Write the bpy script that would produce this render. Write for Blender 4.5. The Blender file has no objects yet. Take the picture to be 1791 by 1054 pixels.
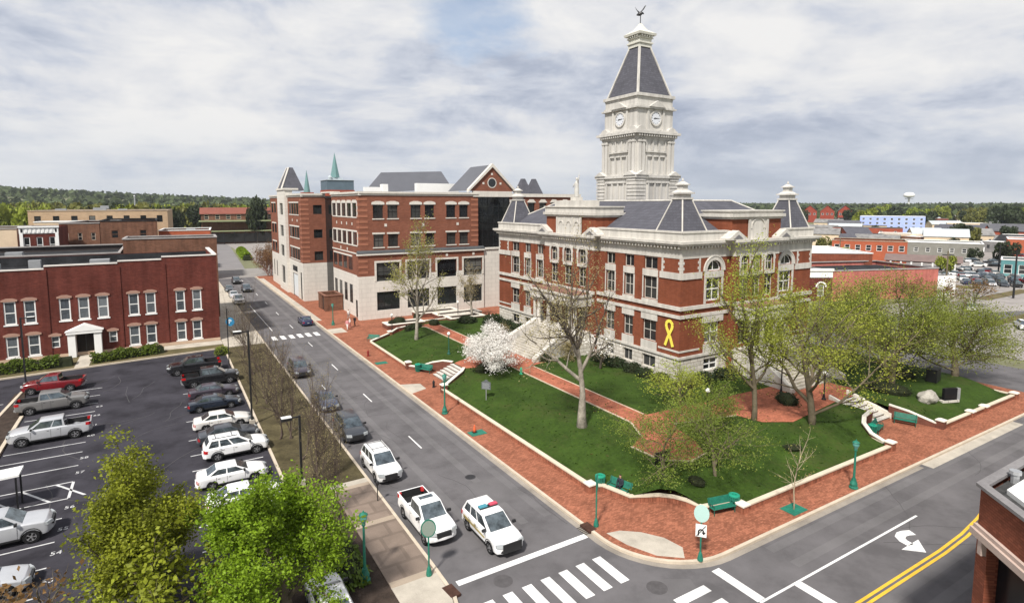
import bpy, bmesh, math, random
from mathutils import Vector, Matrix, noise as mn
PI = math.pi; R = math.radians
S = bpy.context.scene
C = S.collection
# ---------------------------------------------------------------- camera
cam = bpy.data.objects.new('camera', bpy.data.cameras.new('camera')); C.objects.link(cam)
cam.data.sensor_width = 36; cam.data.lens = 36 * 1014.5 / 1791
cam.data.shift_y = -68.5 / 1791
cam.data.clip_start = 0.5; cam.data.clip_end = 12000
cam.matrix_world = Matrix(((0.85574743, 0.05201009, -0.51477305, 0), (-0.51739379, 0.08602249, -0.85141282, 0),
                           (0, 0.99493471, 0.10052322, 20.5), (0, 0, 0, 1)))
S.camera = cam
# ---------------------------------------------------------------- sky, sun, exposure
SUN_EL, SUN_AZ = R(50), R(232)          # azimuth measured from +Y clockwise
wd = bpy.data.worlds.new('World'); S.world = wd; wd.use_nodes = True
nt = wd.node_tree; nt.nodes.clear()
def N(t, typ, **kw):
    n = t.nodes.new(typ)
    for k, v in kw.items():
        if k.startswith('i_'):
            k = k[2:]; k = int(k) if k.isdigit() else k
            n.inputs[k].default_value = v
        else: setattr(n, k, v)
    return n
def ramp(t, fac, stops):
    r = t.nodes.new('ShaderNodeValToRGB'); e = r.color_ramp.elements
    while len(e) < len(stops): e.new(.5)
    for q, (p, c) in zip(e, stops): q.position = p; q.color = (*c, 1) if len(c) == 3 else c
    t.links.new(fac, r.inputs[0]); return r.outputs[0]
def math_(t, op, a, b=None, clamp=False):
    n = t.nodes.new('ShaderNodeMath'); n.operation = op; n.use_clamp = clamp
    for k, v in enumerate((a, b)):
        if v is None: continue
        if isinstance(v, (int, float)): n.inputs[k].default_value = v
        else: t.links.new(v, n.inputs[k])
    return n.outputs[0]
def build_sky():
    t = nt; L = t.links.new
    sky = N(t, 'ShaderNodeTexSky', sky_type='NISHITA', sun_disc=False, sun_elevation=SUN_EL, sun_rotation=SUN_AZ)
    b1 = N(t, 'ShaderNodeBackground', i_Strength=0.11); L(sky.outputs[0], b1.inputs[0])
    tc = N(t, 'ShaderNodeTexCoord'); sp = N(t, 'ShaderNodeSeparateXYZ'); L(tc.outputs['Generated'], sp.inputs[0])
    zc = math_(t, 'ADD', math_(t, 'MAXIMUM', sp.outputs[2], 0.0), 0.10)
    cb = N(t, 'ShaderNodeCombineXYZ'); L(math_(t, 'DIVIDE', sp.outputs[0], zc), cb.inputs[0]); L(math_(t, 'DIVIDE', sp.outputs[1], zc), cb.inputs[1])
    # broken puffy cloud: noise over the sky dome, flattened a little, with broad banks of light and shade
    mp = N(t, 'ShaderNodeMapping'); mp.inputs['Rotation'].default_value = (0, 0, R(31)); mp.inputs['Scale'].default_value = (1.0, 1.0, 2.5); mp.inputs['Location'].default_value = (1.3, 4.2, .35)
    L(tc.outputs['Generated'], mp.inputs[0])
    mq = N(t, 'ShaderNodeMapping'); mq.inputs['Rotation'].default_value = (0, 0, R(31)); mq.inputs['Scale'].default_value = (.6, 1, 1); mq.inputs['Location'].default_value = (3.3, 1.2, 0); L(cb.outputs[0], mq.inputs[0])
    n1 = N(t, 'ShaderNodeTexNoise', i_Scale=4.8, i_Detail=13.0, i_Roughness=.62, i_Distortion=.3); L(mp.outputs[0], n1.inputs[0])
    n2 = N(t, 'ShaderNodeTexNoise', i_Scale=2.1, i_Detail=4.0, i_Roughness=.5); L(mp.outputs[0], n2.inputs[0])
    n0 = N(t, 'ShaderNodeTexNoise', i_Scale=.8, i_Detail=8.0, i_Roughness=.58); L(mq.outputs[0], n0.inputs[0])
    s = math_(t, 'ADD', math_(t, 'ADD', math_(t, 'MULTIPLY', n1.outputs[0], .42), math_(t, 'MULTIPLY', n2.outputs[0], .33)), math_(t, 'MULTIPLY', n0.outputs[0], .25))
    cloud = ramp(t, s, [(.36, (.43, .49, .63)), (.43, (.58, .64, .78)), (.48, (.80, .845, .95)), (.515, (.97, .985, 1.03)), (.58, (1.14, 1.13, 1.12))])
    # clouds thin to a pale band at the horizon
    hz = ramp(t, sp.outputs[2], [(0.0, (1, 1, 1)), (.035, (.75, .75, .75)), (.13, (0, 0, 0))])
    mxh = N(t, 'ShaderNodeMixRGB'); L(math_(t, 'MULTIPLY', hz, .55), mxh.inputs[0]); L(cloud, mxh.inputs[1]); mxh.inputs[2].default_value = (.80, .87, .96, 1)
    b2 = N(t, 'ShaderNodeBackground', i_Strength=.585); L(mxh.outputs[0], b2.inputs[0])
    # a blue gap high over the street and thin spots elsewhere
    dt = N(t, 'ShaderNodeVectorMath', operation='DOT_PRODUCT'); L(tc.outputs['Generated'], dt.inputs[0])
    dt.inputs[1].default_value = Vector((.457, .835, .306)).normalized()
    near = math_(t, 'MULTIPLY', math_(t, 'SUBTRACT', dt.outputs['Value'], .988), 1 / .012, True)
    n3 = N(t, 'ShaderNodeTexNoise', i_Scale=7., i_Detail=9.0, i_Roughness=.62); L(mp.outputs[0], n3.inputs[0])
    gap = ramp(t, math_(t, 'ADD', math_(t, 'MULTIPLY', near, .34), math_(t, 'MULTIPLY', n3.outputs[0], .62)), [(.47, (0, 0, 0)), (.66, (1, 1, 1))])
    mx = N(t, 'ShaderNodeMixShader'); L(math_(t, 'MULTIPLY', gap, .6), mx.inputs[0]); L(b2.outputs[0], mx.inputs[1]); L(b1.outputs[0], mx.inputs[2])
    o = N(t, 'ShaderNodeOutputWorld'); L(mx.outputs[0], o.inputs[0])
build_sky()
sl = bpy.data.lights.new('sun', 'SUN'); sl.energy = 4.4; sl.angle = R(5); sl.color = (1, .95, .88)
so = bpy.data.objects.new('sun', sl); C.objects.link(so)
sd = Vector((math.sin(SUN_AZ) * math.cos(SUN_EL), math.cos(SUN_AZ) * math.cos(SUN_EL), math.sin(SUN_EL)))
so.rotation_euler = sd.to_track_quat('Z', 'Y').to_euler(); so.location = (0, 0, 300)
S.view_settings.view_transform = 'Standard'; S.view_settings.look = 'None'; S.view_settings.exposure = 0.42; S.view_settings.gamma = 1
# ---------------------------------------------------------------- materials
MATS = {}
def mat(name, col=(.5, .5, .5), rough=.8, var=.18, scale=.6, fine=9., spec=.14, metal=0., bump=0., brick=None, wall=True, trans=None, objvar=0, col2=None, blinds=None, worn=None, bumps=30., streak=0, stain=0):
    """one procedural material: base colour broken up by two noises, optional brick courses (w, h, mortar colour, contrast)"""
    if name in MATS: return MATS[name]
    m = bpy.data.materials.new(name); MATS[name] = m; m.use_nodes = True; t = m.node_tree; L = t.links.new
    bs = t.nodes['Principled BSDF']; bs.inputs['Roughness'].default_value = rough; bs.inputs['Specular IOR Level'].default_value = spec; bs.inputs['Metallic'].default_value = metal
    tc = N(t, 'ShaderNodeTexCoord'); src = tc.outputs['Object']
    n1 = N(t, 'ShaderNodeTexNoise', i_Scale=scale, i_Detail=5., i_Roughness=.6); L(src, n1.inputs[0])
    n2 = N(t, 'ShaderNodeTexNoise', i_Scale=fine, i_Detail=3., i_Roughness=.7); L(src, n2.inputs[0])
    f = math_(t, 'ADD', math_(t, 'MULTIPLY', n1.outputs[0], .6), math_(t, 'MULTIPLY', n2.outputs[0], .4))
    c1 = tuple(max(0, x * (1 - var * 1.6)) for x in col); c2 = tuple(min(1, x * (1 + var * 1.6)) for x in (col2 or col))
    out = ramp(t, f, [(.28, c1), (.72, c2)])
    if brick:
        w, h, mc, con = brick
        s = N(t, 'ShaderNodeSeparateXYZ'); L(src, s.inputs[0]); cb = N(t, 'ShaderNodeCombineXYZ')
        if wall:
            L(math_(t, 'ADD', s.outputs[0], s.outputs[1]), cb.inputs[0]); L(s.outputs[2], cb.inputs[1])
        else:
            L(s.outputs[0], cb.inputs[0]); L(s.outputs[1], cb.inputs[1])
        br = N(t, 'ShaderNodeTexBrick'); br.inputs['Scale'].default_value = 1; br.inputs['Brick Width'].default_value = w; br.inputs['Row Height'].default_value = h
        br.inputs['Mortar Size'].default_value = h * .09; br.inputs['Mortar Smooth'].default_value = .3
        br.inputs['Color1'].default_value = (1 - con, 1 - con, 1 - con, 1); br.inputs['Color2'].default_value = (1 + con, 1 + con, 1 + con, 1)
        br.inputs['Mortar'].default_value = (*mc, 1); L(cb.outputs[0], br.inputs[0])
        mu = N(t, 'ShaderNodeMixRGB', blend_type='MULTIPLY'); mu.inputs[0].default_value = 1; L(out, mu.inputs[1]); L(br.outputs[0], mu.inputs[2]); out = mu.outputs[0]
    if streak:   # vertical rain streaks and weather bands
        mp = N(t, 'ShaderNodeMapping'); mp.inputs['Scale'].default_value = (1.6, 1.6, .12); L(src, mp.inputs[0])
        n4 = N(t, 'ShaderNodeTexNoise', i_Scale=1.0, i_Detail=4.); L(mp.outputs[0], n4.inputs[0])
        k = ramp(t, n4.outputs[0], [(.35, (1 - streak,) * 3), (.6, (1, 1, 1))])
        mu = N(t, 'ShaderNodeMixRGB', blend_type='MULTIPLY'); mu.inputs[0].default_value = 1; L(out, mu.inputs[1]); L(k, mu.inputs[2]); out = mu.outputs[0]
    if stain:    # dark blotches: oil, damp
        n5 = N(t, 'ShaderNodeTexNoise', i_Scale=.35, i_Detail=6., i_Roughness=.65); L(src, n5.inputs[0])
        k = ramp(t, n5.outputs[0], [(.36, (1 - stain,) * 3), (.5, (1, 1, 1)), (.66, (1 + stain * .6,) * 3)])
        mu = N(t, 'ShaderNodeMixRGB', blend_type='MULTIPLY'); mu.inputs[0].default_value = 1; L(out, mu.inputs[1]); L(k, mu.inputs[2]); out = mu.outputs[0]
    if worn:     # thin, dry or bare patches in the turf
        n6 = N(t, 'ShaderNodeTexNoise', i_Scale=.22, i_Detail=7., i_Roughness=.68); L(src, n6.inputs[0]); n7 = N(t, 'ShaderNodeTexNoise', i_Scale=3.2, i_Detail=4.); L(src, n7.inputs[0])
        k = ramp(t, math_(t, 'ADD', math_(t, 'MULTIPLY', n6.outputs[0], .7), math_(t, 'MULTIPLY', n7.outputs[0], .3)), [(.52, (0, 0, 0)), (.66, (1, 1, 1))])
        mu = N(t, 'ShaderNodeMixRGB'); L(math_(t, 'MULTIPLY', k, .75), mu.inputs[0]); L(out, mu.inputs[1]); mu.inputs[2].default_value = (*worn, 1); out = mu.outputs[0]
    if blinds:   # some rooms have blinds down or lighter curtains
        oi = N(t, 'ShaderNodeObjectInfo'); k = ramp(t, oi.outputs['Random'], [(.0, (0, 0, 0)), (.55, (.06, .06, .06)), (.70, (.35, .35, .35)), (.84, (.1, .1, .1)), (1., (1, 1, 1))])
        mu = N(t, 'ShaderNodeMixRGB'); L(k, mu.inputs[0]); L(out, mu.inputs[1]); mu.inputs[2].default_value = (*blinds, 1); out = mu.outputs[0]
    if objvar:
        oi = N(t, 'ShaderNodeObjectInfo'); hs = N(t, 'ShaderNodeHueSaturation')
        L(math_(t, 'ADD', math_(t, 'MULTIPLY', oi.outputs['Random'], .05 * objvar), .5 - .025 * objvar), hs.inputs['Hue'])
        L(math_(t, 'ADD', math_(t, 'MULTIPLY', oi.outputs['Random'], .6 * objvar), 1 - .3 * objvar), hs.inputs['Value']); L(out, hs.inputs['Color']); out = hs.outputs[0]
    L(out, bs.inputs['Base Color'])
    if bump:
        n3 = N(t, 'ShaderNodeTexNoise', i_Scale=bumps, i_Detail=4.); L(src, n3.inputs[0])
        bp = N(t, 'ShaderNodeBump', i_Strength=bump); bp.inputs['Distance'].default_value = .05; L(n3.outputs[0], bp.inputs['Height']); L(bp.outputs[0], bs.inputs['Normal'])
    if trans:
        tr = N(t, 'ShaderNodeBsdfTranslucent'); L(out, tr.inputs[0]); mx = N(t, 'ShaderNodeMixShader'); mx.inputs[0].default_value = trans
        L(bs.outputs[0], mx.inputs[1]); L(tr.outputs[0], mx.inputs[2]); L(mx.outputs[0], t.nodes['Material Output'].inputs[0])
    return m
def paint(name, col, rough=.28, coat=.6, metal=0.):
    if name in MATS: return MATS[name]
    m = mat(name, col, rough, .05, 1.5, 20., .5, metal); m.node_tree.nodes['Principled BSDF'].inputs['Coat Weight'].default_value = coat
    m.node_tree.nodes['Principled BSDF'].inputs['Coat Roughness'].default_value = .08
    return m
MK = lambda: None
ASPH = mat('street_asphalt', (.122, .116, .120), .92, .12, .25, 30., .08, stain=.2, bump=.15, bumps=60)
LOTA = mat('lot_asphalt', (.042, .040, .048), .92, .18, .22, 25., .06, stain=.34, bump=.15, bumps=60)
CONC = mat('concrete', (.42, .38, .32), .9, .14, .7, 14., .25, stain=.12)
KERB = mat('kerb_concrete', (.50, .43, .34), .9, .14, 1.2, 16., .25)
BROWNP = mat('brown_paving', (.20, .155, .125), .9, .14, .6, 14., .25, brick=(1.5, 1.5, (.8, .8, .8), .05), wall=False, stain=.15)
PAVE = mat('brick_paving', (.285, .112, .068), .92, .2, .9, 7., .08, brick=(.26, .12, (.68, .64, .62), .26), wall=False, stain=.14)
GRASS = mat('lawn_grass', (.026, .053, .007), .95, .28, .5, 4., .15, bump=.7, bumps=16, col2=(.034, .063, .009), stain=.10, worn=(.055, .065, .018))
WILD = mat('rough_grass', (.10, .105, .045), .95, .3, .4, 5., .1, bump=.5, bumps=18, col2=(.13, .10, .055), stain=.2)
MULCH = mat('mulch', (.050, .037, .030), .95, .4, 1.5, 14., .1, bump=.8, bumps=14)
WPAINT = mat('white_road_paint', (.70, .70, .69), .8, .12, 1.8, 25., .1, stain=.22)
OLDP = mat('worn_road_paint', (.50, .50, .50), .85, .2, 2., 25., .1, stain=.3)
YPAINT = mat('yellow_road_paint', (.72, .43, .04), .7, .1, 1.5, 20., .3, stain=.12)
CHB = mat('courthouse_brick', (.205, .066, .036), .88, .18, .35, 7., .08, brick=(.42, .14, (.9, .88, .86), .10), streak=.15)
CHW = mat('courthouse_limestone', (.555, .53, .485), .85, .09, .5, 6., .1, streak=.2)
RUST = mat('rusticated_stone', (.56, .53, .475), .85, .14, .8, 5., .3, brick=(1.1, .48, (.55, .52, .48), .10), bump=.5, bumps=8)
TWW = mat('tower_stone', (.545, .525, .49), .85, .08, .4, 5., .1, streak=.22)
SLATE = mat('slate_roof', (.082, .082, .098), .78, .12, .5, 5., .3, brick=(.5, .3, (.75, .75, .75), .14))
ANB = mat('annex_brick', (.210, .086, .056), .88, .16, .5, 7., .08, brick=(.5, .17, (.9, .86, .84), .12))
ANW = mat('annex_limestone', (.62, .59, .535), .8, .06, .4, 6., .3, brick=(1.6, .8, (.9, .9, .9), .02), streak=.06)
LFB = mat('dark_red_brick', (.128, .038, .029), .88, .16, .3, 7., .08, brick=(.44, .15, (.90, .88, .88), .16), streak=.22, stain=.10)
CNB = mat('corner_brick', (.20, .062, .034), .85, .16, .8, 8., .25, brick=(.30, .105, (.62, .5, .45), .20))
WHITE = mat('white_trim_paint', (.78, .78, .76), .5, .04, 1., 12., .4)
CREAM = mat('cream_stucco', (.62, .50, .36), .85, .1, .5, 6.)
TANB = mat('tan_brick', (.43, .31, .20), .85, .1, .4, 6., brick=(.5, .2, (.9, .9, .9), .08))
BRNB = mat('weathered_brown_brick', (.17, .085, .055), .85, .2, .5, 6., brick=(.5, .2, (.9, .9, .9), .15), streak=.25)
PINK = mat('pink_painted_brick', (.46, .155, .125), .85, .12, .25, 5., brick=(.5, .2, (.92, .92, .92), .06), streak=.2, stain=.12)
BLUEW = mat('blue_cladding', (.36, .44, .80), .7, .08, .4, 6.)
REDB = mat('red_brick_far', (.30, .075, .045), .85, .15, .3, 4.)
DROOF = mat('dark_roofing', (.034, .035, .038), .95, .3, .5, 8., .04, stain=.4)
GROOF = mat('grey_roofing', (.20, .195, .19), .85, .2, .5, 8., stain=.3)
WROOF = mat('white_membrane', (.72, .72, .70), .7, .06, .4, 6., stain=.08)
MROOF = mat('metal_seam_roof', (.20, .205, .23), .45, .1, .4, 4., .5, .3, brick=(.6, 40., (.6, .6, .6), .05), wall=False)
GLASS = mat('dark_window_glass', (.012, .014, .016), .07, .3, 1.0, 3., .5, blinds=(.13, .13, .12))
GLASS0 = mat('curtain_wall_glass', (.010, .012, .013), .06, .4, .4, 2., .5)
GLASS2 = mat('painted_sky_glass', (.06, .07, .08), .06, .5, 1.6, 3., .8, blinds=(.24, .26, .27))  # pale bluish tone paints the reflected sky into the panes
BLACK = mat('black_metal', (.014, .014, .015), .45, .1, 2., 12., .4)
GREEN = mat('green_painted_iron', (.014, .155, .105), .5, .3, 2., 12., .5)
DGREEN = mat('dark_green_iron', (.01, .085, .06), .5, .12, 2., 12., .5)
STEEL = mat('galvanised_steel', (.36, .37, .38), .5, .1, 2., 12., .5, .4)
BRONZE = mat('dark_bronze', (.02, .02, .022), .5, .2, 2., 10., .4)
COPPER = mat('verdigris_copper', (.14, .25, .25), .7, .14, .4, 5.)
TYRE = mat('tyre_rubber', (.012, .012, .013), .85, .1, 3., 20., .2)
RIM = mat('alloy_rim', (.42, .42, .43), .35, .08, 5., 20., .5, .7)
TRIM = mat('black_plastic', (.016, .016, .017), .55, .1, 4., 20., .4)
CGLASS = mat('car_glass', (.15, .18, .195), .06, .6, 1.4, 3.5, .6, .75)
LAMPG = mat('headlamp_glass', (.34, .36, .37), .15, .06, 6., 20., .6)
TAILR = mat('tail_lamp_red', (.42, .012, .014), .2, .1, 6., 20., .5)
GLOBE = mat('white_lamp_globe', (.80, .79, .74), .35, .03, 4., 20., .5)
# ---------------------------------------------------------------- mesh builder
class F:                                            # a wall plane: axis '-X','+X','-Y','+Y', position
    def __init__(s, ax, pos): s.ax = ax; s.pos = pos; s.th = {'-X': -PI / 2, '+X': PI / 2, '-Y': 0, '+Y': PI}[ax]
    def W(s, u, d, z):
        a = s.ax
        if a == '-X': return (s.pos - d, u, z)
        if a == '+X': return (s.pos + d, u, z)
        if a == '-Y': return (u, s.pos - d, z)
        return (u, s.pos + d, z)
class FR:                                           # a wall plane at any angle, u along, d outward
    def __init__(s, x, y, th): s.x, s.y, s.th = x, y, th
    def W(s, u, d, z):
        c, q = math.cos(s.th), math.sin(s.th)
        return (s.x + u * c + d * q, s.y + u * q - d * c, z)
class MB:
    def __init__(s): s.v = []; s.f = []; s.m = []
    def add(s, vs, fs, mi=0):
        o = len(s.v); s.v += [tuple(p) for p in vs]
        for f in fs: s.f.append(tuple(i + o for i in f)); s.m.append(mi)
        return s
    def face(s, pts, mi=0): return s.add(pts, [tuple(range(len(pts)))], mi)
    def hexa(s, p, mi=0): return s.add(p, [(3, 2, 1, 0), (4, 5, 6, 7), (0, 1, 5, 4), (1, 2, 6, 5), (2, 3, 7, 6), (3, 0, 4, 7)], mi)
    def box(s, x0, y0, z0, x1, y1, z1, mi=0):
        return s.hexa([(x0, y0, z0), (x1, y0, z0), (x1, y1, z0), (x0, y1, z0), (x0, y0, z1), (x1, y0, z1), (x1, y1, z1), (x0, y1, z1)], mi)
    def cb(s, cx, cy, z0, hx, hy, z1, mi=0): return s.box(cx - hx, cy - hy, z0, cx + hx, cy + hy, z1, mi)
    def frust(s, cx, cy, z0, hx0, hy0, z1, hx1, hy1, mi=0):
        return s.hexa([(cx - hx0, cy - hy0, z0), (cx + hx0, cy - hy0, z0), (cx + hx0, cy + hy0, z0), (cx - hx0, cy + hy0, z0),
                       (cx - hx1, cy - hy1, z1), (cx + hx1, cy - hy1, z1), (cx + hx1, cy + hy1, z1), (cx - hx1, cy + hy1, z1)], mi)
    def fb(s, f, u0, u1, z0, z1, d0, d1, mi=0):     # box on a wall plane
        W = f.W
        return s.hexa([W(u0, d1, z0), W(u1, d1, z0), W(u1, d0, z0), W(u0, d0, z0), W(u0, d1, z1), W(u1, d1, z1), W(u1, d0, z1), W(u0, d0, z1)], mi)
    def prism(s, poly, z0, z1, mi=0):
        n = len(poly)
        s.add([(x, y, z0) for x, y in poly] + [(x, y, z1) for x, y in poly],
              [tuple(range(n - 1, -1, -1)), tuple(range(n, 2 * n))] + [(i, (i + 1) % n, n + (i + 1) % n, n + i) for i in range(n)], mi); return s
    def fprism(s, f, pts, d0, d1, mi=0):            # polygon (u,z) on a wall plane, thick d0..d1
        n = len(pts)
        s.add([f.W(u, d1, z) for u, z in pts] + [f.W(u, d0, z) for u, z in pts],
              [tuple(range(n)), tuple(range(2 * n - 1, n - 1, -1))] + [((i + 1) % n, i, n + i, n + (i + 1) % n) for i in range(n)], mi); return s
    def ring(s, x0, y0, x1, y1, z0, z1, o=.3, i=.3, mi=0):   # band round a rectangle
        A = [(x0 - o, y0 - o), (x1 + o, y0 - o), (x1 + o, y1 + o), (x0 - o, y1 + o)]; B = [(x0 + i, y0 + i), (x1 - i, y0 + i), (x1 - i, y1 - i), (x0 + i, y1 - i)]
        vs = [(x, y, z0) for x, y in A] + [(x, y, z1) for x, y in A] + [(x, y, z0) for x, y in B] + [(x, y, z1) for x, y in B]
        fs = []
        for k in range(4):
            n = (k + 1) % 4
            fs += [(k, n, 4 + n, 4 + k), (4 + k, 4 + n, 12 + n, 12 + k), (8 + n, 8 + k, 12 + k, 12 + n), (n, k, 8 + k, 8 + n)]
        return s.add(vs, fs, mi)
    def wall(s, f, u0, u1, z0, z1, holes=(), dep=.3, mi=0, rmi=None):
        us = sorted({u0, u1, *[h[0] for h in holes], *[h[1] for h in holes]}); zs = sorted({z0, z1, *[h[2] for h in holes], *[h[3] for h in holes]})
        us = [u for u in us if u0 <= u <= u1]; zs = [z for z in zs if z0 <= z <= z1]
        ins = lambda u, z: any(h[0] < u < h[1] and h[2] < z < h[3] for h in holes)
        for a, b in zip(us, us[1:]):
            for c, d in zip(zs, zs[1:]):
                if not ins((a + b) / 2, (c + d) / 2): s.face([f.W(a, 0, c), f.W(b, 0, c), f.W(b, 0, d), f.W(a, 0, d)], mi)
        for a, b, c, d in [h[:4] for h in holes]:
            P = [(a, c), (b, c), (b, d), (a, d)]
            for k in range(4):
                (p, q), (r, t) = P[k], P[(k + 1) % 4]
                s.face([f.W(p, 0, q), f.W(r, 0, t), f.W(r, -dep, t), f.W(p, -dep, q)], mi if rmi is None else rmi)
        return s
    def span(s, f, uc, zs, r, d=0., mi=0, n=10):    # spandrels over a round arch
        for sg in (-1, 1):
            c = f.W(uc + sg * r, d, zs + r)
            pts = [f.W(uc + sg * r * math.cos(k * PI / 2 / n), d, zs + r * math.sin(k * PI / 2 / n)) for k in range(n + 1)]
            for a, b in zip(pts, pts[1:]): s.face([c, a, b], mi)
        return s
    def arch(s, f, uc, zs, r0, r1, d0, d1, mi=0, n=14, a0=0., a1=PI):
        for k in range(n):
            a, b = a0 + (a1 - a0) * k / n, a0 + (a1 - a0) * (k + 1) / n
            s.fprism(f, [(uc + r0 * math.cos(a), zs + r0 * math.sin(a)), (uc + r1 * math.cos(a), zs + r1 * math.sin(a)),
                         (uc + r1 * math.cos(b), zs + r1 * math.sin(b)), (uc + r0 * math.cos(b), zs + r0 * math.sin(b))], d0, d1, mi)
        return s
    def tube(s, pts, rad, n=6, mi=0, cap=True):
        pts = [Vector(p) for p in pts]; o = len(s.v); k = len(pts); ref = None
        for i, p in enumerate(pts):
            d = (pts[min(i + 1, k - 1)] - pts[max(i - 1, 0)])
            d = d.normalized() if d.length > 1e-9 else Vector((0, 0, 1))
            a = d.cross(Vector((0, 0, 1)) if abs(d.z) < .9 else Vector((1, 0, 0))) if ref is None else ref - d * ref.dot(d)
            if a.length < 1e-6: a = d.orthogonal()
            a.normalize(); ref = a; b = d.cross(a)
            r = rad[i] if isinstance(rad, (list, tuple)) else rad
            for j in range(n):
                t = 2 * PI * j / n; q = p + a * (r * math.cos(t)) + b * (r * math.sin(t)); s.v.append((q.x, q.y, q.z))
        for i in range(k - 1):
            for j in range(n):
                s.f.append((o + i * n + j, o + i * n + (j + 1) % n, o + (i + 1) * n + (j + 1) % n, o + (i + 1) * n + j)); s.m.append(mi)
        if cap:
            s.f.append(tuple(o + j for j in range(n - 1, -1, -1))); s.m.append(mi)
            s.f.append(tuple(o + (k - 1) * n + j for j in range(n))); s.m.append(mi)
        return s
    def lathe(s, prof, cx=0, cy=0, z=0, n=12, mi=0):  # prof: (r, z)
        o = len(s.v)
        for r, h in prof:
            for j in range(n): s.v.append((cx + r * math.cos(2 * PI * j / n), cy + r * math.sin(2 * PI * j / n), z + h))
        for i in range(len(prof) - 1):
            for j in range(n):
                s.f.append((o + i * n + j, o + i * n + (j + 1) % n, o + (i + 1) * n + (j + 1) % n, o + (i + 1) * n + j)); s.m.append(mi)
        s.f.append(tuple(o + j for j in range(n - 1, -1, -1))); s.m.append(mi)
        s.f.append(tuple(o + (len(prof) - 1) * n + j for j in range(n))); s.m.append(mi)
        return s
    def mesh(s, name, mats, org=(0, 0, 0), smooth=False, bevel=0):
        me = bpy.data.meshes.new(name); ox, oy, oz = org
        me.from_pydata([(x - ox, y - oy, z - oz) for x, y, z in s.v], [], s.f)
        mats = mats if isinstance(mats, (list, tuple)) else [mats]
        for m in mats: me.materials.append(m)
        if len(mats) > 1: me.polygons.foreach_set('material_index', s.m)
        if bevel:
            bm = bmesh.new(); bm.from_mesh(me); bmesh.ops.remove_doubles(bm, verts=bm.verts, dist=1e-4); bmesh.ops.recalc_face_normals(bm, faces=bm.faces)
            ed = [e for e in bm.edges if len(e.link_faces) == 2 and e.calc_face_angle(0) > R(28)]
            bmesh.ops.bevel(bm, geom=ed, offset=bevel, segments=2, affect='EDGES', clamp_overlap=True, profile=.6); bm.to_mesh(me); bm.free()
        if smooth: me.shade_smooth()
        me.update(); return me
    def part(s, name, mats, parent=None, org=(0, 0, 0), smooth=False, bevel=0):
        o = bpy.data.objects.new(name, s.mesh(name, mats, org, smooth, bevel)); C.objects.link(o)
        if parent: o.parent = parent
        else: o.location = org
        return o
def tag(o, label, cat, group=None, kind=None):
    if label: o['label'] = label
    if cat: o['category'] = cat
    if group: o['group'] = group
    if kind: o['kind'] = kind
    return o
def thing(name, label, cat, loc=(0, 0, 0), rz=0., group=None):
    o = bpy.data.objects.new(name, None); C.objects.link(o); o.location = loc; o.rotation_euler = (0, 0, rz); o.empty_display_size = .3
    return tag(o, label, cat, group)
def struct(name, mb, mats, smooth=False):
    o = mb.part(name, mats, smooth=smooth); o['kind'] = 'structure'; return o
def dup(o, loc=None, rz=None, label=None, group=None, scale=None, parent=None, swap=None):
    c = o.copy(); C.objects.link(c); c.parent = parent
    if loc: c.location = loc
    if rz is not None: c.rotation_euler = (0, 0, rz)
    if scale: c.scale = scale if isinstance(scale, tuple) else (scale,) * 3
    if label: c['label'] = label
    if group: c['group'] = group
    if swap and c.data and c.data.materials and c.data.materials[0] in swap:
        for i, m in enumerate(c.data.materials):
            if m in swap:
                c.material_slots[i].link = 'OBJECT'; c.material_slots[i].material = swap[m]
    for ch in list(o.children): dup(ch, parent=c, swap=swap)
    return c
def place(me, name, parent, org, loc, rz):
    o = bpy.data.objects.new(name, me); C.objects.link(o); o.parent = parent
    o.location = (loc[0] - org[0], loc[1] - org[1], loc[2] - org[2]); o.rotation_euler = (0, 0, rz); return o
WC = {}
def window(f, u, z, w, h, T, org, nx=2, ny=2, fr=None, gl=None, dep=-.2, arch=False, fw=.07, sill=0, sillm=None, name='window', part=True):
    """a window: pane mesh with its frame as a child; local x along the wall, +y inward"""
    fr = fr or WHITE; gl = gl or GLASS; key = (round(w, 2), round(h, 2), nx, ny, fr.name, gl.name, arch, fw, sill)
    if key not in WC:
        a = MB(); b = MB(); L = FR(0, 0, 0); r = w / 2; zs = h - r if arch else h
        if arch:
            a.face([(-r, 0, 0), (r, 0, 0)] + [(r * math.cos(k * PI / 14), 0, zs + r * math.sin(k * PI / 14)) for k in range(15)])
            b.arch(L, 0, zs, r - fw, r, .0, .05)
        else:
            a.face([(-r, 0, 0), (r, 0, 0), (r, 0, h), (-r, 0, h)]); b.fb(L, -r + fw, r - fw, h - fw, h, .0, .05)
        b.fb(L, -r, -r + fw, 0, zs, 0, .05); b.fb(L, r - fw, r, 0, zs, 0, .05); b.fb(L, -r + fw, r - fw, 0, fw, 0, .05)
        for k in range(1, nx): x = -r + w * k / nx; b.fb(L, x - fw * .4, x + fw * .4, fw, h - fw, .002, .042)
        for k in range(1, ny): y = h * k / ny; b.fb(L, -r + fw, r - fw, y - fw * .4, y + fw * .4, .004, .046)
        c = None
        if sill:
            c = MB(); c.fb(L, -r - .12, r + .12, -.16, -.003, 0, sill); c = c.mesh('sill', sillm or fr)
        WC[key] = (a.mesh('pane', gl), b.mesh('window_frame', fr), c)
    pa, fm, sm = WC[key]
    o = place(pa, name, T, org, f.W(u, dep, z), f.th)
    q = bpy.data.objects.new('frame', fm); C.objects.link(q); q.parent = o
    if sm: q = bpy.data.objects.new('sill', sm); C.objects.link(q); q.parent = o; q.location = (0, 0, 0)
    return o
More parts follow.
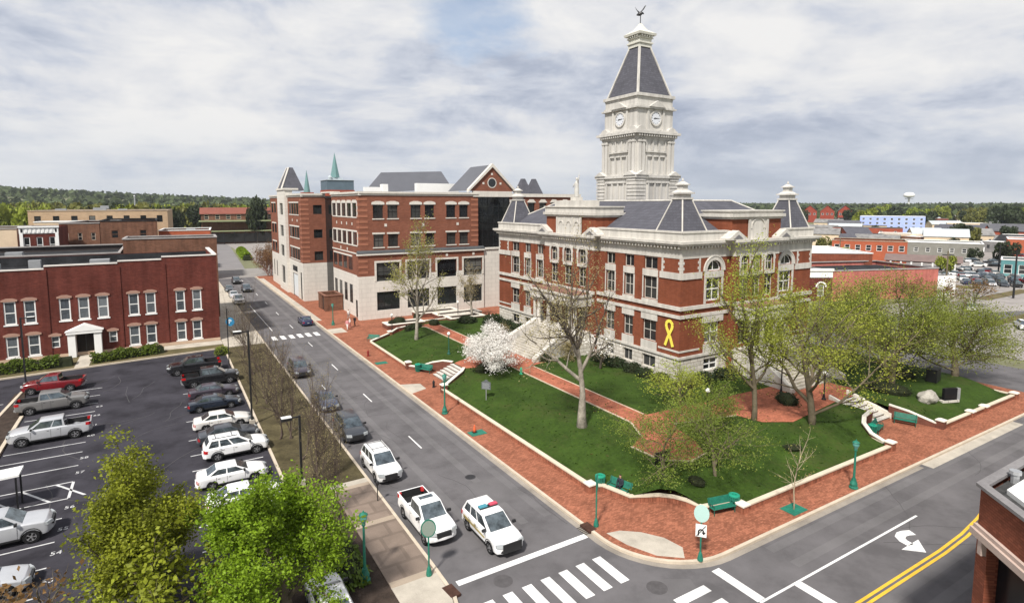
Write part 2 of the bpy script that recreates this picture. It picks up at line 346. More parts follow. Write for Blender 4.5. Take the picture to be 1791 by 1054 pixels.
# ================================================================ ground, roads, pavements
from mathutils.geometry import delaunay_2d_cdt
def sweep(mb, pts, o0, o1, z0, z1, mi=0, closed=False):
    """rectangle section swept along a plan polyline, offsets measured to its left"""
    n = len(pts); P = [Vector(p) for p in pts]; A = []
    for i in range(n):
        a = P[(i - 1) % n] if (i or closed) else None; b = P[(i + 1) % n] if (i < n - 1 or closed) else None
        d1 = (P[i] - a).normalized() if a is not None else (b - P[i]).normalized(); d2 = (b - P[i]).normalized() if b is not None else d1
        m = (d1 + d2).normalized(); k = 1 / max(.5, m.dot(d1)); A.append(Vector((-m.y, m.x)) * k)
    z0 = z0 if callable(z0) else (lambda x, y, q=z0: q); z1 = z1 if callable(z1) else (lambda x, y, q=z1: q)
    vs = []
    for p, a in zip(P, A):
        q, r = p + a * o0, p + a * o1
        vs += [(q.x, q.y, z0(*p)), (r.x, r.y, z0(*p)), (r.x, r.y, z1(*p)), (q.x, q.y, z1(*p))]
    fs = []
    for i in range(n if closed else n - 1):
        j = (i + 1) % n
        for k in range(4): fs.append((i * 4 + k, i * 4 + (k + 1) % 4, j * 4 + (k + 1) % 4, j * 4 + k))
    if not closed: fs += [(3, 2, 1, 0), tuple((n - 1) * 4 + k for k in range(4))]
    return mb.add(vs, fs, mi)
def arcpts(cx, cy, r, a0, a1, n=10): return [(cx + r * math.cos(R(a0 + (a1 - a0) * k / n)), cy + r * math.sin(R(a0 + (a1 - a0) * k / n))) for k in range(n + 1)]
def smooth(t): t = max(0., min(1., t)); return t * t * (3 - 2 * t)
def zt(x, y):                                       # height of the courthouse green
    nn = (81.2 + .83 * (x - 25.2) if x < 36.8 else 91.0) - y
    return .42 + .86 * smooth(min(x - 25.3, y - 23.5, nn * .77) / 5.)
def inpoly(x, y, poly):
    c = False; n = len(poly)
    for i in range(n):
        (a, b), (p, q) = poly[i], poly[i - 1]
        if (b > y) != (q > y) and x < (p - a) * (y - b) / (q - b) + a: c = not c
    return c
def drape(poly, zf, step=1.0, edge=1.0):
    pts = []; n = len(poly)
    for i in range(n):
        a, b = Vector(poly[i]), Vector(poly[(i + 1) % n]); k = max(1, int((b - a).length / edge))
        pts += [a + (b - a) * (j / k) for j in range(k)]
    ne = len(pts); ed = [(i, (i + 1) % ne) for i in range(ne)]
    xs = [p[0] for p in poly]; ys = [p[1] for p in poly]; x = min(xs) + step * .53
    while x < max(xs):
        y = min(ys) + step * .47
        while y < max(ys):
            if inpoly(x, y, poly): pts.append(Vector((x, y)))
            y += step
        x += step
    vo, _, fo, *_ = delaunay_2d_cdt(pts, ed, [], 1, 1e-5)
    m = MB(); m.add([(p.x, p.y, zf(p.x, p.y)) for p in vo], [tuple(f) for f in fo]); return m
sheet = lambda x0, y0, x1, y1, z, m=None, mi=0: (m or MB()).face([(x0, y0, z), (x1, y0, z), (x1, y1, z), (x0, y1, z)], mi)
# ---- the land to the horizon: one sheet, with low hills far off to the left
GROUND = mat('town_ground', (.17, .155, .115), .95, .3, .02, .3, .1, col2=(.16, .17, .09))
def hillz(x, y):
    r = math.hypot(x, y)
    if r < 700: return -.06
    az = math.degrees(math.atan2(x, y))             # from +Y clockwise
    k = smooth((r - 700) / 900)
    h = 58 * smooth((24 - az) / 60) + 6 + 7 * mn.noise((x * .0016, y * .0016, 3)) + 4 * mn.noise((x * .005, y * .005, 7))
    return -.06 + max(0, h) * k
def land():
    m = MB(); rad = [0, 60, 150, 300, 500, 700, 850, 1000, 1200, 1400, 1600, 1900, 2300, 3000, 4200, 6000, 9000]; n = 96
    vs = [(0, 60, -.06)]
    for r in rad[1:]:
        for j in range(n):
            a = 2 * PI * j / n; x, y = r * math.sin(a), 60 + r * math.cos(a); vs.append((x, y, hillz(x, y)))
    fs = [(0, 1 + (j + 1) % n, 1 + j) for j in range(n)]
    for i in range(len(rad) - 2):
        for j in range(n): a = 1 + i * n + j; b = 1 + i * n + (j + 1) % n; fs.append((a, b, b + n, a + n))
    m.add(vs, fs); return m
struct('ground', land(), GROUND, smooth=True)
ms = MB(); sheet(12.3, 20.95, 22.05, 176, 0, ms); sheet(22.05, 20.95, 27.5, 27.5, 0, ms); sheet(5, 20.95, 12.3, 27.5, 0, ms); sheet(12.3, -80, 22.05, 10.2, 0, ms)
struct('main_street', ms, ASPH)
struct('cross_street', sheet(-90, 10.2, 420, 20.95, 0), ASPH)
FARR = mat('pale_asphalt', (.25, .235, .22), .9, .12, .15, 8., .2, stain=.12)
struct('junction_paving', sheet(-20, 176, 40, 200, 0), FARR)
struct('far_street', MB().face([(12.3, 200, 0), (22.05, 200, 0), (27, 290, 0), (30, 340, 0), (18, 340, 0), (17.5, 290, 0)]), mat('far_asphalt', (.19, .18, .18), .9, .12, .15, 8., .2))
back = MB(); sheet(79.5, -80, 91, 10.2, 0, back); sheet(79.5, 20.95, 91, 330, 0, back); struct('back_street', back, ASPH)
struct('parking_lot', MB().face([(-80, 20.95, 0), (6.7, 20.95, 0), (6.7, 90.4, 0), (-17, 87.4, 0), (-80, 80, 0)]), LOTA)
# ---- pavements
rs = MB(); corner = [(22.25, 176), (22.25, 27.6)] + arcpts(27.2, 26.1, 4.95, 174, 270, 12)[1:] + [(79.3, 21.15), (79.3, 126), (40, 126), (40, 176)]
rs.prism(corner[::-1] if 0 else corner, -.05, .15); struct('brick_sidewalk', rs, PAVE)
kb = MB(); sweep(kb, [(22.25, 176)] + corner[1:14] + [(79.3, 21.15)], -.22, -.002, -.05, .152); struct('kerb', kb, KERB)
gu = MB(); sweep(gu, [(22.25, 176)] + corner[1:14] + [(50, 21.15)], -.62, -.225, .001, .006); struct('gutter', gu, mat('gutter_concrete', (.27, .24, .205), .9, .15, .8, 12., .2, stain=.2))
ap = MB(); sheet(50.5, 20.1, 68, 20.93, .006, ap); struct('parking_apron', ap, CONC)
ramp_ = MB().prism([(22.7, 26.2), (22.95, 24.6), (23.7, 22.9), (24.9, 21.9), (25.6, 22.7), (25.4, 24.0), (24.6, 25.2), (23.6, 26.0)], .1, .156); struct('concrete_ramp', ramp_, CONC)
cr2 = MB(); cr2.prism([(22.26, 57.6), (24.2, 58.4), (24.3, 60.4), (22.26, 61.2)], .1, .156); cr2.prism([(22.26, 91.4), (24.6, 91.4), (24.6, 95), (22.26, 95)], .1, .156); cr2.prism([(22.26, 103), (23.3, 103), (23.3, 170), (22.26, 170)], .1, .155)
struct('concrete_path', cr2, CONC)
ls = MB(); ls.prism([(9.5, 20.95), (9.5, 28.2), (12.1, 28.2), (12.0, 26.0), (11.4, 23.6), (10.6, 21.6)], -.05, .15); ls.prism([(6.9, 90.5), (6.9, 176), (12.1, 176), (12.1, 90.5)], -.05, .15)
ls.prism([(9.5, 40.5), (9.5, 41.2), (12.1, 41.2), (12.1, 40.5)], -.05, .155)
struct('concrete_sidewalk', ls, CONC)
lb = MB(); lb.prism([(9.5, 28.2), (9.5, 40.5), (12.1, 40.5), (12.1, 28.2)], -.05, .148); struct('brown_sidewalk', lb, BROWNP)
bd = MB()
for y in (28.35, 34.9, 40.3): bd.prism([(9.52, y - .25), (9.52, y + .25), (12.08, y + .25), (12.08, y - .25)], .1, .153)
struct('paving_band', bd, mat('tan_paving', (.33, .27, .21), .9, .12, .8, 12., .2))
lk = MB(); sweep(lk, [(12.1, 176), (12.1, 28.6), (12.05, 26.0), (11.4, 23.6), (10.6, 21.6), (9.6, 20.95)], 0, .2, -.05, .152); struct('left_kerb', lk, KERB)
md = MB(); md.prism([(6.9, 37), (6.9, 90.3), (9.5, 90.3), (9.5, 37)], -.05, .10); md.prism([(9.5, 41.2), (9.5, 90.3), (12.1, 90.3), (12.1, 41.2)], -.05, .12); struct('grass_strip', md, mat('leaf_litter', (.062, .050, .034), .95, .35, .5, 5., .05, bump=.6, bumps=14, col2=(.085, .072, .038), stain=.3))
mu = MB(); mu.prism([(6.9, 20.95), (6.9, 37), (9.5, 37), (9.5, 20.95)], -.05, .11); mu.prism([(1.2, 27.4), (6.4, 27.4), (6.4, 32.2), (1.2, 32.2)], -.05, .1); mu.prism([(-14.3, 58), (-14.4, 79.6), (-13.6, 80.2), (-12.4, 71), (-12.1, 58)], -.05, .1); struct('mulch_bed', mu, MULCH)
pk = MB(); sweep(pk, [(6.7, 21), (6.7, 90)], -.2, .0, -.05, .15)
sweep(pk, [(-14.5, 58), (-14.5, 66), (-13.75, 80.2)], 0, .28, -.05, .16); sweep(pk, [(-12.25, 58), (-12.3, 70.8)], 0, .28, -.05, .16); sweep(pk, [(-80, 80.2), (-17, 87.5), (6.9, 90.5)], 0, .22, -.05, .15)
struct('lot_kerb', pk, KERB)
fl = MB(); fl.face([(-80, 80.4, .1), (-17, 87.7, .1), (6.9, 90.7, .1), (6.9, 96, .1), (-80, 99, .1)]); struct('front_lawn', fl, WILD)
fw = MB(); fw.prism([(-10.2, 88.6), (-8.7, 88.8), (-8.7, 95.6), (-10.2, 95.6)], .05, .13); fw.prism([(-.5, 93.2), (6.85, 93.0), (6.85, 95.7), (-.5, 95.7)], .05, .14); struct('entrance_path', fw, CONC)
# ---- painted markings (one sheet a few mm above the asphalt)
pm = MB()
def bar(x0, y0, x1, y1, z=.008, mi=0): sheet(x0, y0, x1, y1, z, pm, mi)
for k in range(7): bar(20.38 - 1.2 * k, 22.25, 20.98 - 1.2 * k, 24.75)
for k in range(7): bar(21.8, 19.3 - 1.2 * k, 24.1, 19.85 - 1.2 * k)
bar(12.75, 26.62, 21.6, 27.05); bar(25.42, 17.46, 26.02, 20.42); bar(28.3, 14.95, 28.9, 17.28); bar(25.5, 17.3, 41.75, 17.44)
for k in range(6): bar(13.62 + 1.25 * k, 91.9, 14.3 + 1.25 * k, 94.6)
for y in (44.25, 57.7, 71.2, 85.1, 99.5, 113, 126.5, 140, 153.5, 167): bar(17.78, y, 17.9, y + 3.0)
for y in (63.5, 41.9, 54): bar(14.66, y, 14.76, y + 2.6)
bar(14.5, 99, 14.62, 127)
struct('white_road_marking', pm, WPAINT)
ym = MB()
yl = [(26.8, 14.62), (30, 14.62), (38.6, 14.6), (41.8, 14.72), (44.85, 15.02), (49, 15.7), (56, 17.0), (80, 17.4), (300, 17.4)]
for o in (-.24, .06): sweep(ym, yl, o, o + .16, .004, .009)
struct('yellow_centre_line', ym, YPAINT)
ar = MB(); cv = [(39.35, 16.52), (38.9, 16.72), (38.5, 16.78), (38.1, 16.66), (37.86, 16.35), (37.78, 15.9)]
sweep(ar, cv, -.26, .26, .004, .009); ar.prism([(36.8, 15.96), (37.72, 15.05), (38.8, 15.96)], .004, .009); struct('turn_arrow_marking', ar, WPAINT)
st = MB()
for y in (37.2, 40.1, 43.06, 46.2, 49.2, 52.1, 55.25, 58.2, 60.5, 63.4, 66.3, 69.2, 72.1, 75.0, 77.9): sheet(-12.0, y - .06, -6.55, y + .06, .006, st)
for y in (34.2, 37.2, 40.3, 43.3, 46.4, 49.35, 52.5, 56.1, 61.2, 65.9, 70.6, 75.4): sheet(1.1, y - .06, 6.15, y + .06, .006, st)
for y in (58.5, 61.5, 64.5, 67.5, 70.5, 73.5, 76.5): sheet(-20, y - .06, -14.8, y + .06, .006, st)
sheet(-6.62, 49.27, -6.44, 52.03, .006, st)
for a in (-11.6, -9.6, -7.6): st.face([(a, 52.03, .006), (a + .2, 52.03, .006), (a + 2.1, 49.27, .006), (a + 1.9, 49.27, .006)])
struct('stall_marking', st, OLDP)
def text(s, size, name, m, parent=None, loc=(0, 0, 0), rot=(0, 0, 0), ext=.004):
    c = bpy.data.curves.new(name, 'FONT'); c.body = s; c.size = size; c.align_x = 'CENTER'; c.align_y = 'CENTER'; c.extrude = ext; c.materials.append(m); c.resolution_u = 2
    q = bpy.data.objects.new('lettering', c); C.objects.link(q); me = bpy.data.meshes.new_from_object(q.evaluated_get(bpy.context.evaluated_depsgraph_get())); bpy.data.objects.remove(q)
    o = bpy.data.objects.new(name, me); C.objects.link(o); o.parent = parent; o.location = loc; o.rotation_euler = rot; return o
for k, (s, y) in enumerate((('58', 56.7), ('57', 53.7), ('56', 47.7), ('55', 44.6), ('54', 41.6), ('53', 38.6), ('60', 62.0), ('61', 64.9), ('62', 67.8), ('63', 70.7))):
    text(s, .6, 'stall_number_marking', OLDP, None, (-6.3, y, .008), (0, 0, 0)).__setitem__('kind', 'structure')
# oil, patches and manholes
pt = MB(); sheet(22.9, 21.4, 24.4, 22.5, .004, pt) if 0 else None
pt.face([(22.1, 21.6, .004), (23.9, 20.6, .004), (23.4, 19.5, .004), (21.6, 20.4, .004)]); sheet(18.3, 33, 20.6, 36.5, .0035, pt)
struct('asphalt_patch', pt, mat('asphalt_patch', (.125, .119, .122), .9, .12, .4, 30., .2, stain=.1))
# tyre tracks worn paler along the lanes
tk = MB()
for x in (16.0, 19.1, 20.9): sheet(x - .3, 30, x + .3, 175, .002, tk)
for y in (12.6, 14.0, 18.4, 20.0): sheet(30, y - .3, 200, y + .3, .002, tk)
struct('wheel_track', tk, mat('worn_asphalt', (.134, .128, .131), .9, .12, .25, 30., .25, stain=.16))
# tar-sealed cracks wander along and across the road
cr_ = MB(); rgc = random.Random(21)
def crack(x, y, a, n, st_, w):
    P = [(x, y)]
    for _ in range(n): a += rgc.gauss(0, .22); P.append((P[-1][0] + st_ * math.cos(a), P[-1][1] + st_ * math.sin(a)))
    sweep(cr_, P, -w, w, .001, .0055)
for k in range(26): crack(rgc.uniform(13, 21.5), rgc.uniform(28, 110), PI / 2 + rgc.gauss(0, .25), 8, .7, .014)
for k in range(10): crack(rgc.uniform(13, 17), rgc.uniform(30, 90), rgc.gauss(0, .12), 6, .8, .02)
for k in range(4): crack(rgc.uniform(24, 60), rgc.uniform(12, 20), rgc.gauss(0, .25), 9, .8, .015)
for k in range(22): crack(rgc.uniform(-8, 2), rgc.uniform(36, 86), rgc.uniform(0, PI), 8, .8, .025)
struct('tar_seam', cr_, mat('tar', (.075, .072, .074), .8, .2))
def manhole(x, y, r, label):
    o = tag(MB().lathe([(r * 1.35, 0), (r * 1.35, .004), (r * 1.05, .006), (r * 1.0, .003), (r * .8, .004), (r * .78, .006), (.02, .007)], x, y, .002, 20).part('manhole_cover', BRONZE if r < .4 else mat('iron_cover', (.085, .08, .082), .7, .2, 3, 15.)), label, 'manhole cover', 'manhole covers in the junction')
manhole(21.8, 21.0, .42, 'round iron manhole cover near the concrete corner ramp'); manhole(15.0, 25.75, .4, 'round iron manhole cover between the stop line and the zebra bars'); manhole(19.0, 37.5, .3, 'small dark cover in the lane left of the lawn')
# storm drains at the kerbs
for (x, y, rz, lb) in ((22.2, 27.35, 0, 'dark storm drain inlet at the foot of the edge-on green sign post'), (12.15, 26.3, .1, 'rusty storm drain inlet in the curved left corner kerb')):
    t = thing('storm_drain', lb, 'storm drain', (x, y, 0), rz, 'storm drains at the corner kerbs')
    g = MB(); g.cb(0, 0, .003, .3, .5, .165); g.part('drain_hood', mat('rusty_iron', (.06, .03, .022), .8, .3, 3, 14.), t, bevel=.02)
    g = MB()
    for k in range(6): g.cb(-.42, -.4 + .16 * k, .004, .2, .03, .02)
    g.part('grate', BLACK, t)
# ---- the courthouse green
WL1 = [(25.2, 81.2), (25.2, 66.9)]; WLa = [(25.3, 66.9), (26.0, 65.4), (27.6, 64.5), (28.7, 63.8), (29.5, 62.7)]
WLb = [(29.5, 59.7), (28.7, 58.6), (27.6, 57.9), (26.0, 57.2), (25.3, 56.2)]
WL2 = [(25.2, 56.2), (25.2, 30.9), (26.0, 30.5), (26.6, 28.3), (27.5, 27.85), (28.4, 27.4), (29.1, 26.7), (29.5, 25.9), (29.7, 24.8), (32.0, 24.3), (32.1, 23.45), (50.9, 23.4), (51.3, 25.2), (52.2, 26.3), (53.6, 27.0), (55.6, 27.4)]
WL3 = [(58.7, 27.4), (59.2, 25.9), (59.7, 24.0), (59.9, 23.4), (75.8, 23.4)]
green = [(25.35, 81.0)] + [(25.35, 66.9)] + WLa + [(29.6, 62.55), (29.6, 59.85)] + WLb + [(25.35, 56.2), (25.35, 31.0)] + WL2[2:] + [(55.7, 30.6), (58.6, 30.6)] + WL3[:4] + [(75.8, 23.5), (75.8, 91.0), (36.8, 91.0)]
struct('lawn', drape(green, zt, 1.0, .8), GRASS)
def tufts():                                        # uneven blades, clover and fallen leaves break up the turf
    m = MB(); g = random.Random(8)
    for _ in range(3000):
        x, y = g.uniform(25.5, 62), g.uniform(23.6, 80)
        if not inpoly(x, y, green): continue
        z = zt(x, y); a = g.uniform(0, 6.28); s = g.uniform(.05, .16); h = g.uniform(.04, .10); m.face([(x - s * math.cos(a), y - s * math.sin(a), z - .01), (x + s * math.cos(a), y + s * math.sin(a), z - .01), (x + s * .7 * math.cos(a + .4), y + s * .7 * math.sin(a + .4), z + h), (x - s * .6 * math.cos(a - .3), y - s * .6 * math.sin(a - .3), z + h)], 0 if g.random() < .97 else 1)
    o = m.part('grass_tufts', [mat('grass_blades', (.034, .066, .010), .9, .35, 1.5, 6.), mat('fallen_leaves', (.16, .11, .05), .9, .3, 2., 6.)]); tag(o, 'short uneven grass blades over the lawn', 'grass', kind='stuff')
tufts()
PT = mat('garden_brick_path', (.36, .125, .075), .9, .2, .6, 7., .2, brick=(.36, .16, (.66, .62, .6), .2), wall=False, stain=.15)
up = lambda x, y: zt(x, y) + .035
pa = MB()
def patch(poly, step=1.): q = drape(poly, up, step); pa.add(q.v, q.f)
patch([(29.62, 62.5), (29.62, 59.9), (31, 59.2), (34.6, 57.8), (34.7, 37.0), (33.5, 34.4), (31.2, 33.1), (31.4, 30.2), (33.2, 28.9), (35.2, 29.3), (36.2, 31), (37.5, 34.8), (44, 33.3), (44.6, 31), (47, 29.6), (55.7, 30.7), (58.6, 30.7), (61, 32), (61, 36.5), (37.2, 37.6), (36.9, 56.6), (39.5, 57), (39.5, 66), (36.9, 67.4), (37.2, 88), (34.8, 88.6), (34.6, 66), (31.5, 63.4)])
struct('brick_path', pa, PT)
pe = MB()
for ln in ([(34.62, 57.2), (34.62, 37.0), (33.4, 34.5)], [(36.98, 37.7), (36.98, 56.4)], [(31.1, 33.1), (31.3, 30.1), (33.2, 28.8), (35.3, 29.2)], [(34.72, 68), (34.72, 86)], [(37.05, 68), (37.2, 86)], [(37.6, 34.75), (44, 33.25)]):
    P = []
    for a, b in zip(ln, ln[1:]):
        k = max(1, int(math.dist(a, b))); P += [(a[0] + (b[0] - a[0]) * j / k, a[1] + (b[1] - a[1]) * j / k) for j in range(k)]
    P.append(ln[-1]); sweep(pe, P, -.07, .07, lambda x, y: zt(x, y) - .1, lambda x, y: zt(x, y) + .07)
struct('path_edging', pe, mat('edging_stone', (.52, .42, .32), .9, .12, 1., 12.))
WCAP = mat('wall_coping', (.58, .51, .40), .85, .1, 1., 10., .25, stain=.08)
WHC = mat('white_coping', (.70, .66, .58), .8, .08, 1., 10., .25)
def lowwall(name, lines, label, z1=.60, cap=WCAP, piers=(), brickm=None, zf=None):
    t = thing(name, label, 'wall', (lines[0][0][0], lines[0][0][1], .15), 0, 'low walls round the courthouse green'); org = tuple(t.location)
    a = MB(); b = MB()
    for ln in lines:
        zz = zf or (lambda x, y: z1)
        sweep(a, ln, -.12, .14, .1, lambda x, y: zz(x, y) - .10); sweep(b, ln, -.17, .19, lambda x, y: zz(x, y) - .10, lambda x, y: zz(x, y) + .02)
    a.part('wall', brickm or PAVE, t, org); b.part('coping', cap, t, org, bevel=.015)
    for (x, y, zt_) in piers:
        p = MB().cb(x, y, .1, .3, .3, zt_).part('pier', brickm or PAVE, t, org); q = MB(); q.cb(x, y, zt_ + .001, .37, .37, zt_ + .12); q.frust(x, y, zt_ + .12, .34, .34, zt_ + .22, .12, .12)
        q.part('pier_cap', WHC, p, org, bevel=.02)
    return t
DBR = mat('planter_brick', (.16, .065, .045), .85, .18, .8, 8., brick=(.3, .1, (.7, .66, .64), .15))
wing = lambda x, y: .6 + .85 * smooth((x - 25.3) / 3.4)
lowwall('retaining_wall', [WL1], 'low cream-capped wall along the sidewalk beside the far square of lawn')
lowwall('curved_wall', [WLa], 'curved brick wing wall with white coping left of the lawn steps', cap=WHC, piers=[(25.35, 66.8, .95)], brickm=DBR, zf=wing)
lowwall('curved_wall', [WLb], 'curved brick wing wall with white coping right of the lawn steps', cap=WHC, piers=[(25.35, 56.2, .95)], brickm=DBR, zf=wing)
lowwall('retaining_wall', [WL2[:8]], 'long cream-capped wall along the street lawn, curving in at the corner', piers=[(25.15, 30.85, .7)])
lowwall('retaining_wall', [WL2[7:13]], 'cream-capped wall from the corner bench to the right-hand steps', piers=[(32.1, 23.5, .62), (50.9, 23.45, .8)])
wing2 = lambda x, y: .6 + .85 * smooth((y - 23.4) / 4.0)
lowwall('curved_wall', [WL2[11:]], 'white-topped wing wall on the left of the right-hand stone steps', cap=WHC, brickm=DBR, zf=wing2)
lowwall('curved_wall', [WL3[:4]], 'white-topped wing wall on the right of the right-hand stone steps', cap=WHC, piers=[(59.9, 23.5, .85)], brickm=DBR, zf=wing2)
lowwall('retaining_wall', [[(60.2, 23.4), (75.8, 23.4), (75.8, 30)]], 'cream-capped wall at the far right end of the green with white pier caps', piers=[(65.6, 23.4, .66), (68.6, 23.4, .62), (75.8, 23.4, .7)])
lowwall('retaining_wall', [[(25.2, 81.2), (29.3, 84.8), (31.5, 87.6), (34.2, 88.6)]], 'pale wavy wall at the far end of the green facing the office block', z1=.75, cap=WHC, piers=[(29.3, 84.8, .9)])
lowwall('retaining_wall', [[(37.2, 90.9), (44, 91.2), (47, 91.2)]], 'short pale wall right of the far brick path, before the planters', z1=.75, cap=WHC)
def steps(name, label, x0, x1, y0, y1, n, zb, ztop, ax):
    t = thing(name, label, 'steps', ((x0 + x1) / 2, (y0 + y1) / 2, zb), 0, 'stone steps onto the courthouse green'); org = tuple(t.location); a = MB(); b = MB()
    for k in range(n):
        z = zb + (ztop - zb) * (k + 1) / n
        if ax == 'x':
            u = x0 + (x1 - x0) * k / n; a.box(u, y0, zb - .2, u + (x1 - x0) / n, y1, z - .04); b.box(u - .04, y0, z - .04, u + (x1 - x0) / n - .045, y1, z)
        else:
            u = y0 + (y1 - y0) * k / n; a.box(x0, u, zb - .2, x1, u + (y1 - y0) / n, z - .04); b.box(x0, u - .04, z - .04, x1, u + (y1 - y0) / n - .045, z)
    a.part('riser', mat('riser_painted_shade', (.24, .19, .16), .9, .15, 1., 10.), t, org); b.part('tread', CHW, t, org)  # risers darker than the treads: their shade is put into the colour
    return t, org
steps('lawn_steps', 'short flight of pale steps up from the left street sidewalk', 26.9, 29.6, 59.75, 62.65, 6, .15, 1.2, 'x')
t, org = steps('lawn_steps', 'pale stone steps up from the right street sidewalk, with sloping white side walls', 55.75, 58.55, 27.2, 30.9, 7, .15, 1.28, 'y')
for x in (55.6, 58.7):
    q = MB(); q.hexa([(x - .14, 27.1, .0), (x + .14, 27.1, .0), (x + .14, 31.4, .9), (x - .14, 31.4, .9), (x - .14, 27.1, .62), (x + .14, 27.1, .62), (x + .14, 31.4, 1.75), (x - .14, 31.4, 1.75)]); q.part('side_wall', WHC, t, org, bevel=.02)
# ================================================================ courthouse
def courthouse():
    X0, X1, Y0, Y1 = 47.16, 70.5, 43.16, 82.0; org = (58.8, 62.5, 1.2)
    T = thing('courthouse', 'red brick courthouse with limestone trim, slate roof and tall white clock tower', 'courthouse', org)
    LF, RF, BF, EF = F('-X', X0), F('-Y', Y0), F('+Y', Y1), F('+X', X1)
    P = lambda m, n, mt, par=None, **k: m.part(n, mt, par or T, org, **k)
    cL = 62.3; cR = 58.8; PJ = .75                                  # pavilions stand forward
    bays = [(47.7, 2.1), (51.2, 1.6), (54.5, 1.6), (70.1, 1.6), (73.4, 1.6), (76.9, 2.1)]
    lw = [(c - w / 2, c + w / 2) for c, w in bays]
    hole = lambda lst, z0, z1: [(a, b, z0, z1) for a, b in lst]
    w = MB(); base = MB()
    upp, tra, low, bas = (9.75, 12.35), (13.15, 14.55), (4.95, 7.35), (1.85, 3.25)
    hl = hole(lw, *upp) + hole(lw, *tra) + hole(lw, *low)
    LP = F('-X', X0 - PJ); pl = (56.9, 67.7); RP = F('-Y', Y0 - PJ); pr = (54.9, 62.7)
    for a, b in ((Y0, pl[0]), (pl[1], Y1)):
        w.wall(LF, a, b, 3.75, 16.2, [h for h in hl if a < h[0] < b], .3); base.wall(LF, a, b, .9, 3.75, [h for h in hole(lw, *bas) if a < h[0] < b], .3)
    pw = [(cL + q - .8, cL + q + .8) for q in (-3.1, 0, 3.1)]
    w.wall(LP, pl[0], pl[1], 3.75, 16.2, hole(pw, *upp) + hole(pw, 12.75, 14.85) + hole(pw, 4.4, 7.4), .3); base.wall(LP, pl[0], pl[1], .9, 3.75)
    for x in pl: w.face([(X0, x, .9), (X0 - PJ, x, .9), (X0 - PJ, x, 16.2), (X0, x, 16.2)])
    ar = [52.3, 65.3]; r = 1.2; rh = [(c - r, c + r) for c in ar]
    for a, b, c in ((X0, pr[0], 52.3), (pr[1], X1, 65.3)):
        q = [(c - r, c + r)]; w.wall(RF, a, b, 3.75, 16.2, hole(q, *upp) + hole(q, 13.1, 14.3) + hole(q, *low), .3); base.wall(RF, a, b, .9, 3.75, hole(q, *bas), .3); w.span(RF, c, 13.1, r)
    q3 = [(cR + k - .75, cR + k + .75) for k in (-2.2, 0, 2.2)]
    w.wall(RP, pr[0], pr[1], 3.75, 16.2, hole(q3, *upp) + hole(q3, 12.75, 14.8) + hole(q3, 4.4, 7.4), .3); base.wall(RP, pr[0], pr[1], .9, 3.75)
    for x in pr: w.face([(x, Y0, .9), (x, Y0 - PJ, .9), (x, Y0 - PJ, 16.2), (x, Y0, 16.2)])
    for c in (-2.2, 0, 2.2): w.span(RP, cR + c, 14.05, .75)
    for c in (-3.1, 0, 3.1): w.span(LP, cL + c, 14.05, .8)
    for f, a, b in ((BF, X0, X1), (EF, Y0, Y1)): w.wall(f, a, b, 3.75, 16.2); base.wall(f, a, b, .9, 3.75)
    P(w, 'wall', CHB); P(base, 'stone_base', RUST)
    # belts, cornice, parapet
    b = MB()
    def belt(z0, z1, o, skip=()):
        for f, a, c in ((LF, Y0 - o, pl[0]), (LF, pl[1], Y1 + o), (RF, X0 + .05, pr[0]), (RF, pr[1], X1 + o)):
            b.fb(f, a, c, z0, z1, -.05, o)
        b.fb(LP, pl[0] - o, pl[1] + o, z0, z1, -.05, o); b.fb(RP, pr[0] - o, pr[1] + o, z0, z1, -.05, o)
        b.fb(BF, X0 + .002, X1, z0, z1, -.05, o); b.fb(EF, Y0 + .002, Y1, z0, z1, -.05, o)
    belt(3.68, 3.95, .16); belt(8.15, 8.5, .16); belt(9.05, 9.45, .22); P(b, 'belt_course', CHW)
    b = MB(); belt(4.42, 4.6, .07); P(b, 'string_course', CHW) if 0 else None
    b = MB()
    for f, a, c in ((LF, Y0, 46.2), (LF, 78.4, Y1), (RF, X0 + .08, 50.3), (RF, 67.2, X1)): b.fb(f, a - .04, c, 12.38, 13.08, -.04, .12); b.fb(f, a - (.03 if f is LF else .035), c, 4.42, 4.62, -.04, .06)
    P(b, 'band', CHW)
    # quoined corner panels: white blocks alternate up both edges
    b = MB()
    for f, a, c, sg in ((LF, Y0, 46.0, 1), (LF, Y1, 79.0, -1), (RF, X0, 50.1, 1), (RF, X1, 67.5, -1)):
        for k in range(5):
            z = 13.1 + k * .3; L_ = .42 if k % 2 else .24
            for e, s2 in ((a, sg), (c, -sg)):
                u0, u1 = sorted((e - (.032 if e == a else 0) * sg, e + s2 * L_)); b.fb(f, u0, u1, z + .005, z + .29, -.02, .045)
    P(b, 'quoin', CHW)
    b = MB()
    def frieze(z0, z1, o, oo=0.):
        for f, a, c in ((LF, Y0 - o, pl[0] - o), (LF, pl[1] + o, Y1 + o), (RF, X0 + .25, pr[0] - o), (RF, pr[1] + o, X1 + o)): b.fb(f, a, c, z0, z1, -.25, o)
        b.fb(LP, pl[0] - o, pl[1] + o, z0, z1, -.25 - PJ, o); b.fb(RP, pr[0] - o, pr[1] + o, z0, z1, -.25 - PJ, o)
        b.fb(BF, X0 + .002, X1, z0, z1, -.2, o); b.fb(EF, Y0 + .002, Y1, z0, z1, -.2, o)
    frieze(14.62, 15.62, .05); P(b, 'frieze', CHW)
    b = MB(); frieze(15.62, 15.72, .12); frieze(16.0, 16.22, .62); frieze(16.22, 16.5, .78); frieze(15.72, 16.0, .22); P(b, 'cornice', CHW)
    b = MB(); s = Y0 - .1
    def dent(f, a, c):
        u = a
        while u < c: b.fb(f, u, u + .22, 15.73, 15.995, .1, .52); u += .5
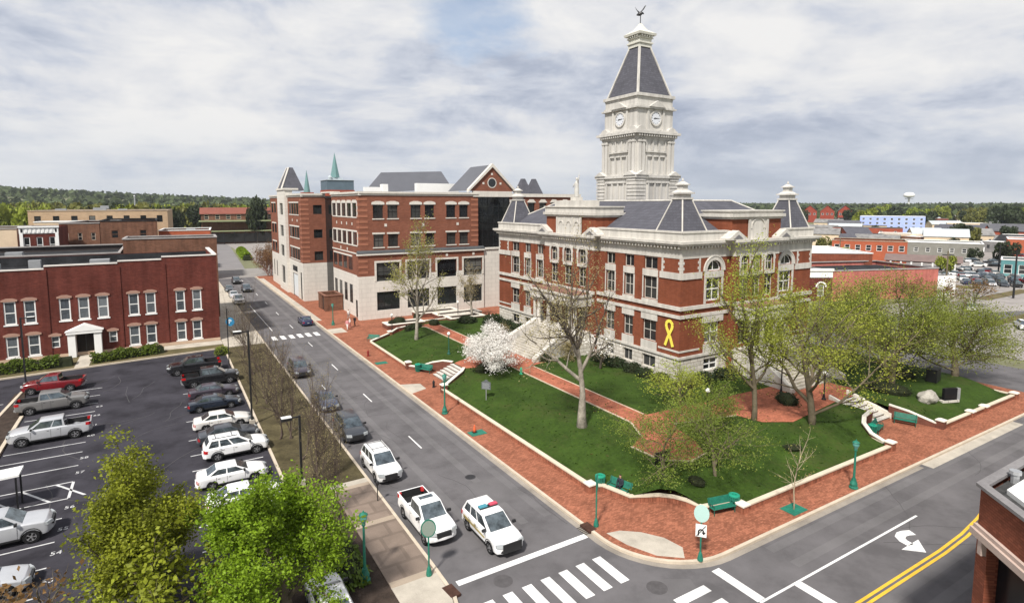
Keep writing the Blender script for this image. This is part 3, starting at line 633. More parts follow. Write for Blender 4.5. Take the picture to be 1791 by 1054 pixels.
    dent(LF, Y0 - .1, pl[0] - .6); dent(LF, pl[1] + .6, Y1); dent(LP, pl[0], pl[1]); dent(RF, X0, pr[0] - .6); dent(RF, pr[1] + .6, X1); dent(RP, pr[0], pr[1])
    P(b, 'dentils', CHW)
    b = MB(); b.ring(X0, Y0, X1, Y1, 16.5, 17.35, .1, .5); b.ring(X0, Y0, X1, Y1, 17.35, 17.55, .2, .6); P(b, 'parapet', CHW)
    # stone lintels and sills round the plain windows
    for a, c in lw:
        b = MB()
        b.fb(LF, a - .22, c + .22, 7.37, 8.13, -.02, .10); b.fb(LF, a - .2, c + .2, 3.96, 4.93, -.02, .07); b.fb(LF, a - .15, c + .15, 12.36, 13.13, -.02, .08); b.fb(LF, a - .18, c + .18, 9.46, 9.73, -.02, .12)
        b.fb(LF, a - .18, a - .003, 9.8, 12.3, -.02, .05); b.fb(LF, c + .003, c + .18, 9.8, 12.3, -.02, .05); P(b, 'window_surround', CHW)
    for c in ar:
        b = MB()
        for s2 in (-1, 1): b.fb(RF, c + s2 * 1.24 - .1 * (s2 < 0) * 3, c + s2 * 1.24 + .1 * (s2 > 0) * 3, 9.5, 13.08, -.02, .08)
        b.fb(RF, c - 1.7, c + 1.7, 7.37, 8.13, -.02, .12); b.fb(RF, c - 1.4, c + 1.4, 3.97, 4.93, -.02, .08); b.fb(RF, c - 1.55, c + 1.55, 12.36, 13.07, -.02, .10)
        b.arch(RF, c, 13.1, 1.2, 1.62, -.02, .10); b.arch(RF, c, 13.1, 1.62, 1.74, -.02, .16); P(b, 'window_surround', CHW)
    for a, c in pw: b = MB(); b.fb(LP, a - .18, c + .18, 12.36, 12.74, -.02, .09); b.arch(LP, (a + c) / 2, 14.05, .8, 1.15, -.02, .09); b.fb(LP, a - .3, a - .003, 12.75, 14.04, -.02, .09); b.fb(LP, c + .003, c + .3, 12.75, 14.04, -.02, .09); P(b, 'window_surround', CHW)
    for a, c in q3: b = MB(); b.fb(RP, a - .18, c + .18, 12.36, 12.74, -.02, .09); b.arch(RP, (a + c) / 2, 14.05, .75, 1.07, -.02, .09); b.fb(RP, a - .2, a - .003, 12.75, 14.04, -.02, .09); b.fb(RP, c + .003, c + .2, 12.75, 14.04, -.02, .09); P(b, 'window_surround', CHW)
    fm = mat('sash_paint', (.50, .47, .42), .6, .06, 1, 10.)
    for (a, c) in lw:
        u = (a + c) / 2; ww = c - a
        for z0, z1, ny in ((*upp, 2), (*tra, 1), (*low, 2), (*bas, 1)): window(LF, u, z0, ww, z1 - z0, T, org, 2, ny, fm, GLASS, -.25, fw=.09)
    for a, c in pw:
        window(LP, (a + c) / 2, upp[0], c - a, upp[1] - upp[0], T, org, 2, 2, fm, GLASS, -.25, fw=.09); window(LP, (a + c) / 2, 12.75, c - a, 2.1, T, org, 2, 2, fm, GLASS, -.25, True, .09)
        window(LP, (a + c) / 2, 4.4, c - a, 3.0, T, org, 2, 2, fm, GLASS, -.25, fw=.09)
    for a, c in rh:
        u = (a + c) / 2
        for z0, z1 in (upp, low, bas): window(RF, u, z0, c - a, z1 - z0, T, org, 2, 2, WHITE, GLASS, -.25, fw=.16)
        window(RF, u, 13.1, c - a, 1.2, T, org, 2, 1, WHITE, GLASS, -.25, True, .12)
    for a, c in q3:
        window(RP, (a + c) / 2, upp[0], c - a, upp[1] - upp[0], T, org, 2, 2, fm, GLASS, -.25, fw=.1); window(RP, (a + c) / 2, 12.75, c - a, 2.05, T, org, 2, 2, fm, GLASS, -.25, True, .1)
        window(RP, (a + c) / 2, 4.4, c - a, 3.0, T, org, 2, 2, fm, GLASS, -.25, fw=.1)
    # porch, columns and flights of steps on both fronts
    def porch(f, uc, half, d1, nm, top, ws):
        a = MB(); a.fb(f, uc - half, uc + half, .9, 4.15, -.02, d1); P(a, nm + '_base' if 0 else 'porch_base', RUST)
        a = MB(); a.fb(f, uc - half - .1, uc + half + .1, 7.55, 8.75, -.02, d1 + .1); a.fb(f, uc - half - .3, uc + half + .3, 8.75, 9.0, -.02, d1 + .3); P(a, 'entablature', CHW)
        a = MB(); a.fb(f, uc - half + .1, uc + half - .1, 9.005, 9.2, .0, d1 - .05); P(a, 'porch_roof', mat('porch_roofing', (.23, .12, .095), .85, .2, .6, 6.))
        for k in ws:
            x, y, z = f.W(uc + k, d1 - .4, 0); P(MB().lathe([(.36, 4.15), (.36, 4.4), (.27, 4.5), (.26, 5.2), (.22, 7.2), (.30, 7.35), (.32, 7.55)], x, y, 0, 12), 'column', CHW, smooth=False)
        n = 15; run = 5.6; a = MB()
        for k in range(n):
            z = 4.15 - (k + 1) * 2.9 / (n + 1) * 1.0; a.fb(f, uc - ws_w, uc + ws_w, .9, z, d1 + k * run / n, d1 + (k + 1) * run / n)
        P(a, 'stair', mat('stair_stone', (.42, .39, .335), .9, .12, .8, 8., stain=.25))
        for sg in (-1, 1):
            W = f.W; u0, u1 = uc + sg * (ws_w + .02), uc + sg * (ws_w + .75)
            v = [W(u0, d1, .9), W(u1, d1, .9), W(u1 + sg * .9, d1 + run + .3, .9), W(u0 + sg * .9, d1 + run + .3, .9), W(u0, d1, 4.9), W(u1, d1, 4.9), W(u1 + sg * .9, d1 + run + .3, 1.75), W(u0 + sg * .9, d1 + run + .3, 1.75)]
            P(MB().hexa(v), 'stair_wall', CHW, bevel=.04)
    ws_w = 3.3
    porch(LP, cL, 5.0, 2.6, 'west', True, (-4.6, -3.6, -1.3, 1.3, 3.6, 4.6)); porch(RP, cR, 3.6, 2.2, 'south', True, (-3.2, -1.2, 1.2, 3.2))
    dm = mat('dark_door', (.05, .03, .02), .5, .2, 1, 8.)
    # attics over the pavilions, with pediments at their feet
    def attic(f, uc, half, wp, zt_, dp, nwin, nm):
        a = MB(); W = f.W; a.fb(f, uc - half, uc + half, 16.5, 18.75, -dp, -.25); P(a, 'attic_wall', CHB)
        b = MB(); b.fb(f, uc - half - .12, uc + half + .12, 18.75, 19.0, -dp - .1, -.1); b.fb(f, uc - half - .35, uc + half + .35, 19.0, 19.35, -dp - .3, .15); b.fb(f, uc - half - .15, uc + half + .15, 19.35, zt_, -dp - .1, -.08); b.fb(f, uc - half - .3, uc + half + .3, zt_, zt_ + .16, -dp - .2, .06)
        b.fb(f, uc - wp, uc + wp, 16.5, 18.748, -.24, -.10)
        for k in range(nwin + 1): u = uc - wp + 2 * wp * k / nwin; b.fb(f, u - .14, u + .14, 16.5, 18.7, -.1, .04)
        for k in range(nwin):
            u = uc - wp + 2 * wp * (k + .5) / nwin; q = wp / nwin - .45; b.arch(f, u, 17.7, q, q + .14, -.1, .0, n=8)
        P(b, 'attic_cornice', CHW)
        for sg in (-1, 1):
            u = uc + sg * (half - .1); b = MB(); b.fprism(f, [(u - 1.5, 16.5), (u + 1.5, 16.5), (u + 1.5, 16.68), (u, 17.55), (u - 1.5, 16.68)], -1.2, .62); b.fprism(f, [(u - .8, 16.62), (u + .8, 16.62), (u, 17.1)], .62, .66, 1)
            P(b, 'pediment', [CHW, mat('pediment_painted_shadow', (.16, .155, .16), .8)])  # dark triangle paints the shadow inside the pediment
    attic(LP, cL, 5.4, 2.6, 20.0, 4.6, 3, 'w'); attic(RP, cR, 4.4, 1.6, 19.6, 4.2, 1, 's')
    b = MB(); b.cb(X0 + .6, cL, 20.16, 1.2, 3.3, 20.9); b.cb(X0 + .6, cL, 20.9, .55, .6, 21.35); P(b, 'pedestal', CHW)
    # roof
    z0, z1 = 17.3, 20.85; A = (X0 + .9, Y0 + .9, X1 - .9, Y1 - .9); B = (53.9, 50.2, 63.7, 74.5); rf = MB()
    pa = [(A[0], A[1], z0), (A[2], A[1], z0), (A[2], A[3], z0), (A[0], A[3], z0)]; pb = [(B[0], B[1], z1), (B[2], B[1], z1), (B[2], B[3], z1), (B[0], B[3], z1)]
    for k in range(4): rf.face([pa[k], pa[(k + 1) % 4], pb[(k + 1) % 4], pb[k]])
    rf.face(pb); ro = P(rf, 'roof', SLATE)
    b = MB()
    for k in range(4): b.tube([pa[k], pb[k]], .13, 6); b.tube([pb[k], pb[(k + 1) % 4]], .16, 6)
    P(b, 'ridge', CHW, ro)
    # corner turrets
    def turret(x, y):
        h = 1.95; b = MB(); b.frust(x, y, 17.3, h, h, 20.95, .72, .72); t = P(b, 'turret', SLATE)
        c = MB(); q = [(-1, -1), (1, -1), (1, 1), (-1, 1)]
        for sx, sy in q: c.tube([(x + sx * h, y + sy * h, 17.4), (x + sx * .72, y + sy * .72, 20.95)], .085, 6)
        for k in range(4): c.tube([(x + q[k][0] * h, y + q[k][1] * h, 17.42), (x + q[(k + 1) % 4][0] * h, y + q[(k + 1) % 4][1] * h, 17.42)], .1, 6)
        P(c, 'hip_trim', CHW, t)
        c = MB(); c.cb(x, y, 20.95, .85, .85, 21.15); c.cb(x, y, 21.15, .66, .66, 21.55); c.cb(x, y, 21.55, .95, .95, 21.72); c.frust(x, y, 21.72, .8, .8, 22.0, .45, .45); c.cb(x, y, 22.0, .4, .4, 22.5); c.cb(x, y, 22.5, .58, .58, 22.62); c.frust(x, y, 22.62, .5, .5, 22.95, .12, .12); c.lathe([(.08, 22.95), (.14, 23.05), (.05, 23.3)], x, y, 0, 8)
        P(c, 'lantern', TWW, t)
    for x in (49.35, 68.3):
        for y in (45.35, 79.8): turret(x, y)
    # ---- the clock tower
    cx, cy = 59.1, 62.9; ft = [(F('-X', 0), 1), (F('-Y', 0), 0), (F('+X', 0), 1), (F('+Y', 0), 0)]
    def faces(h): return [(F('-X', cx - h), cy), (F('-Y', cy - h), cx), (F('+X', cx + h), cy), (F('+Y', cy + h), cx)]
    def rb(m, z0, z1, h, o): m.cb(cx, cy, z0, h + o, h + o, z1)
    tw = MB(); rb(tw, 19.5, 24.0, 4.0, 0); rb(tw, 24.0, 29.3, 3.5, 0); rb(tw, 30.55, 33.4, 3.35, 0); rb(tw, 33.9, 34.75, 3.3, 0)
    for f, c in faces(4.0):                               # banded corner piers of the base stage
        for sg in (-1, 1):
            for k in range(7):
                u0, u1 = sorted((c + sg * 4.06, c + sg * 2.35)); tw.fb(f, u0, u1, 20.6 + k * .5, 20.6 + k * .5 + .38, -.02, .16 + .002 * k)
        for k in range(4): u = c - 1.8 + k * 1.2; tw.fb(f, u - .12, u + .12, 20.6, 23.3, -.02, .2)
        tw.fb(f, c - 2.1, c + 2.1, 23.3, 23.6, -.02, .24)
    for f, c in faces(3.5):                               # paired pilasters and blind panels of the shaft
        for sg in (-1, 1):
            for q0 in (3.1, 2.45): u = c + sg * q0; tw.fb(f, u - .24, u + .24, 24.6, 29.2, -.02, .30); tw.fb(f, u - .32, u + .32, 28.85, 29.1, -.02, .38); tw.fb(f, u - .32, u + .32, 24.6, 24.85, -.02, .38)
        tw.fb(f, c - 1.95, c + 1.95, 27.5, 27.7, -.02, .26)
        for k in range(4): u = c - 1.8 + k * 1.2; tw.fb(f, u - .14, u + .14, 24.62, 27.0, -.02, .20)
        for k in range(3): u = c - 1.2 + k * 1.2; tw.fb(f, u - .4, u + .4, 26.9, 27.12, -.02, .26)
        for k in range(4): u = c - 1.8 + k * 1.2; tw.fb(f, u - .14, u + .14, 27.75, 29.1, -.02, .16)
    tower = P(tw, 'clock_tower', TWW)
    m = MB(); rb(m, 24.0, 24.35, 4.0, .3); rb(m, 24.35, 24.6, 4.0, -.1); rb(m, 29.3, 29.55, 3.5, .12); rb(m, 29.55, 29.95, 3.5, .2); rb(m, 29.95, 30.3, 3.5, .7); rb(m, 30.3, 30.55, 3.5, .35); rb(m, 33.4, 33.62, 3.35, .35); rb(m, 33.62, 33.9, 3.35, .12); rb(m, 34.75, 35.0, 3.3, .05); rb(m, 35.0, 35.4, 3.3, .25)
    for f, c in faces(3.72):
        u = -3.6
        while u < 3.5: m.fb(f, c + u, c + u + .2, 29.62, 29.945, -.03, .38); u += .45
    for f, c in faces(4.1):                               # little pediments over the corners and faces of the base stage
        for u in (-3.1, 0, 3.1):
            if u: m.fprism(f, [(c + u - 1.15, 24.36), (c + u + 1.15, 24.36), (c + u, 24.95)], -.55, .34)
    for f, c in faces(3.4):
        m.fprism(f, [(c - 1.5, 33.62), (c + 1.5, 33.62), (c, 34.5)], -.4, .45)
        for sg in (-1, 1):
            m.fprism(f, [(c + sg * 2.9 - .75, 30.55), (c + sg * 2.9 + .75, 30.55), (c + sg * 2.9 + .5, 30.85), (c + sg * 2.9, 31.05), (c + sg * 2.9 - .5, 30.85)], -.5, .42)
            m.fb(f, c + sg * 1.45 - .16, c + sg * 1.45 + .16, 30.56, 33.38, -.1, .12)
    P(m, 'tower_cornice', TWW, tower)
    for f, c in faces(3.40):
        x, y, z = f.W(c, 0, 32.15); dial = MB(); L = FR(0, 0, 0)
        dial.fprism(L, [(1.0 * math.cos(k * PI / 14), 1.0 * math.sin(k * PI / 14)) for k in range(28)], .02, .06, 0)
        dial.arch(L, 0, 0, 1.0, 1.22, .0, .13, 1, 28, 0, 2 * PI)
        for k in range(12): a = k * PI / 6; dial.fprism(L, [(.78 * math.cos(a - .05), .78 * math.sin(a - .05)), (.93 * math.cos(a - .05), .93 * math.sin(a - .05)), (.93 * math.cos(a + .05), .93 * math.sin(a + .05)), (.78 * math.cos(a + .05), .78 * math.sin(a + .05))], .06, .075, 2)
        for a, ln, wd_ in ((R(3), .62, .055), (R(188), .5, .07), (R(173), .34, .08)):
            q = (-math.sin(a) * wd_, math.cos(a) * wd_); dial.fprism(L, [(q[0], q[1]), (-q[0], -q[1]), (ln * math.cos(a) - q[0] * .5, ln * math.sin(a) - q[1] * .5), (ln * math.cos(a) + q[0] * .5, ln * math.sin(a) + q[1] * .5)], .08, .10, 2)
        o = dial.part('clock_face', [mat('dial_white', (.60, .62, .66), .5, .05), TWW, BLACK], tower); o.location = (x - org[0], y - org[1], z - org[2]); o.rotation_euler = (0, 0, f.th); o.scale = (.86, 1, .86)
    m = MB(); m.frust(cx, cy, 35.4, 3.05, 3.05, 42.2, 1.02, 1.02); P(m, 'tower_roof', SLATE, tower)
    m = MB()
    for sx, sy in ((-1, -1), (1, -1), (1, 1), (-1, 1)): m.hexa([(cx + sx * 3.1 - .13, cy + sy * 3.1 - .13, 35.4), (cx + sx * 3.1 + .13, cy + sy * 3.1 - .13, 35.4), (cx + sx * 3.1 + .13, cy + sy * 3.1 + .13, 35.4), (cx + sx * 3.1 - .13, cy + sy * 3.1 + .13, 35.4), (cx + sx * 1.02 - .13, cy + sy * 1.02 - .13, 42.2), (cx + sx * 1.02 + .13, cy + sy * 1.02 - .13, 42.2), (cx + sx * 1.02 + .13, cy + sy * 1.02 + .13, 42.2), (cx + sx * 1.02 - .13, cy + sy * 1.02 + .13, 42.2)])
    P(m, 'tower_hip', TWW, tower)
    m = MB(); rb(m, 42.2, 42.7, 1.15, 0); rb(m, 42.7, 42.9, 1.3, 0); rb(m, 42.9, 43.4, 1.12, 0); rb(m, 43.4, 43.55, 1.3, 0); rb(m, 43.55, 43.8, 1.1, 0); m.frust(cx, cy, 43.8, 1.55, 1.55, 44.1, 1.62, 1.62); m.frust(cx, cy, 44.1, 1.6, 1.6, 44.7, .7, .7); m.frust(cx, cy, 44.7, .7, .7, 45.6, .12, .12)
    for f, c in faces(1.1):
        for k in range(5): m.fb(f, c - .9 + .45 * k - .1, c - .9 + .45 * k + .1, 43.56, 43.79, 0, .35)
    P(m, 'tower_cap', mat('cap_stone', (.57, .56, .50), .85, .1, .6, 6.), tower)
    # eagle weathervane with raised wings
    m = MB(); m.tube([(cx, cy, 45.5), (cx, cy, 46.7)], .06, 6)
    a = (.856, -.517)                                     # wings spread across the view
    e = lambda u, v, z: (cx + a[0] * u - a[1] * v, cy + a[1] * u + a[0] * v, z)
    m.tube([e(-.55, 0, 46.75), e(-.25, 0, 46.85), e(.05, 0, 47.0), e(.3, .1, 47.05), e(.5, .15, 46.95)], [.08, .24, .27, .15, .05], 8)
    for pts in ([(0, .1, 47.1), (.5, .2, 47.6), (.85, .3, 48.2), (.62, .3, 48.1), (.3, .2, 47.6), (-.1, .1, 47.15)], [(-.1, -.1, 47.1), (-.5, -.2, 47.35), (-.85, -.3, 47.75), (-.6, -.3, 47.3), (-.3, -.2, 46.95)]):
        q = [e(*p) for p in pts]; n = len(q); m.add([(x, y, z) for x, y, z in q] + [(x + .06, y + .08, z) for x, y, z in q], [tuple(range(n)), tuple(range(2 * n - 1, n - 1, -1))] + [(i, (i + 1) % n, n + (i + 1) % n, n + i) for i in range(n)])
    P(m, 'eagle_weathervane', BRONZE, tower)
courthouse()
# the statue on the west pedestal
def statue():
    x, y, z = 47.76, 62.3, 21.35
    m = MB(); m.lathe([(.34, 0), (.36, .1), (.30, .6), (.33, 1.1), (.25, 1.45), (.30, 1.75), (.26, 2.0), (.12, 2.12), (.10, 2.2), (.16, 2.32), (.17, 2.48), (.10, 2.6)], x, y, z, 12)
    m.tube([(x, y - .25, z + 1.95), (x - .1, y - .5, z + 2.3), (x - .05, y - .55, z + 2.9)], [.09, .08, .06], 6); m.tube([(x, y + .25, z + 1.9), (x - .1, y + .5, z + 1.6), (x - .2, y + .55, z + 1.3)], [.09, .08, .05], 6)
    m.tube([(x - .25, y - .55, z + 2.85), (x + .15, y - .55, z + 2.85)], .03, 5); m.tube([(x - .05, y - .55, z + 2.4), (x - .05, y - .55, z + 3.3)], .025, 5)
    tag(m.part('statue', mat('statue_stone', (.48, .47, .44), .8, .1, 2, 9.), None, (x, y, z), smooth=True), 'robed stone figure with one raised arm, standing on the courthouse pedestal', 'statue')
statue()
# yellow ribbon on the corner
def ribbon():
    f = F('-X', 47.16); uc, zc = 44.55, 6.4; m = MB()
    def strip(pts, w, d):
        for i in range(len(pts) - 1):
            (a, b), (c, e) = pts[i], pts[i + 1]; L = math.dist((a, b), (c, e)); nx, ny = -(e - b) / L * w, (c - a) / L * w
            dd = d + .03 * i / len(pts); m.fprism(f, [(uc + a + nx, zc + b + ny), (uc + a - nx, zc + b - ny), (uc + c - nx, zc + e - ny), (uc + c + nx, zc + e + ny)], dd, dd + .05)
    loop = [(-.55, -1.45), (-.2, -.55), (.15, .1), (.42, .6), (.46, .95), (.3, 1.25), (0, 1.36), (-.3, 1.25), (-.46, .95), (-.42, .6), (-.15, .1), (.2, -.55), (.55, -1.45)]
    strip(loop, .17, .07)
    tag(m.part('yellow_ribbon', mat('yellow_ribbon', (.80, .68, .10), .5, .05, 1, 8.), None, f.W(uc, 0, 5)), 'large looped yellow awareness ribbon hung on the brick courthouse corner', 'ribbon')
ribbon()
# ================================================================ office block behind the courthouse
def office():
    X0, Y0 = 29.37, 99.7; org = (38, 125, .1)
    T = thing('office_building', 'large brick and pale stone office block with dark windows behind the green', 'office building', org)
    P = lambda m, n, mt, par=None, **k: m.part(n, mt, par or T, org, **k)
    LF, RF = F('-X', X0), F('-Y', Y0); TL, TR = F('-X', 24.92), F('-Y', 125.21)
    br = MB(); stn = MB()
    # main block: street face
    cols = [102.2 + 3.5 * k for k in range(5)]; fl = [(18.2, 20.6), (13.2, 15.5), (8.5, 10.9)]
    hl = [(y - 1.3, y + 1.3, a, b) for y in cols[:5] for a, b in fl[:2]] + [(y - 1.3, y + 1.3, 8.5, 10.9) for y in cols[1:]]
    br.wall(LF, Y0, 118.2, 7.8, 21.9, hl, .1)
    gh = [(y - 1.0, y + 1.0, 2.4, 5.8) for y in cols[1:]] + [(101.4, 102.9, .2, 3.3)]
    stn.wall(LF, Y0, 118.2, 0, 7.8, gh, .1)
    # main block: face to the green
    up4 = [(31.85, 33.7), (34.5, 36.4), (38.85, 40.8), (41.6, 43.45), (45.9, 47.8), (48.6, 50.45)]
    h2 = [(a, b, 17.9, 20.3) for a, b in up4] + [(a, b, 12.85, 15.1) for a, b in up4]
    br.wall(RF, X0, 52.6, 12.2, 21.9, h2, .35)
    RF2 = F('-Y', Y0 - .45)                                          # two lower storeys stand forward
    big = [(32.1, 36.35), (37.8, 42.1), (43.7, 47.7), (49.2, 53.2)]
    h3 = [(a, b, 7.82, 10.1) for a, b in big]; br.wall(RF2, X0 - .45, 53.6, 7.82, 11.8, h3, .5)
    stn.wall(RF2, X0 - .45, 53.6, 0, 7.82, [(a, b, 6.8, 7.82) for a, b in big] + [(a, b, 1.6, 4.9) for a, b in big], .5)
    br.face([(X0 - .45, Y0 - .45, 7.8), (X0, Y0 - .45, 7.8), (X0, Y0 - .45, 11.8), (X0 - .45, Y0 - .45, 11.8)]) if 0 else None
    LF2 = F('-X', X0 - .45); br.wall(LF2, Y0 - .45, Y0 + .6, 7.82, 11.8); stn.wall(LF2, Y0 - .45, Y0 + .6, 0, 7.82)
    br.face([(X0 - .45, Y0 + .6, 7.82), (X0, Y0 + .6, 7.82), (X0, Y0 + .6, 11.8), (X0 - .45, Y0 + .6, 11.8)]); stn.face([(X0 - .45, Y0 + .6, 0), (X0, Y0 + .6, 0), (X0, Y0 + .6, 7.82), (X0 - .45, Y0 + .6, 7.82)])
    # stair tower block on the street
    tw = [134.8, 131.6, 129.6, 127.6]; hT = [(y - 1.0, y + 1.0, a, b) for y in (137, 134.4, 131.8, 129.2) for a, b in fl] + [(y - 1.2, y + 1.2, a, b) for y in (157, 161) for a, b in fl]
    br.wall(TL, 125.21, 139.9, 8.1, 22.2, [h for h in hT if h[1] < 139.9], .1); br.wall(TL, 149.6, 164, 8.1, 22.2, [h for h in hT if h[0] > 150], .1)
    gT = [(127.0, 128.1, .2, 6.0), (131, 136.6, .15, 5.2), (131.2, 136.4, 5.7, 6.9)]; stn.wall(TL, 125.21, 139.9, 0, 8.1, gT, .1); stn.wall(TL, 149.6, 164, 0, 8.1, [(y - .5, y + .5, 2.2, 6.2) for y in (153, 157, 161)], .3)
    br.wall(TR, 24.92, 29.8, 8.1, 22.2, [(27.3, 29.1, a + .1, b - .4) for a, b in fl], .3); stn.wall(TR, 24.92, 29.8, 0, 8.1)
    WP = F('-X', 24.3); stn.wall(WP, 139.9, 149.6, 0, 23.6, [(142.6, 146.9, a - .3, b) for a, b in fl] + [(142.6, 146.9, 1.8, 6)], .3)
    for y in (139.9, 149.6): stn.face([(24.3, y, 0), (26, y, 0), (26, y, 23.6), (24.3, y, 23.6)])
    # dark glazed joint between the blocks
    g = MB(); g.face([(29.8, 125.2, 0), (30.6, 118.2, 0), (30.6, 118.2, 21.9), (29.8, 125.2, 21.9)]); g.face([(30.6, 118.2, 0), (X0, 118.2, 0), (X0, 118.2, 21.9), (30.6, 118.2, 21.9)]); P(g, 'glazed_joint', GLASS0)
    bk = MB(); bk.box(24.95, 164, 0, 60, 164.2, 22.2); bk.box(60, 100.5, 0, 60.2, 164, 22); P(bk, 'rear_wall', ANB)
    P(br, 'wall', ANB); P(stn, 'stone_base', ANW)
    # quoin bands of darker, lighter and pale bricks at the corners
    q = MB()
    for k in range(14):
        z = 8.3 + k * .98
        q.fb(TL, 125.21 - .05, 126.8, z, z + .42, -.02, .05); q.fb(TR, 24.92, 26.4, z, z + .42, -.02, .05)
        if z > 12.4: q.fb(LF, Y0 - .05, Y0 + 1.5, z, z + .42, -.02, .05); q.fb(RF, X0, X0 + 1.5, z, z + .42, -.02, .05); q.fb(RF, 51.1, 52.6, z, z + .42, -.02, .05)
        elif z < 11.4: q.fb(RF2, X0 - .45, X0 + 1.2, z, z + .42, -.02, .05)
    P(q, 'brick_quoin', mat('quoin_brick', (.32, .135, .085), .85, .1, .6, 8.))
    c = MB()
    for f, a, b in ((LF, Y0 - .2, 118.2), (RF, X0, 52.6), (TL, 125.0, 139.9), (TL, 149.6, 164.2), (TR, 24.92, 29.8)): c.fb(f, a, b, 21.9, 22.25, -.4, .12); c.fb(f, a, b, 22.25, 22.6, -.4, .32)
    c.box(29.0, 117.9, 22.62, 31, 125.4, 22.9); c.fb(WP, 139.6, 149.9, 23.6, 24.0, -3, .2)
    P(c, 'cornice', ANW)
    rf = MB(); rf.box(X0 + .4, Y0 + .4, 21.7, 60, 125, 21.9); rf.box(25.3, 125.6, 21.9, 60, 164, 22.1); P(rf, 'roof', GROOF)
    c = MB()
    c.hexa([(X0 - .6, Y0 - .75, 11.8), (53.7, Y0 - .75, 11.8), (53.7, Y0 - .02, 11.8), (X0 - .6, Y0 - .02, 11.8), (X0 - .6, Y0 - .7, 12.0), (53.7, Y0 - .7, 12.0), (53.7, Y0 - .02, 12.32), (X0 - .6, Y0 - .02, 12.32)])
    P(c, 'ledge_roof', mat('ledge_slate', (.07, .075, .08), .7)); c = MB(); c.fb(RF2, X0 - .75, 53.7, 11.5, 11.798, -.1, .28); c.fb(LF, Y0 - .1, 118.2, 11.6, 11.8, -.1, .12); P(c, 'ledge', ANW)
    # lintels, surrounds
    c = MB()
    for a, b in up4:
        u = (a + b) / 2; c.fprism(RF, [(a - .25, 20.32), (b + .25, 20.32), (b + .2, 20.72), (u + .4, 20.95), (u - .4, 20.95), (a - .2, 20.72)], -.02, .1); c.fb(RF, a - .2, b + .2, 15.12, 15.42, -.02, .1)
        for z in (17.9, 12.85): c.fb(RF, a - .15, b + .15, z - .2, z - .01, -.02, .12)
    for a, b in big: c.fb(RF2, a - .35, b + .35, 10.12, 10.45, -.02, .1); c.fb(RF2, a - .35, a - .01, 6.9, 10.1, -.02, .08); c.fb(RF2, b + .01, b + .35, 6.9, 10.1, -.02, .08)
    for y in cols:
        c.fb(LF, y - 1.5, y + 1.5, 20.62, 20.98, -.02, .1); c.fb(LF, y - 1.1, y + 1.1, 20.98, 21.15, -.02, .1); [c.fb(LF, y + sg * 1.53 - .16, y + sg * 1.53 + .16, a, b, -.02, .07) for sg in (-1, 1) for a, b in ((18.19, 20.6), (13.19, 15.5))]
    c.fb(LF, 101.0, 117.4, 15.52, 15.8, -.02, .08); c.fb(LF, 104.5, 117.4, 10.92, 11.2, -.02, .08); c.fb(LF, 101.0, 117.4, 17.98, 18.18, -.02, .08); c.fb(LF, 101.0, 117.4, 12.98, 13.18, -.02, .08)
    for a, b in fl: c.fb(TL, 127.8, 138.3, b + .02, b + .3, -.02, .08); c.fb(TL, 127.8, 138.3, a - .2, a - .02, -.02, .08); c.fb(TL, 156, 162, b + .02, b + .3, -.02, .08)
    for f, us, z in ((LF, [104, 107.5, 111, 114.5], 16.9), (RF, [34.1, 41.2, 48.2], 16.7), (RF2, [45.7, 51.3], 10.95), (LF, [107.5, 112], 12.2), (TL, [129.7, 134.9], 16.9)):
        for u in us: c.fb(f, u - .22, u + .22, z - .25, z + .25, -.02, .06)
    P(c, 'lintel', ANW)
    wn = lambda f, u, z, w, h, nx=2, ny=1, g=None: window(f, u, z, w, h, T, org, nx, ny, BLACK, g or GLASS, -.06 if f in (LF, TL) else -.3, fw=.06)
    for a, b in up4: wn(RF, (a + b) / 2, 17.9, b - a, 2.4, 2, 2); wn(RF, (a + b) / 2, 12.85, b - a, 2.25, 2, 2)
    for a, b in big: wn(RF2, (a + b) / 2, 6.8, b - a, 3.3, 3, 2); wn(RF2, (a + b) / 2, 1.6, b - a, 3.3, 3, 2)
    for h in hl: wn(LF, (h[0] + h[1]) / 2, h[2], h[1] - h[0], h[3] - h[2])
    for h in gh: wn(LF, (h[0] + h[1]) / 2, h[2], h[1] - h[0], h[3] - h[2])
    for h in hT: wn(TL, (h[0] + h[1]) / 2, h[2], h[1] - h[0], h[3] - h[2])
    for a, b in fl: wn(TR, 28.2, a + .1, 1.8, b - a - .5); wn(WP, 144.75, a - .3, 4.3, b - a + .3, 3, 2)
    wn(WP, 144.75, 1.8, 4.3, 4.2, 3, 2); wn(TL, 127.55, .2, 1.1, 5.8); wn(TL, 133.8, 5.7, 5.2, 1.2, 3)
    for y in (153, 157, 161): wn(TL, y, 2.2, 1, 4)
    P(MB().fb(TL, 131.05, 136.55, .15, 5.15, -.28, -.2), 'garage_door', mat('pale_door', (.62, .66, .68), .6, .04))
    # atrium: dark curtain wall under a gable, pale block below
    AF = F('-Y', Y0 + .6); g = MB(); g.fb(AF, 52.6, 60, 11.9, 21.8, -.2, 0); cw = P(g, 'curtain_wall', GLASS0)
    g = MB()
    for k in range(7): u = 52.65 + k * 1.21; g.fb(AF, u - .04, u + .04, 11.9, 21.8, .001, .06)
    for k in range(7): z = 12.3 + k * 1.5; g.fb(AF, 52.6, 60, z - .03, z + .03, .002, .05)
    P(g, 'mullion', BLACK, cw)
    g = MB(); g.box(53.62, Y0 - .2, 0, 60.1, Y0 + .5, 11.6); g.box(53.5, Y0 - .4, 11.6, 60.2, Y0 + .6, 11.9); P(g, 'pale_block', ANW)
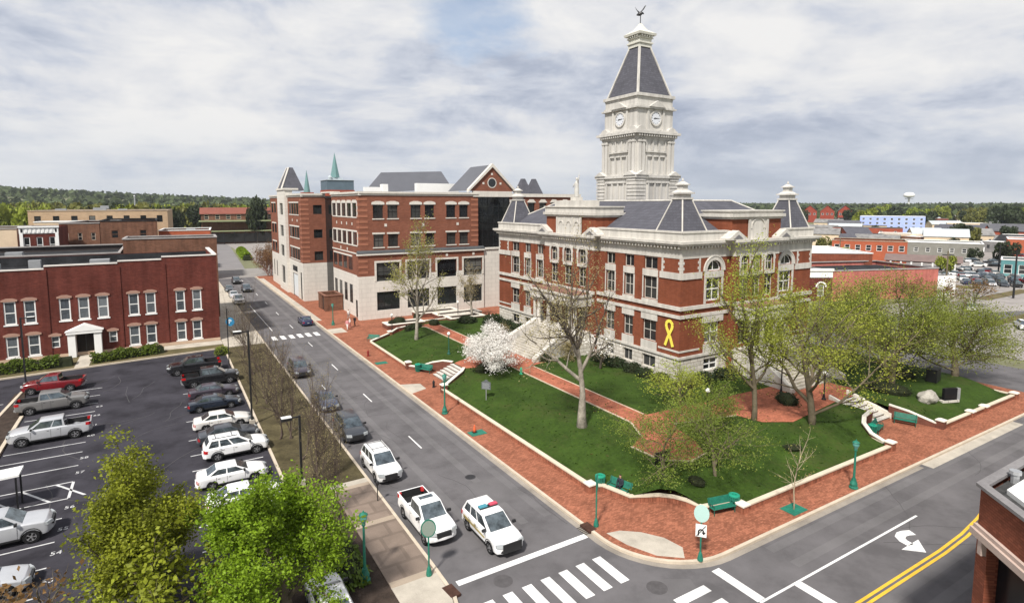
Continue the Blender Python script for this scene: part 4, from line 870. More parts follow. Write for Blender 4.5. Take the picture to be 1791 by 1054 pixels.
    GF = F('-Y', Y0 - .1); g = MB(); g.fprism(GF, [(51.0, 22.9), (60.3, 22.9), (55.65, 27.5)], -.4, 0); P(g, 'gable', ANB)
    g = MB(); g.fb(GF, 51.5, 60.2, 21.8, 22.88, -.4, .1)
    for sg in (-1, 1): g.fprism(GF, [(55.65 + sg * 5.25, 22.7), (55.65 + sg * 5.25, 23.2), (55.65, 28.25), (55.65, 27.55)], -.5, .35)
    for du, dz in ((0, 26.2), (-1.9, 24.4), (1.9, 24.4)): g.fb(GF, 55.65 + du - .2, 55.65 + du + .2, dz - .2, dz + .2, .0, .06)
    g.arch(GF, 55.65, 24.5, .85, 1.0, 0, .06, 0, 20, 0, 2 * PI); P(g, 'gable_trim', ANW)
    g = MB(); g.fprism(GF, [(55.65 + .85 * math.cos(k * PI / 10), 24.5 + .85 * math.sin(k * PI / 10)) for k in range(20)], 0, .03); P(g, 'round_window', GLASS)
    g = MB()
    for sg in (-1, 1): g.add([(55.65 + sg * 5.2, Y0 - .3, 22.95), (55.65, Y0 - .3, 28.0), (55.65, Y0 + 9, 28.0), (55.65 + sg * 5.2, Y0 + 9, 22.95)], [(0, 1, 2, 3)])
    P(g, 'gable_roof', MROOF)
    # plant-room roofs behind
    g = MB(); xr0, xr1, yr = 39.6, 53.2, 118; g.add([(37.6, 112.2, 22.7), (xr1, 112.2, 23.6), (xr1, yr, 27.5), (xr0, yr, 26.9), (xr1, 124, 23.6), (37.6, 124, 22.7)], [(0, 1, 2, 3), (3, 2, 4, 5), (0, 3, 5)]); P(g, 'plant_roof', MROOF)
    g = MB(); g.face([(xr1 - .05, 112.4, 23.55), (xr1 - .05, 123.8, 23.55), (xr1 - .05, yr, 27.35)]); g.box(44.6, 111, 21.9, 54, 112.1, 24.6); g.box(36.5, 108, 21.9, 37.6, 109.5, 24.2); g.box(33.0, 108, 21.9, 36, 108.8, 23.6); P(g, 'plant_room', WHITE)
    g = MB(); g.frust(28.0, 152.5, 23.7, 2.7, 2.7, 29.3, .5, 1.1); pr = P(g, 'tower_roof', SLATE)
    g = MB(); g.tube([(25.3, 149.8, 23.75), (27.5, 151.4, 29.3)], .2, 5); g.tube([(25.3, 155.2, 23.75), (27.5, 153.6, 29.3)], .2, 5); P(g, 'tower_hip', ANW, pr)
    # right wing seen over the courthouse roof
    WF_ = F('-Y', 106); g = MB(); g.wall(WF_, 60.2, 82, 8, 21.9, [(u - .9, u + .9, 18.2, 20.7) for u in (63, 66, 69, 72, 75, 78)], .3); g.face([(82, 106, 8), (82, 140, 8), (82, 140, 21.9), (82, 106, 21.9)]); P(g, 'wing_wall', ANB)
    for u in (63, 66, 69, 72, 75, 78): wn(WF_, u, 18.2, 1.8, 2.5)
    g = MB(); g.fb(WF_, 60.2, 82.3, 21.9, 22.6, -.4, .3)
    for u in (63, 66, 69, 72, 75, 78): g.fprism(WF_, [(u - 1.15, 20.72), (u + 1.15, 20.72), (u + .5, 21.4), (u - .5, 21.4)], -.02, .1)
    g.box(60.2, 106.4, 21.6, 82, 140, 21.8); P(g, 'wing_cornice', ANW)
    for x in (68.4, 71.2): P(MB().frust(x, 108.5, 22.0, 1.75, 1.75, 25.9, .35, .35), 'pyramid_roof', SLATE)
office()
# brick yard enclosure by its street door
t = thing('brick_enclosure', 'dark brown open-topped brick enclosure on the sidewalk by the office block', 'enclosure', (27, 113, .15)); org = tuple(t.location); a = MB()
ex0, ex1, ey0, ey1 = 25.9, 29.2, 111.2, 116.8
a.box(ex0, ey0, .15, ex1, ey0 + .3, 3.0); a.box(ex0, ey0 + .3, .15, ex0 + .3, ey0 + 1.3, 3.0); a.box(ex0, ey0 + 2.6, .15, ex0 + .3, ey1 - .3, 3.0); a.box(ex0, ey1 - .3, .15, ex1, ey1, 3.0); a.box(ex1 - .3, ey0 + .3, .15, ex1, ey1 - .3, 3.0); a.part('wall', BRNB, t, org)
a = MB(); a.ring(ex0, ey0, ex1, ey1, 3.0, 3.2, .1, .35); a.part('coping', mat('brown_coping', (.20, .10, .07), .8), t, org); MB().box(ex0 + .12, ey0 + 1.32, .15, ex0 + .17, ey0 + 2.58, 2.6).part('gate', BLACK, t, org)
# ================================================================ two-storey brick block by the car park
def leftblock():
    Y0 = 96.06; org = (-6, 104, .1); T = thing('brick_building', 'long dark red brick two-storey block with stepped parapet and white windows', 'building', org)
    P = lambda m, n, mt, par=None, **k: m.part(n, mt, par or T, org, **k); f = F('-Y', Y0)
    up = [(3.38, 4.56), (1.28, 2.44), (-2.4, -1.2), (-4.42, -3.2), (-7.95, -6.73), (-10.08, -8.86), (-12.1, -10.9), (-15.75, -14.52), (-17.75, -16.52), (-21.6, -20.4), (-23.6, -22.4), (-27.5, -26.3), (-30, -28.8)]
    lo = [(3.22, 4.42), (1.2, 2.4), (-2.55, -1.3), (-4.55, -3.3), (-15.6, -14.35), (-17.8, -16.55), (-21.6, -20.4), (-23.6, -22.4), (-27.5, -26.3)]
    sm = [(-13.25, -12.3), (-6.9, -5.95)]
    hs = [(a, b, 5.0, 8.0) for a, b in up] + [(a, b, .72, 3.45) for a, b in lo] + [(a, b, 1.45, 3.0) for a, b in sm] + [(-10.5, -8.55, .1, 3.0)]
    segs = [(-.2, 6.77, 12.9), (-5.4, -.2, 12.55), (-13.4, -5.4, 12.3), (-45, -13.4, 11.93)]
    w = MB(); c = MB(); rr = MB()
    for a, b, z in segs:
        w.wall(f, a, b, .5, z, [h for h in hs if a <= h[0] < b], .28); c.fb(f, a - (0 if a > -40 else 0), b - .003, z, z + .16, -.45, .1); rr.face([(a, Y0 + .4, 10.5), (b, Y0 + .4, 10.5), (b, Y0 + .4, z), (a, Y0 + .4, z)])
    w.wall(F('+X', 6.77), Y0, 112, .5, 12.9); w.wall(F('+Y', 112), -45, 6.77, .5, 12.5); w.face([(6.35, Y0, 11), (6.35, 112, 11), (6.35, 112, 12.9), (6.35, Y0, 12.9)])
    for a, b in ((-.25, .25), (-5.65, -5.15), (-13.65, -13.15)): w.fb(f, a, b, .5, 11.9, -.02, .10)
    P(w, 'wall', LFB); c.box(6.3, Y0 + .46, 12.9, 6.87, 112, 13.06); P(c, 'parapet_cap', mat('white_cap', (.62, .58, .54), .8, .08))
    b = MB(); b.fb(f, -45, 6.8, .0, .52, -.2, .12); P(b, 'plinth', mat('tan_plinth', (.50, .37, .27), .85, .1))
    r = rr; r.face([(-45, 111.85, 10.5), (6.35, 111.85, 10.5), (6.35, 111.85, 12.45), (-45, 111.85, 12.45)])
    for a, b_, z in segs: r.box(a, Y0 + .45, 10.8, b_, 112, z - .9)
    P(r, 'roof', DROOF)
    hd = MB()
    for L_, zz in ((up, 8.0), (lo, 3.45), (sm, 3.0)):
        for a, b in L_: hd.fprism(f, [(a - .2, zz), (b + .2, zz), (b + .22, zz + .22), (b - .3, zz + .42), (a + .3, zz + .42), (a - .22, zz + .22)], -.02, .12)
    P(hd, 'window_head', mat('brownstone_head', (.36, .22, .17), .8, .1))
    for a, b in up: window(f, (a + b) / 2, 5.0, b - a, 3.0, T, org, 1, 2, WHITE, GLASS2, -.12, fw=.15, sill=.2)
    for a, b in lo: window(f, (a + b) / 2, .72, b - a, 2.73, T, org, 1, 2, WHITE, GLASS2, -.12, fw=.15, sill=.2)
    for a, b in sm: window(f, (a + b) / 2, 1.45, b - a, 1.55, T, org, 1, 2, WHITE, GLASS2, -.12, fw=.13)
    q = MB()
    for u in (-10.95, -8.1): q.fb(f, u - .42, u + .42, .0, 3.2, -.02, 1.1)
    q.fb(f, -11.5, -7.55, 3.2, 3.55, -.02, 1.25); q.fprism(f, [(-11.65, 3.55), (-7.4, 3.55), (-9.52, 4.5)], -.02, 1.3); P(q, 'portico', WHITE, bevel=.03)
    q = MB(); q.fb(f, -10.45, -8.6, .1, 2.95, -.26, -.2); dr = P(q, 'door', mat('dark_door_glass', (.02, .016, .014), .15)); P(MB().fb(f, -9.56, -9.48, .15, 2.9, -.19, -.14), 'door_frame', BLACK, dr)
    q = MB()
    for x, y, s in ((3.2, 103, .9), (-8, 105, 1.2), (-20, 103, 1.0), (-16, 108, .7)): q.box(x - s, y - s * .7, 10.5, x + s, y + s * .7, 12.3)
    P(q, 'roof_unit', STEEL)
leftblock()
# ================================================================ corner shop building at the lower right
def corner():
    cx, cy, zt_ = 25.72, 8.66, 10.0; L = 3.4; ex, ey = cx - .654 * L, cy - .767 * L; org = (30, 4, .1)
    T = thing('corner_building', 'brown brick corner building with chamfered entrance and flat white roof', 'building', org)
    P = lambda m, n, mt, par=None, **k: m.part(n, mt, par or T, org, **k)
    ch = FR(cx, cy, math.atan2(-.767, -.654)); nf = F('+Y', cy); wf = F('-X', ex)
    w = MB(); w.wall(ch, 0, L, .0, zt_, [(.62, 2.78, .1, 8.0)], .45); w.wall(nf, cx, 70, 0, zt_, [(u, u + 2.4, .8, 3.6) for u in (29, 33, 37, 41, 45)] + [(u, u + 1.2, 5, 7.2) for u in (30, 34, 38, 42, 46)], .3); w.wall(wf, -20, ey, 0, zt_); P(w, 'wall', CNB)
    b = MB(); b.fb(ch, -.1, L + .1, 8.15, 8.4, -.02, .22); b.fb(ch, -.06, L + .06, 8.4, 8.55, -.02, .12); b.fb(nf, cx + .15, 70, 8.15, 8.4, -.02, .2); b.fb(ch, .36, .58, 7.6, 8.14, -.02, .18); P(b, 'belt_course', mat('pinkish_stone', (.46, .36, .31), .85, .1))
    b = MB(); sweep(b, [(70, cy), (cx, cy), (ex, ey), (ex, -20)], -.14, .2, zt_, zt_ + .12); P(b, 'parapet_cap', mat('cap_metal', (.20, .19, .19), .6, .15, 1., 8., stain=.2))
    r = MB(); r.prism([(cx + .45, cy - .62), (ex + .62, ey - .25), (ex + .62, -20), (70, -20), (70, cy - .62)], 9.0, 10.03); P(r, 'roof', WROOF)
    r = MB(); r.prism([(cx - .02, cy - .22), (ex + .22, ey - .05), (ex + .22, -20), (70, -20), (70, cy - .22)], 8.6, 9.86); P(r, 'gutter', mat('gravel_gutter', (.06, .06, .06), .9, .4, 3., 14., bump=.8))
    g = MB(); g.fb(ch, .62, 2.78, .1, 8.0, -.44, -.40); P(g, 'recess', mat('painted_deep_shade', (.008, .008, .009), .2))  # near-black sheet paints the dark of the entrance opening
    g = MB()
    for k in range(5): x = 27.5 + k * 1.7; g.lathe([(.14, 0), (.14, .5), (.2, .52), (.2, .65)], x, cy - .42, 9.7, 8)
    P(g, 'roof_vent', STEEL)
    g = MB(); x, y, z = ch.W(.45, .16, 3.3); g.cb(x, y, z, .1, .1, z + .3); P(g, 'wall_lantern', GLOBE)
    for u in (29, 33, 37, 41, 45): window(nf, u + 1.2, .8, 2.4, 2.8, T, org, 2, 1, BLACK, GLASS, -.25)
    for u in (30, 34, 38, 42, 46): window(nf, u + .6, 5, 1.2, 2.2, T, org, 1, 2, BLACK, GLASS, -.25)
corner()
sw = MB(); sw.prism([(23.2, -40), (23.2, 6), (25.6, 8.9), (70, 8.9), (70, 10.0), (24, 10.0), (22.3, 8.4), (22.25, -40)], -.05, .15); struct('south_sidewalk', sw, CONC)
# ================================================================ town beyond
def block(name, label, A, B, dep, z0, zt_, wm, rm=None, wins=(), cap=None, parapet=.5, fr=None, group=None, cat='building', extra=None, back=None):
    """a building with its front on the line A-B (left to right as seen from the street), windows = (count, z, w, h)"""
    th = math.atan2(B[1] - A[1], B[0] - A[0]); L = math.dist(A, B); f = FR(A[0], A[1], th); org = (A[0], A[1], z0)
    T = thing(name, label, cat, org, 0, group); w = MB(); hs = []
    for n, z, ww, hh in wins:
        for k in range(n): u = L * (k + .5) / n; hs.append((u - ww / 2, u + ww / 2, z, z + hh))
    w.wall(f, 0, L, z0, zt_, hs, .18)
    W = f.W; c = [W(0, 0, 0), W(L, 0, 0), W(L, -dep, 0), W(0, -dep, 0)]
    for i, j in ((1, 2), (2, 3), (3, 0)): w.face([(c[i][0], c[i][1], z0), (c[j][0], c[j][1], z0), (c[j][0], c[j][1], zt_), (c[i][0], c[i][1], zt_)])
    w.part('wall', wm, T, org)
    r = MB(); r.face([W(0, 0, zt_ - parapet), W(L, 0, zt_ - parapet), W(L, -dep, zt_ - parapet), W(0, -dep, zt_ - parapet)]); r.part('roof', rm or DROOF, T, org)
    if cap:
        q = MB(); q.fb(f, -.1, L + .1, zt_, zt_ + .2, -.35, .12); q.fb(f, -.1, .3, zt_, zt_ + .2, -dep, -.352); q.fb(f, L - .3, L + .1, zt_, zt_ + .2, -dep, -.352); q.fb(f, .3, L - .3, zt_, zt_ + .2, -dep, -dep + .35); q.part('parapet_cap', cap, T, org)
    for h in hs: window(f, (h[0] + h[1]) / 2, h[2], h[1] - h[0], h[3] - h[2], T, org, 1, 2, fr or WHITE, GLASS, -.12, fw=.12)
    if extra: extra(T, org, f, L)
    return T
def gable(h, ov=.4, m=None, wallm=None, along=True, dep=10, base=None):
    def g(T, org, f, L):
        z = base; q = MB(); W = f.W
        if along:
            q.face([W(-ov, ov, z), W(L + ov, ov, z), W(L + ov, -dep / 2, z + h), W(-ov, -dep / 2, z + h)]); q.face([W(-ov, -dep - ov, z), W(L + ov, -dep - ov, z), W(L + ov, -dep / 2, z + h), W(-ov, -dep / 2, z + h)])
            e = MB(); e.face([W(0, 0, z), W(0, -dep, z), W(0, -dep / 2, z + h)]); e.face([W(L, 0, z), W(L, -dep, z), W(L, -dep / 2, z + h)])
        else:
            q.face([W(-ov, ov, z), W(L / 2, ov, z + h), W(L / 2, -dep, z + h), W(-ov, -dep, z)]); q.face([W(L + ov, ov, z), W(L / 2, ov, z + h), W(L / 2, -dep, z + h), W(L + ov, -dep, z)])
            e = MB(); e.face([W(0, 0, z), W(L, 0, z), W(L / 2, 0, z + h)])
        q.part('gable_roof', m or SLATE, T, org); e.part('gable', wallm or REDB, T, org)
    return g
def hvac(items):
    def g(T, org, f, L):
        for u, d, s, z in items:
            x, y, _ = f.W(u, -d, 0); MB().cb(x, y, z, s, s * .7, z + s * .9).part('roof_unit', STEEL, T, org)
    return g
block('brick_building', 'brown brick block with a flat roof just behind the red two-storey one', (-5.6, 116.5), (8.4, 116.0), 8, 0, 14.5, BRNB, DROOF, (), mat('grey_cap', (.32, .30, .29), .8), 1.4, extra=hvac([(4, 4, 1.0, 13.3), (9, 5, .8, 13.3)]))
block('flat_building', 'low dark-roofed block with pale parapets left of the brown one', (-62, 114.5), (-6, 114.5), 24, 0, 12.4, mat('dark_tar_wall', (.06, .05, .048), .9), DROOF, (), mat('grey_cap', (.32, .30, .29), .8), .9, extra=hvac([(30, 6, .8, 11.5), (41, 10, 1.1, 11.5), (49, 4, .7, 11.5), (22, 12, 1.0, 11.5)]))
def orn(T, org, f, L):
    q = MB(); q.fb(f, -.1, L + .1, 14.9, 16.0, -.02, .12); q.fb(f, -.2, L + .2, 16.0, 16.3, -.02, .35)
    for k in range(9): u = L * (k + .5) / 9; q.fb(f, u - .16, u + .16, 15.1, 15.8, .12, .2)
    for u in (.2, L - .2): q.fb(f, u - .25, u + .25, 9, 16, .0, .2)
    q.part('cornice', WHITE, T, org)
block('shop_building', 'small dark red front with white cornice and three arched windows', (-22.6, 140), (-16.9, 140), 14, 0, 16.0, LFB, DROOF, [(3, 11.3, .95, 2.9)], None, .5, extra=orn)
block('shop_building', 'long shed with a pale roof at the left edge of the picture', (-80, 150), (-24, 146), 16, 0, 15.6, CREAM, GROOF, (), mat('grey_cap', (.32, .30, .29), .8), .3)
block('brick_building', 'weathered brown wall with bricked-up arches below the tan building', (-18.6, 156), (-11.5, 155), 22, 0, 16.2, BRNB, GROOF, [(3, 12.6, .8, 1.6)], mat('grey_cap', (.32, .30, .29), .8), .4, fr=mat('bricked_frame', (.36, .30, .25), .9))
block('brick_building', 'taller dark brick block with flat top below the tan building', (-11.4, 155), (-.8, 155), 22, 0, 16.6, BRNB, DROOF, [(2, 12.9, 1.3, 1.7)], DROOF, .5, fr=BRNB)
block('brick_building', 'low orange-red brick block with white-edged dark roofs near the far street', (-.6, 176), (11.2, 175), 16, 0, 13.4, mat('orange_brick', (.36, .10, .05), .85, .12), DROOF, [], WHITE, .8, extra=hvac([(3, 5, .9, 12.6), (7, 8, 1.1, 12.6)]))
block('tan_building', 'long tan brick building with small dark windows and flat roof', (-29.7, 196), (1.8, 194), 26, 0, 18.5, TANB, GROOF, [(8, 15.3, 1.4, 1.9)], mat('tan_cap', (.40, .32, .24), .8), .5, BLACK, extra=hvac([(6, 6, 1.2, 18), (15, 5, 1.5, 18), (15.2, 12, 1.0, 19), (20, 8, 1.1, 18)]))
block('cream_building', 'low cream lean-to in front of the tan building', (-27, 185), (-8, 184.5), 9, 0, 15.8, CREAM, GROOF, (), WHITE, .3)
def depot(T, org, f, L):
    q = MB(); q.fb(f, -1, L + 4, 11.4, 12.0, -2, 5); q.fb(f, -1, L + 4, 6.4, 6.8, -1, 6); q.part('canopy', mat('green_canopy', (.26, .29, .16), .8, .12), T, org); q = MB()
    for k in range(9): x, y, _ = f.W(k * L / 8, 5.5, 0); q.cb(x, y, 0, .15, .15, 6.4)
    q.part('canopy_post', BLACK, T, org); q = MB(); q.fb(f, 2, L - 2, .6, 5.2, -.02, .1); q.part('shop_glazing', GLASS, T, org)
block('depot_building', 'brown-red roofed depot with a row of pale dormer windows beyond the far street', (17.5, 332), (57, 329), 18, 0, 15.4, BRNB, mat('rust_roof', (.20, .07, .05), .8, .15), [(8, 12.5, 2.0, 2.4)], None, .2, mat('pale_blind', (.66, .62, .50), .7), extra=lambda T, o, f, L: (depot(T, o, f, L), gable(3.2, .6, mat('rust_roof', (.20, .07, .05), .8, .15), CNB, True, 18, 15.2)(T, o, f, L)))
for i, (A, B, h, wm, lb) in enumerate((((-8, 205), (10, 204), 9, CREAM, 'pale low shop beside the far street with parked cars'), ((52, 300), (75, 285), 8, CREAM, 'cream house with dark roof past the office block'), ((-75, 230), (-45, 232), 12, BRNB, 'brown flat block at the left below the trees'), ((-120, 175), (-84, 165), 12, GROOF, 'grey flat-roofed block by the left picture edge'))):
    block('town_building', lb, A, B, 14, 0, h, wm, DROOF, [(5, h - 3.4, 1.2, 1.8)], GROOF, .5)
# church steeples
def church():
    org = (63, 242, 0); T = thing('church', 'church with a green copper spire and blue-grey louvred tower top', 'church', org); P = lambda m, n, mt: m.part(n, mt, T, org)
    m = MB(); m.box(57.9, 240, 0, 69.2, 251, 26); P(m, 'wall', REDB); m = MB(); m.box(58.1, 240.2, 26, 69.0, 250.8, 29.9); P(m, 'louvre_box', mat('blue_grey_louvre', (.19, .26, .32), .6, .12, .5, 5., brick=(.55, 30., (.55, .55, .55), .1)))
    m = MB(); m.box(57.8, 239.9, 29.9, 69.3, 251.1, 30.1); m.cb(62.3, 243, 30.1, 2.4, 2.0, 31.0); m.lathe([(.8, 30.1), (.9, 31), (.6, 31.6), (.1, 31.9)], 59.6, 241, 0, 8); P(m, 'deck', mat('pale_deck', (.42, .47, .50), .7))
    P(MB().lathe([(1.9, 31), (.95, 36), (.06, 41)], 62, 242.5, 0, 8), 'spire', COPPER)
church()
t = thing('church', 'slim pale green spire left of the larger one', 'church', (50.6, 246, 0)); MB().cb(51.5, 246, 0, 2.2, 2.2, 25).part('tower', REDB, t, (50.6, 246, 0)); MB().lathe([(1.3, 25), (.06, 33.8)], 51.5, 246, 0, 8).part('spire', COPPER, t, (50.6, 246, 0))
# right side
def pinkfront(T, org, f, L):
    q = MB(); q.fb(f, -.2, L + .1, 5.0, 6.4, -.02, .15); q.fb(f, -.3, L + .2, 6.4, 6.9, -.02, .4); q.part('cornice', WHITE, T, org)
    q = MB(); 
    for k in range(3): q.arch(f, L * (k + .5) / 3, 3.0, .85, 1.15, -.02, .08)
    q.part('arch_trim', WHITE, T, org)
th = math.atan2(61.8 - 68.9, 141 - 120.8); pxd = (math.cos(th), math.sin(th))
block('pink_building', 'long two-storey building with a faded pink painted side wall', (120.8, 68.9), (146.0, 60.0), 17, -2, 6.3, PINK, DROOF, (), mat('grey_cap', (.32, .30, .29), .8), .9)
block('brick_shop', 'dark brick shop front with white cornice and round-headed windows beside the pink wall', (109.5, 76.0), (120.6, 69.0), 14, -2, 6.4, LFB, DROOF, [(3, 1.0, 1.3, 2.4)], None, .6, extra=pinkfront)
block('white_roof_building', 'brown building under a broad white flat roof behind the pink wall', (127, 93), (150.0, 76.0), 24, 0, 8.2, CNB, WROOF, (), WHITE, .1, extra=hvac([(6, 12, 1.0, 8.2), (9, 9, .8, 8.2)]))
block('white_shed', 'small white rendered lean-to at the right end of the pink wall', (146.3, 60.5), (150.5, 58.3), 8, 0, 4.6, WHITE, GROOF, (), None, .2)
block('brick_row', 'row of orange brick shops with dark windows', (203.7, 117.2), (214.0, 97.5), 16, 0, 7.6, mat('orange_brick', (.36, .10, .05), .85, .12), DROOF, [(7, 4.3, 1.6, 2.0)], mat('tan_cap', (.40, .32, .24), .8), .6)
block('grey_building', 'long grey wall building with a white end and flat pale roof', (244.6, 114.4), (254.3, 90.8), 18, -1, 5.8, mat('grey_render', (.22, .215, .19), .85, .12), WROOF, [(7, 2.3, 1.4, 1.7)], WHITE, .4)
def posts(T, org, f, L):
    q = MB()
    for k in range(7): x, y, _ = f.W(L * (k + .5) / 7, .3, 0); q.cb(x, y, 0, .18, .18, 2.4)
    q.part('post', WHITE, T, org)
block('market_pavilion', 'long brown-roofed open market shelter on white posts', (197.9, 96.2), (205.0, 78.5), 11, 2.2, 2.6, mat('brown_fascia', (.13, .09, .08), .8), mat('brown_shingle', (.17, .125, .115), .85, .15), (), None, .0, extra=lambda T, o, f, L: (posts(T, o, f, L), gable(1.7, .5, mat('brown_shingle', (.17, .125, .115), .85, .15), BRNB, True, 11, 2.62)(T, o, f, L)))
block('blue_building', 'bright lavender-blue four-storey block standing out in the far town', (437.5, 232), (454.2, 196.8), 16, -2, 11.4, BLUEW, WROOF, [(9, 8.6, 1.7, 1.6), (9, 5.7, 1.7, 1.6), (9, 2.8, 1.7, 1.6)], WHITE, .4)
block('brick_house', 'red brick house with a broad dark hipped roof below the blue block', (423, 247), (433, 229), 14, 0, 5.0, REDB, SLATE, [(4, 1.5, 1.4, 2.2)], None, .2, extra=gable(3.4, .6, mat('far_slate', (.10, .10, .11), .8), REDB, True, 14, 4.9))
for k, (u, lb) in enumerate(((0, 'red gabled block nearest the turret on the far ridge'), (9, 'red gabled block with twin orange gable bands on the far ridge'), (18, 'red gabled block farthest right on the far ridge'))):
    A = (608.7 + u * .98, 384.5 - u * 1.6); B = (A[0] + 7, A[1] - 11.6); block('gabled_building', lb, A, B, 26, -2, 12.5, mat('bright_red_brick', (.26, .05, .03), .8, .15), SLATE, [(3, 8, 2, 2.4)], None, .3, group='red gabled blocks on the far ridge', extra=gable(6.5, .8, mat('far_slate', (.10, .10, .11), .8), mat('bright_red_brick', (.26, .05, .03), .8, .15), False, 26, 12.4))
block('school_building', 'low red brick building with a long grey roof at the far right', (366.5, 133), (376, 105), 22, 0, 6.5, REDB, SLATE, [(6, 2.5, 1.6, 2.0)], None, .2, extra=gable(3.6, .5, mat('far_slate', (.10, .10, .11), .8), REDB, True, 22, 6.4))
block('brick_building', 'plain red brick block with white parapet at the right picture edge', (284.9, 94.1), (290, 80), 20, 0, 6.6, mat('orange_brick', (.36, .10, .05), .85, .12), WROOF, (), WHITE, .4)
block('storage_building', 'white domed shed among the grey yard roofs', (271.5, 102), (273.1, 97.4), 8, 0, 2.0, WHITE, WHITE, (), None, 0, extra=gable(1.4, .1, WHITE, WHITE, True, 8, 2.0))
block('teal_shop', 'glassy teal fronted shop at the right picture edge', (204, 68.5), (206, 62.5), 12, 0, 4.6, mat('teal_glass', (.10, .24, .25), .3, .2), GROOF, [(2, .8, 1.8, 2.6)], WHITE, .3)
for A, B, h, wm, rm, lb in (((300, 150), (312, 124), 6, CREAM, WROOF, 'cream block with white roof in the middle of the right-hand town'), ((330, 190), (345, 160), 7, REDB, DROOF, 'red flat block left of the blue one'), ((390, 215), (400, 195), 6, CREAM, GROOF, 'pale block under the blue building'),
                       ((470, 190), (480, 168), 7, CREAM, WROOF, 'white roofed block right of the blue building'), ((330, 110), (338, 92), 6, GROOF, WROOF, 'grey block with white roof above the parked cars'), ((300, 205), (312, 182), 7, BRNB, GROOF, 'brown flat block just right of the corner turret'),
                       ((500, 150), (512, 126), 7, CREAM, WROOF, 'far white-roofed shed near the tree line'), ((540, 250), (556, 224), 8, REDB, GROOF, 'far brick block below the water tower'), ((420, 140), (428, 124), 6, BRNB, DROOF, 'dark roofed brown block right of the brown shelter')):
    block('town_building', lb, A, B, 13, -1, h, wm, rm, [(5, h - 3.2, 1.3, 1.7)], WHITE if rm is WROOF else GROOF, .4)
def watertower():
    x, y = 1364, 625; T = thing('water_tower', 'white bowl-shaped water tower above the far tree line', 'water tower', (x, y, -2)); org = (x, y, -2)
    MB().lathe([(3, 33), (9, 34.5), (10.5, 37), (10, 40), (7, 43), (2, 44)], x, y, 0, 20).part('tank', WHITE, T, org, smooth=True); MB().lathe([(2.6, -2), (1.8, 6), (1.8, 30), (3.0, 33)], x, y, 0, 12).part('stem', WHITE, T, org, smooth=True)
    m = MB(); m.lathe([(7.5, 30.5), (7.8, 31.8)], x, y, 0, 16); m.part('gallery', STEEL, T, org)
watertower()
tl = MB(); sheet(96, 22, 200, 60, .01, tl); sheet(150, 60, 300, 90, .012, tl); sheet(160, -10, 330, 9, .01, tl); sheet(92, 90, 330, 130, .011, tl); sheet(-60, 205, 12, 420, .01, tl); sheet(28, 200, 60, 420, .01, tl); struct('pale_paving', tl, mat('pale_lot', (.27, .25, .235), .9, .15, .1, 4., stain=.2))

gs = MB()
for x0, y0, x1, y1 in ((96, 24, 118, 27), (150, 52, 176, 55), (166, 61, 172, 84), (206, 44, 212, 92), (118, 40, 140, 42), (226, 62, 300, 66), (140, 30, 190, 33)): sheet(x0, y0, x1, y1, .03, gs)
struct('verge_grass', gs, WILD)
rd = MB(); rd.face([(91, 62, .02), (91, 53, .02), (330, -40, .02), (330, -28, .02)]); rd.face([(212, 130, .025), (222, 130, .025), (212, 20, .025), (202, 20, .025)]); struct('town_street', rd, ASPH)

# the spread of low roofs over the right-hand town
def roofs():
    g = random.Random(31); fw_ = Vector((.5148, .8514)); cr_2 = Vector((.8557, -.5174)); n = 0
    kinds = [(REDB, SLATE, 'red brick house with grey gabled roof'), (CREAM, GROOF, 'pale house with grey gabled roof'), (WHITE, DROOF, 'white house with dark gabled roof'), (BRNB, WROOF, 'brown shed with white flat roof'), (GROOF, WROOF, 'grey shed with white flat roof'), (CREAM, mat('tin_roof', (.42, .45, .47), .5, .1), 'pale shed with tin roof')]
    for px0, px1, d0, d1, k in ((1425, 1800, 300, 360, 12), (1425, 1800, 380, 470, 14), (1425, 1800, 520, 640, 15), (1440, 1800, 660, 860, 14), (-40, 470, 420, 620, 12)):
        for i in range(k):
            px = px0 + (px1 - px0) * (i + g.random()) / k
            if 1490 < px < 1625 and 380 < d0 + 1 < 530: continue
            d = g.uniform(d0, d1); v = (fw_ + cr_2 * ((px - 895.5) / 1014.5)).normalized(); p = v * d; t = Vector((v.y, -v.x)); t = (t + v * g.uniform(-.5, .5)).normalized(); L_ = g.uniform(10, 22); wm, rm, lb = g.choice(kinds); h = g.uniform(3.4, 6.5); A = p - t * L_ / 2; B = p + t * L_ / 2; fl_ = 'flat' in lb
            block('town_house', lb + (' among the right-hand roofs' if px > 900 else ' among the left-hand trees'), (A.x, A.y), (B.x, B.y), 11, -.1, h, wm, rm, [(4, h * .35, 1.2, h * .35)], None, .15, WHITE if not fl_ else GROOF, 'low houses and sheds of the far town', extra=None if fl_ else gable(g.uniform(2, 3.4), .4, rm, wm, True, 11, h))
roofs()
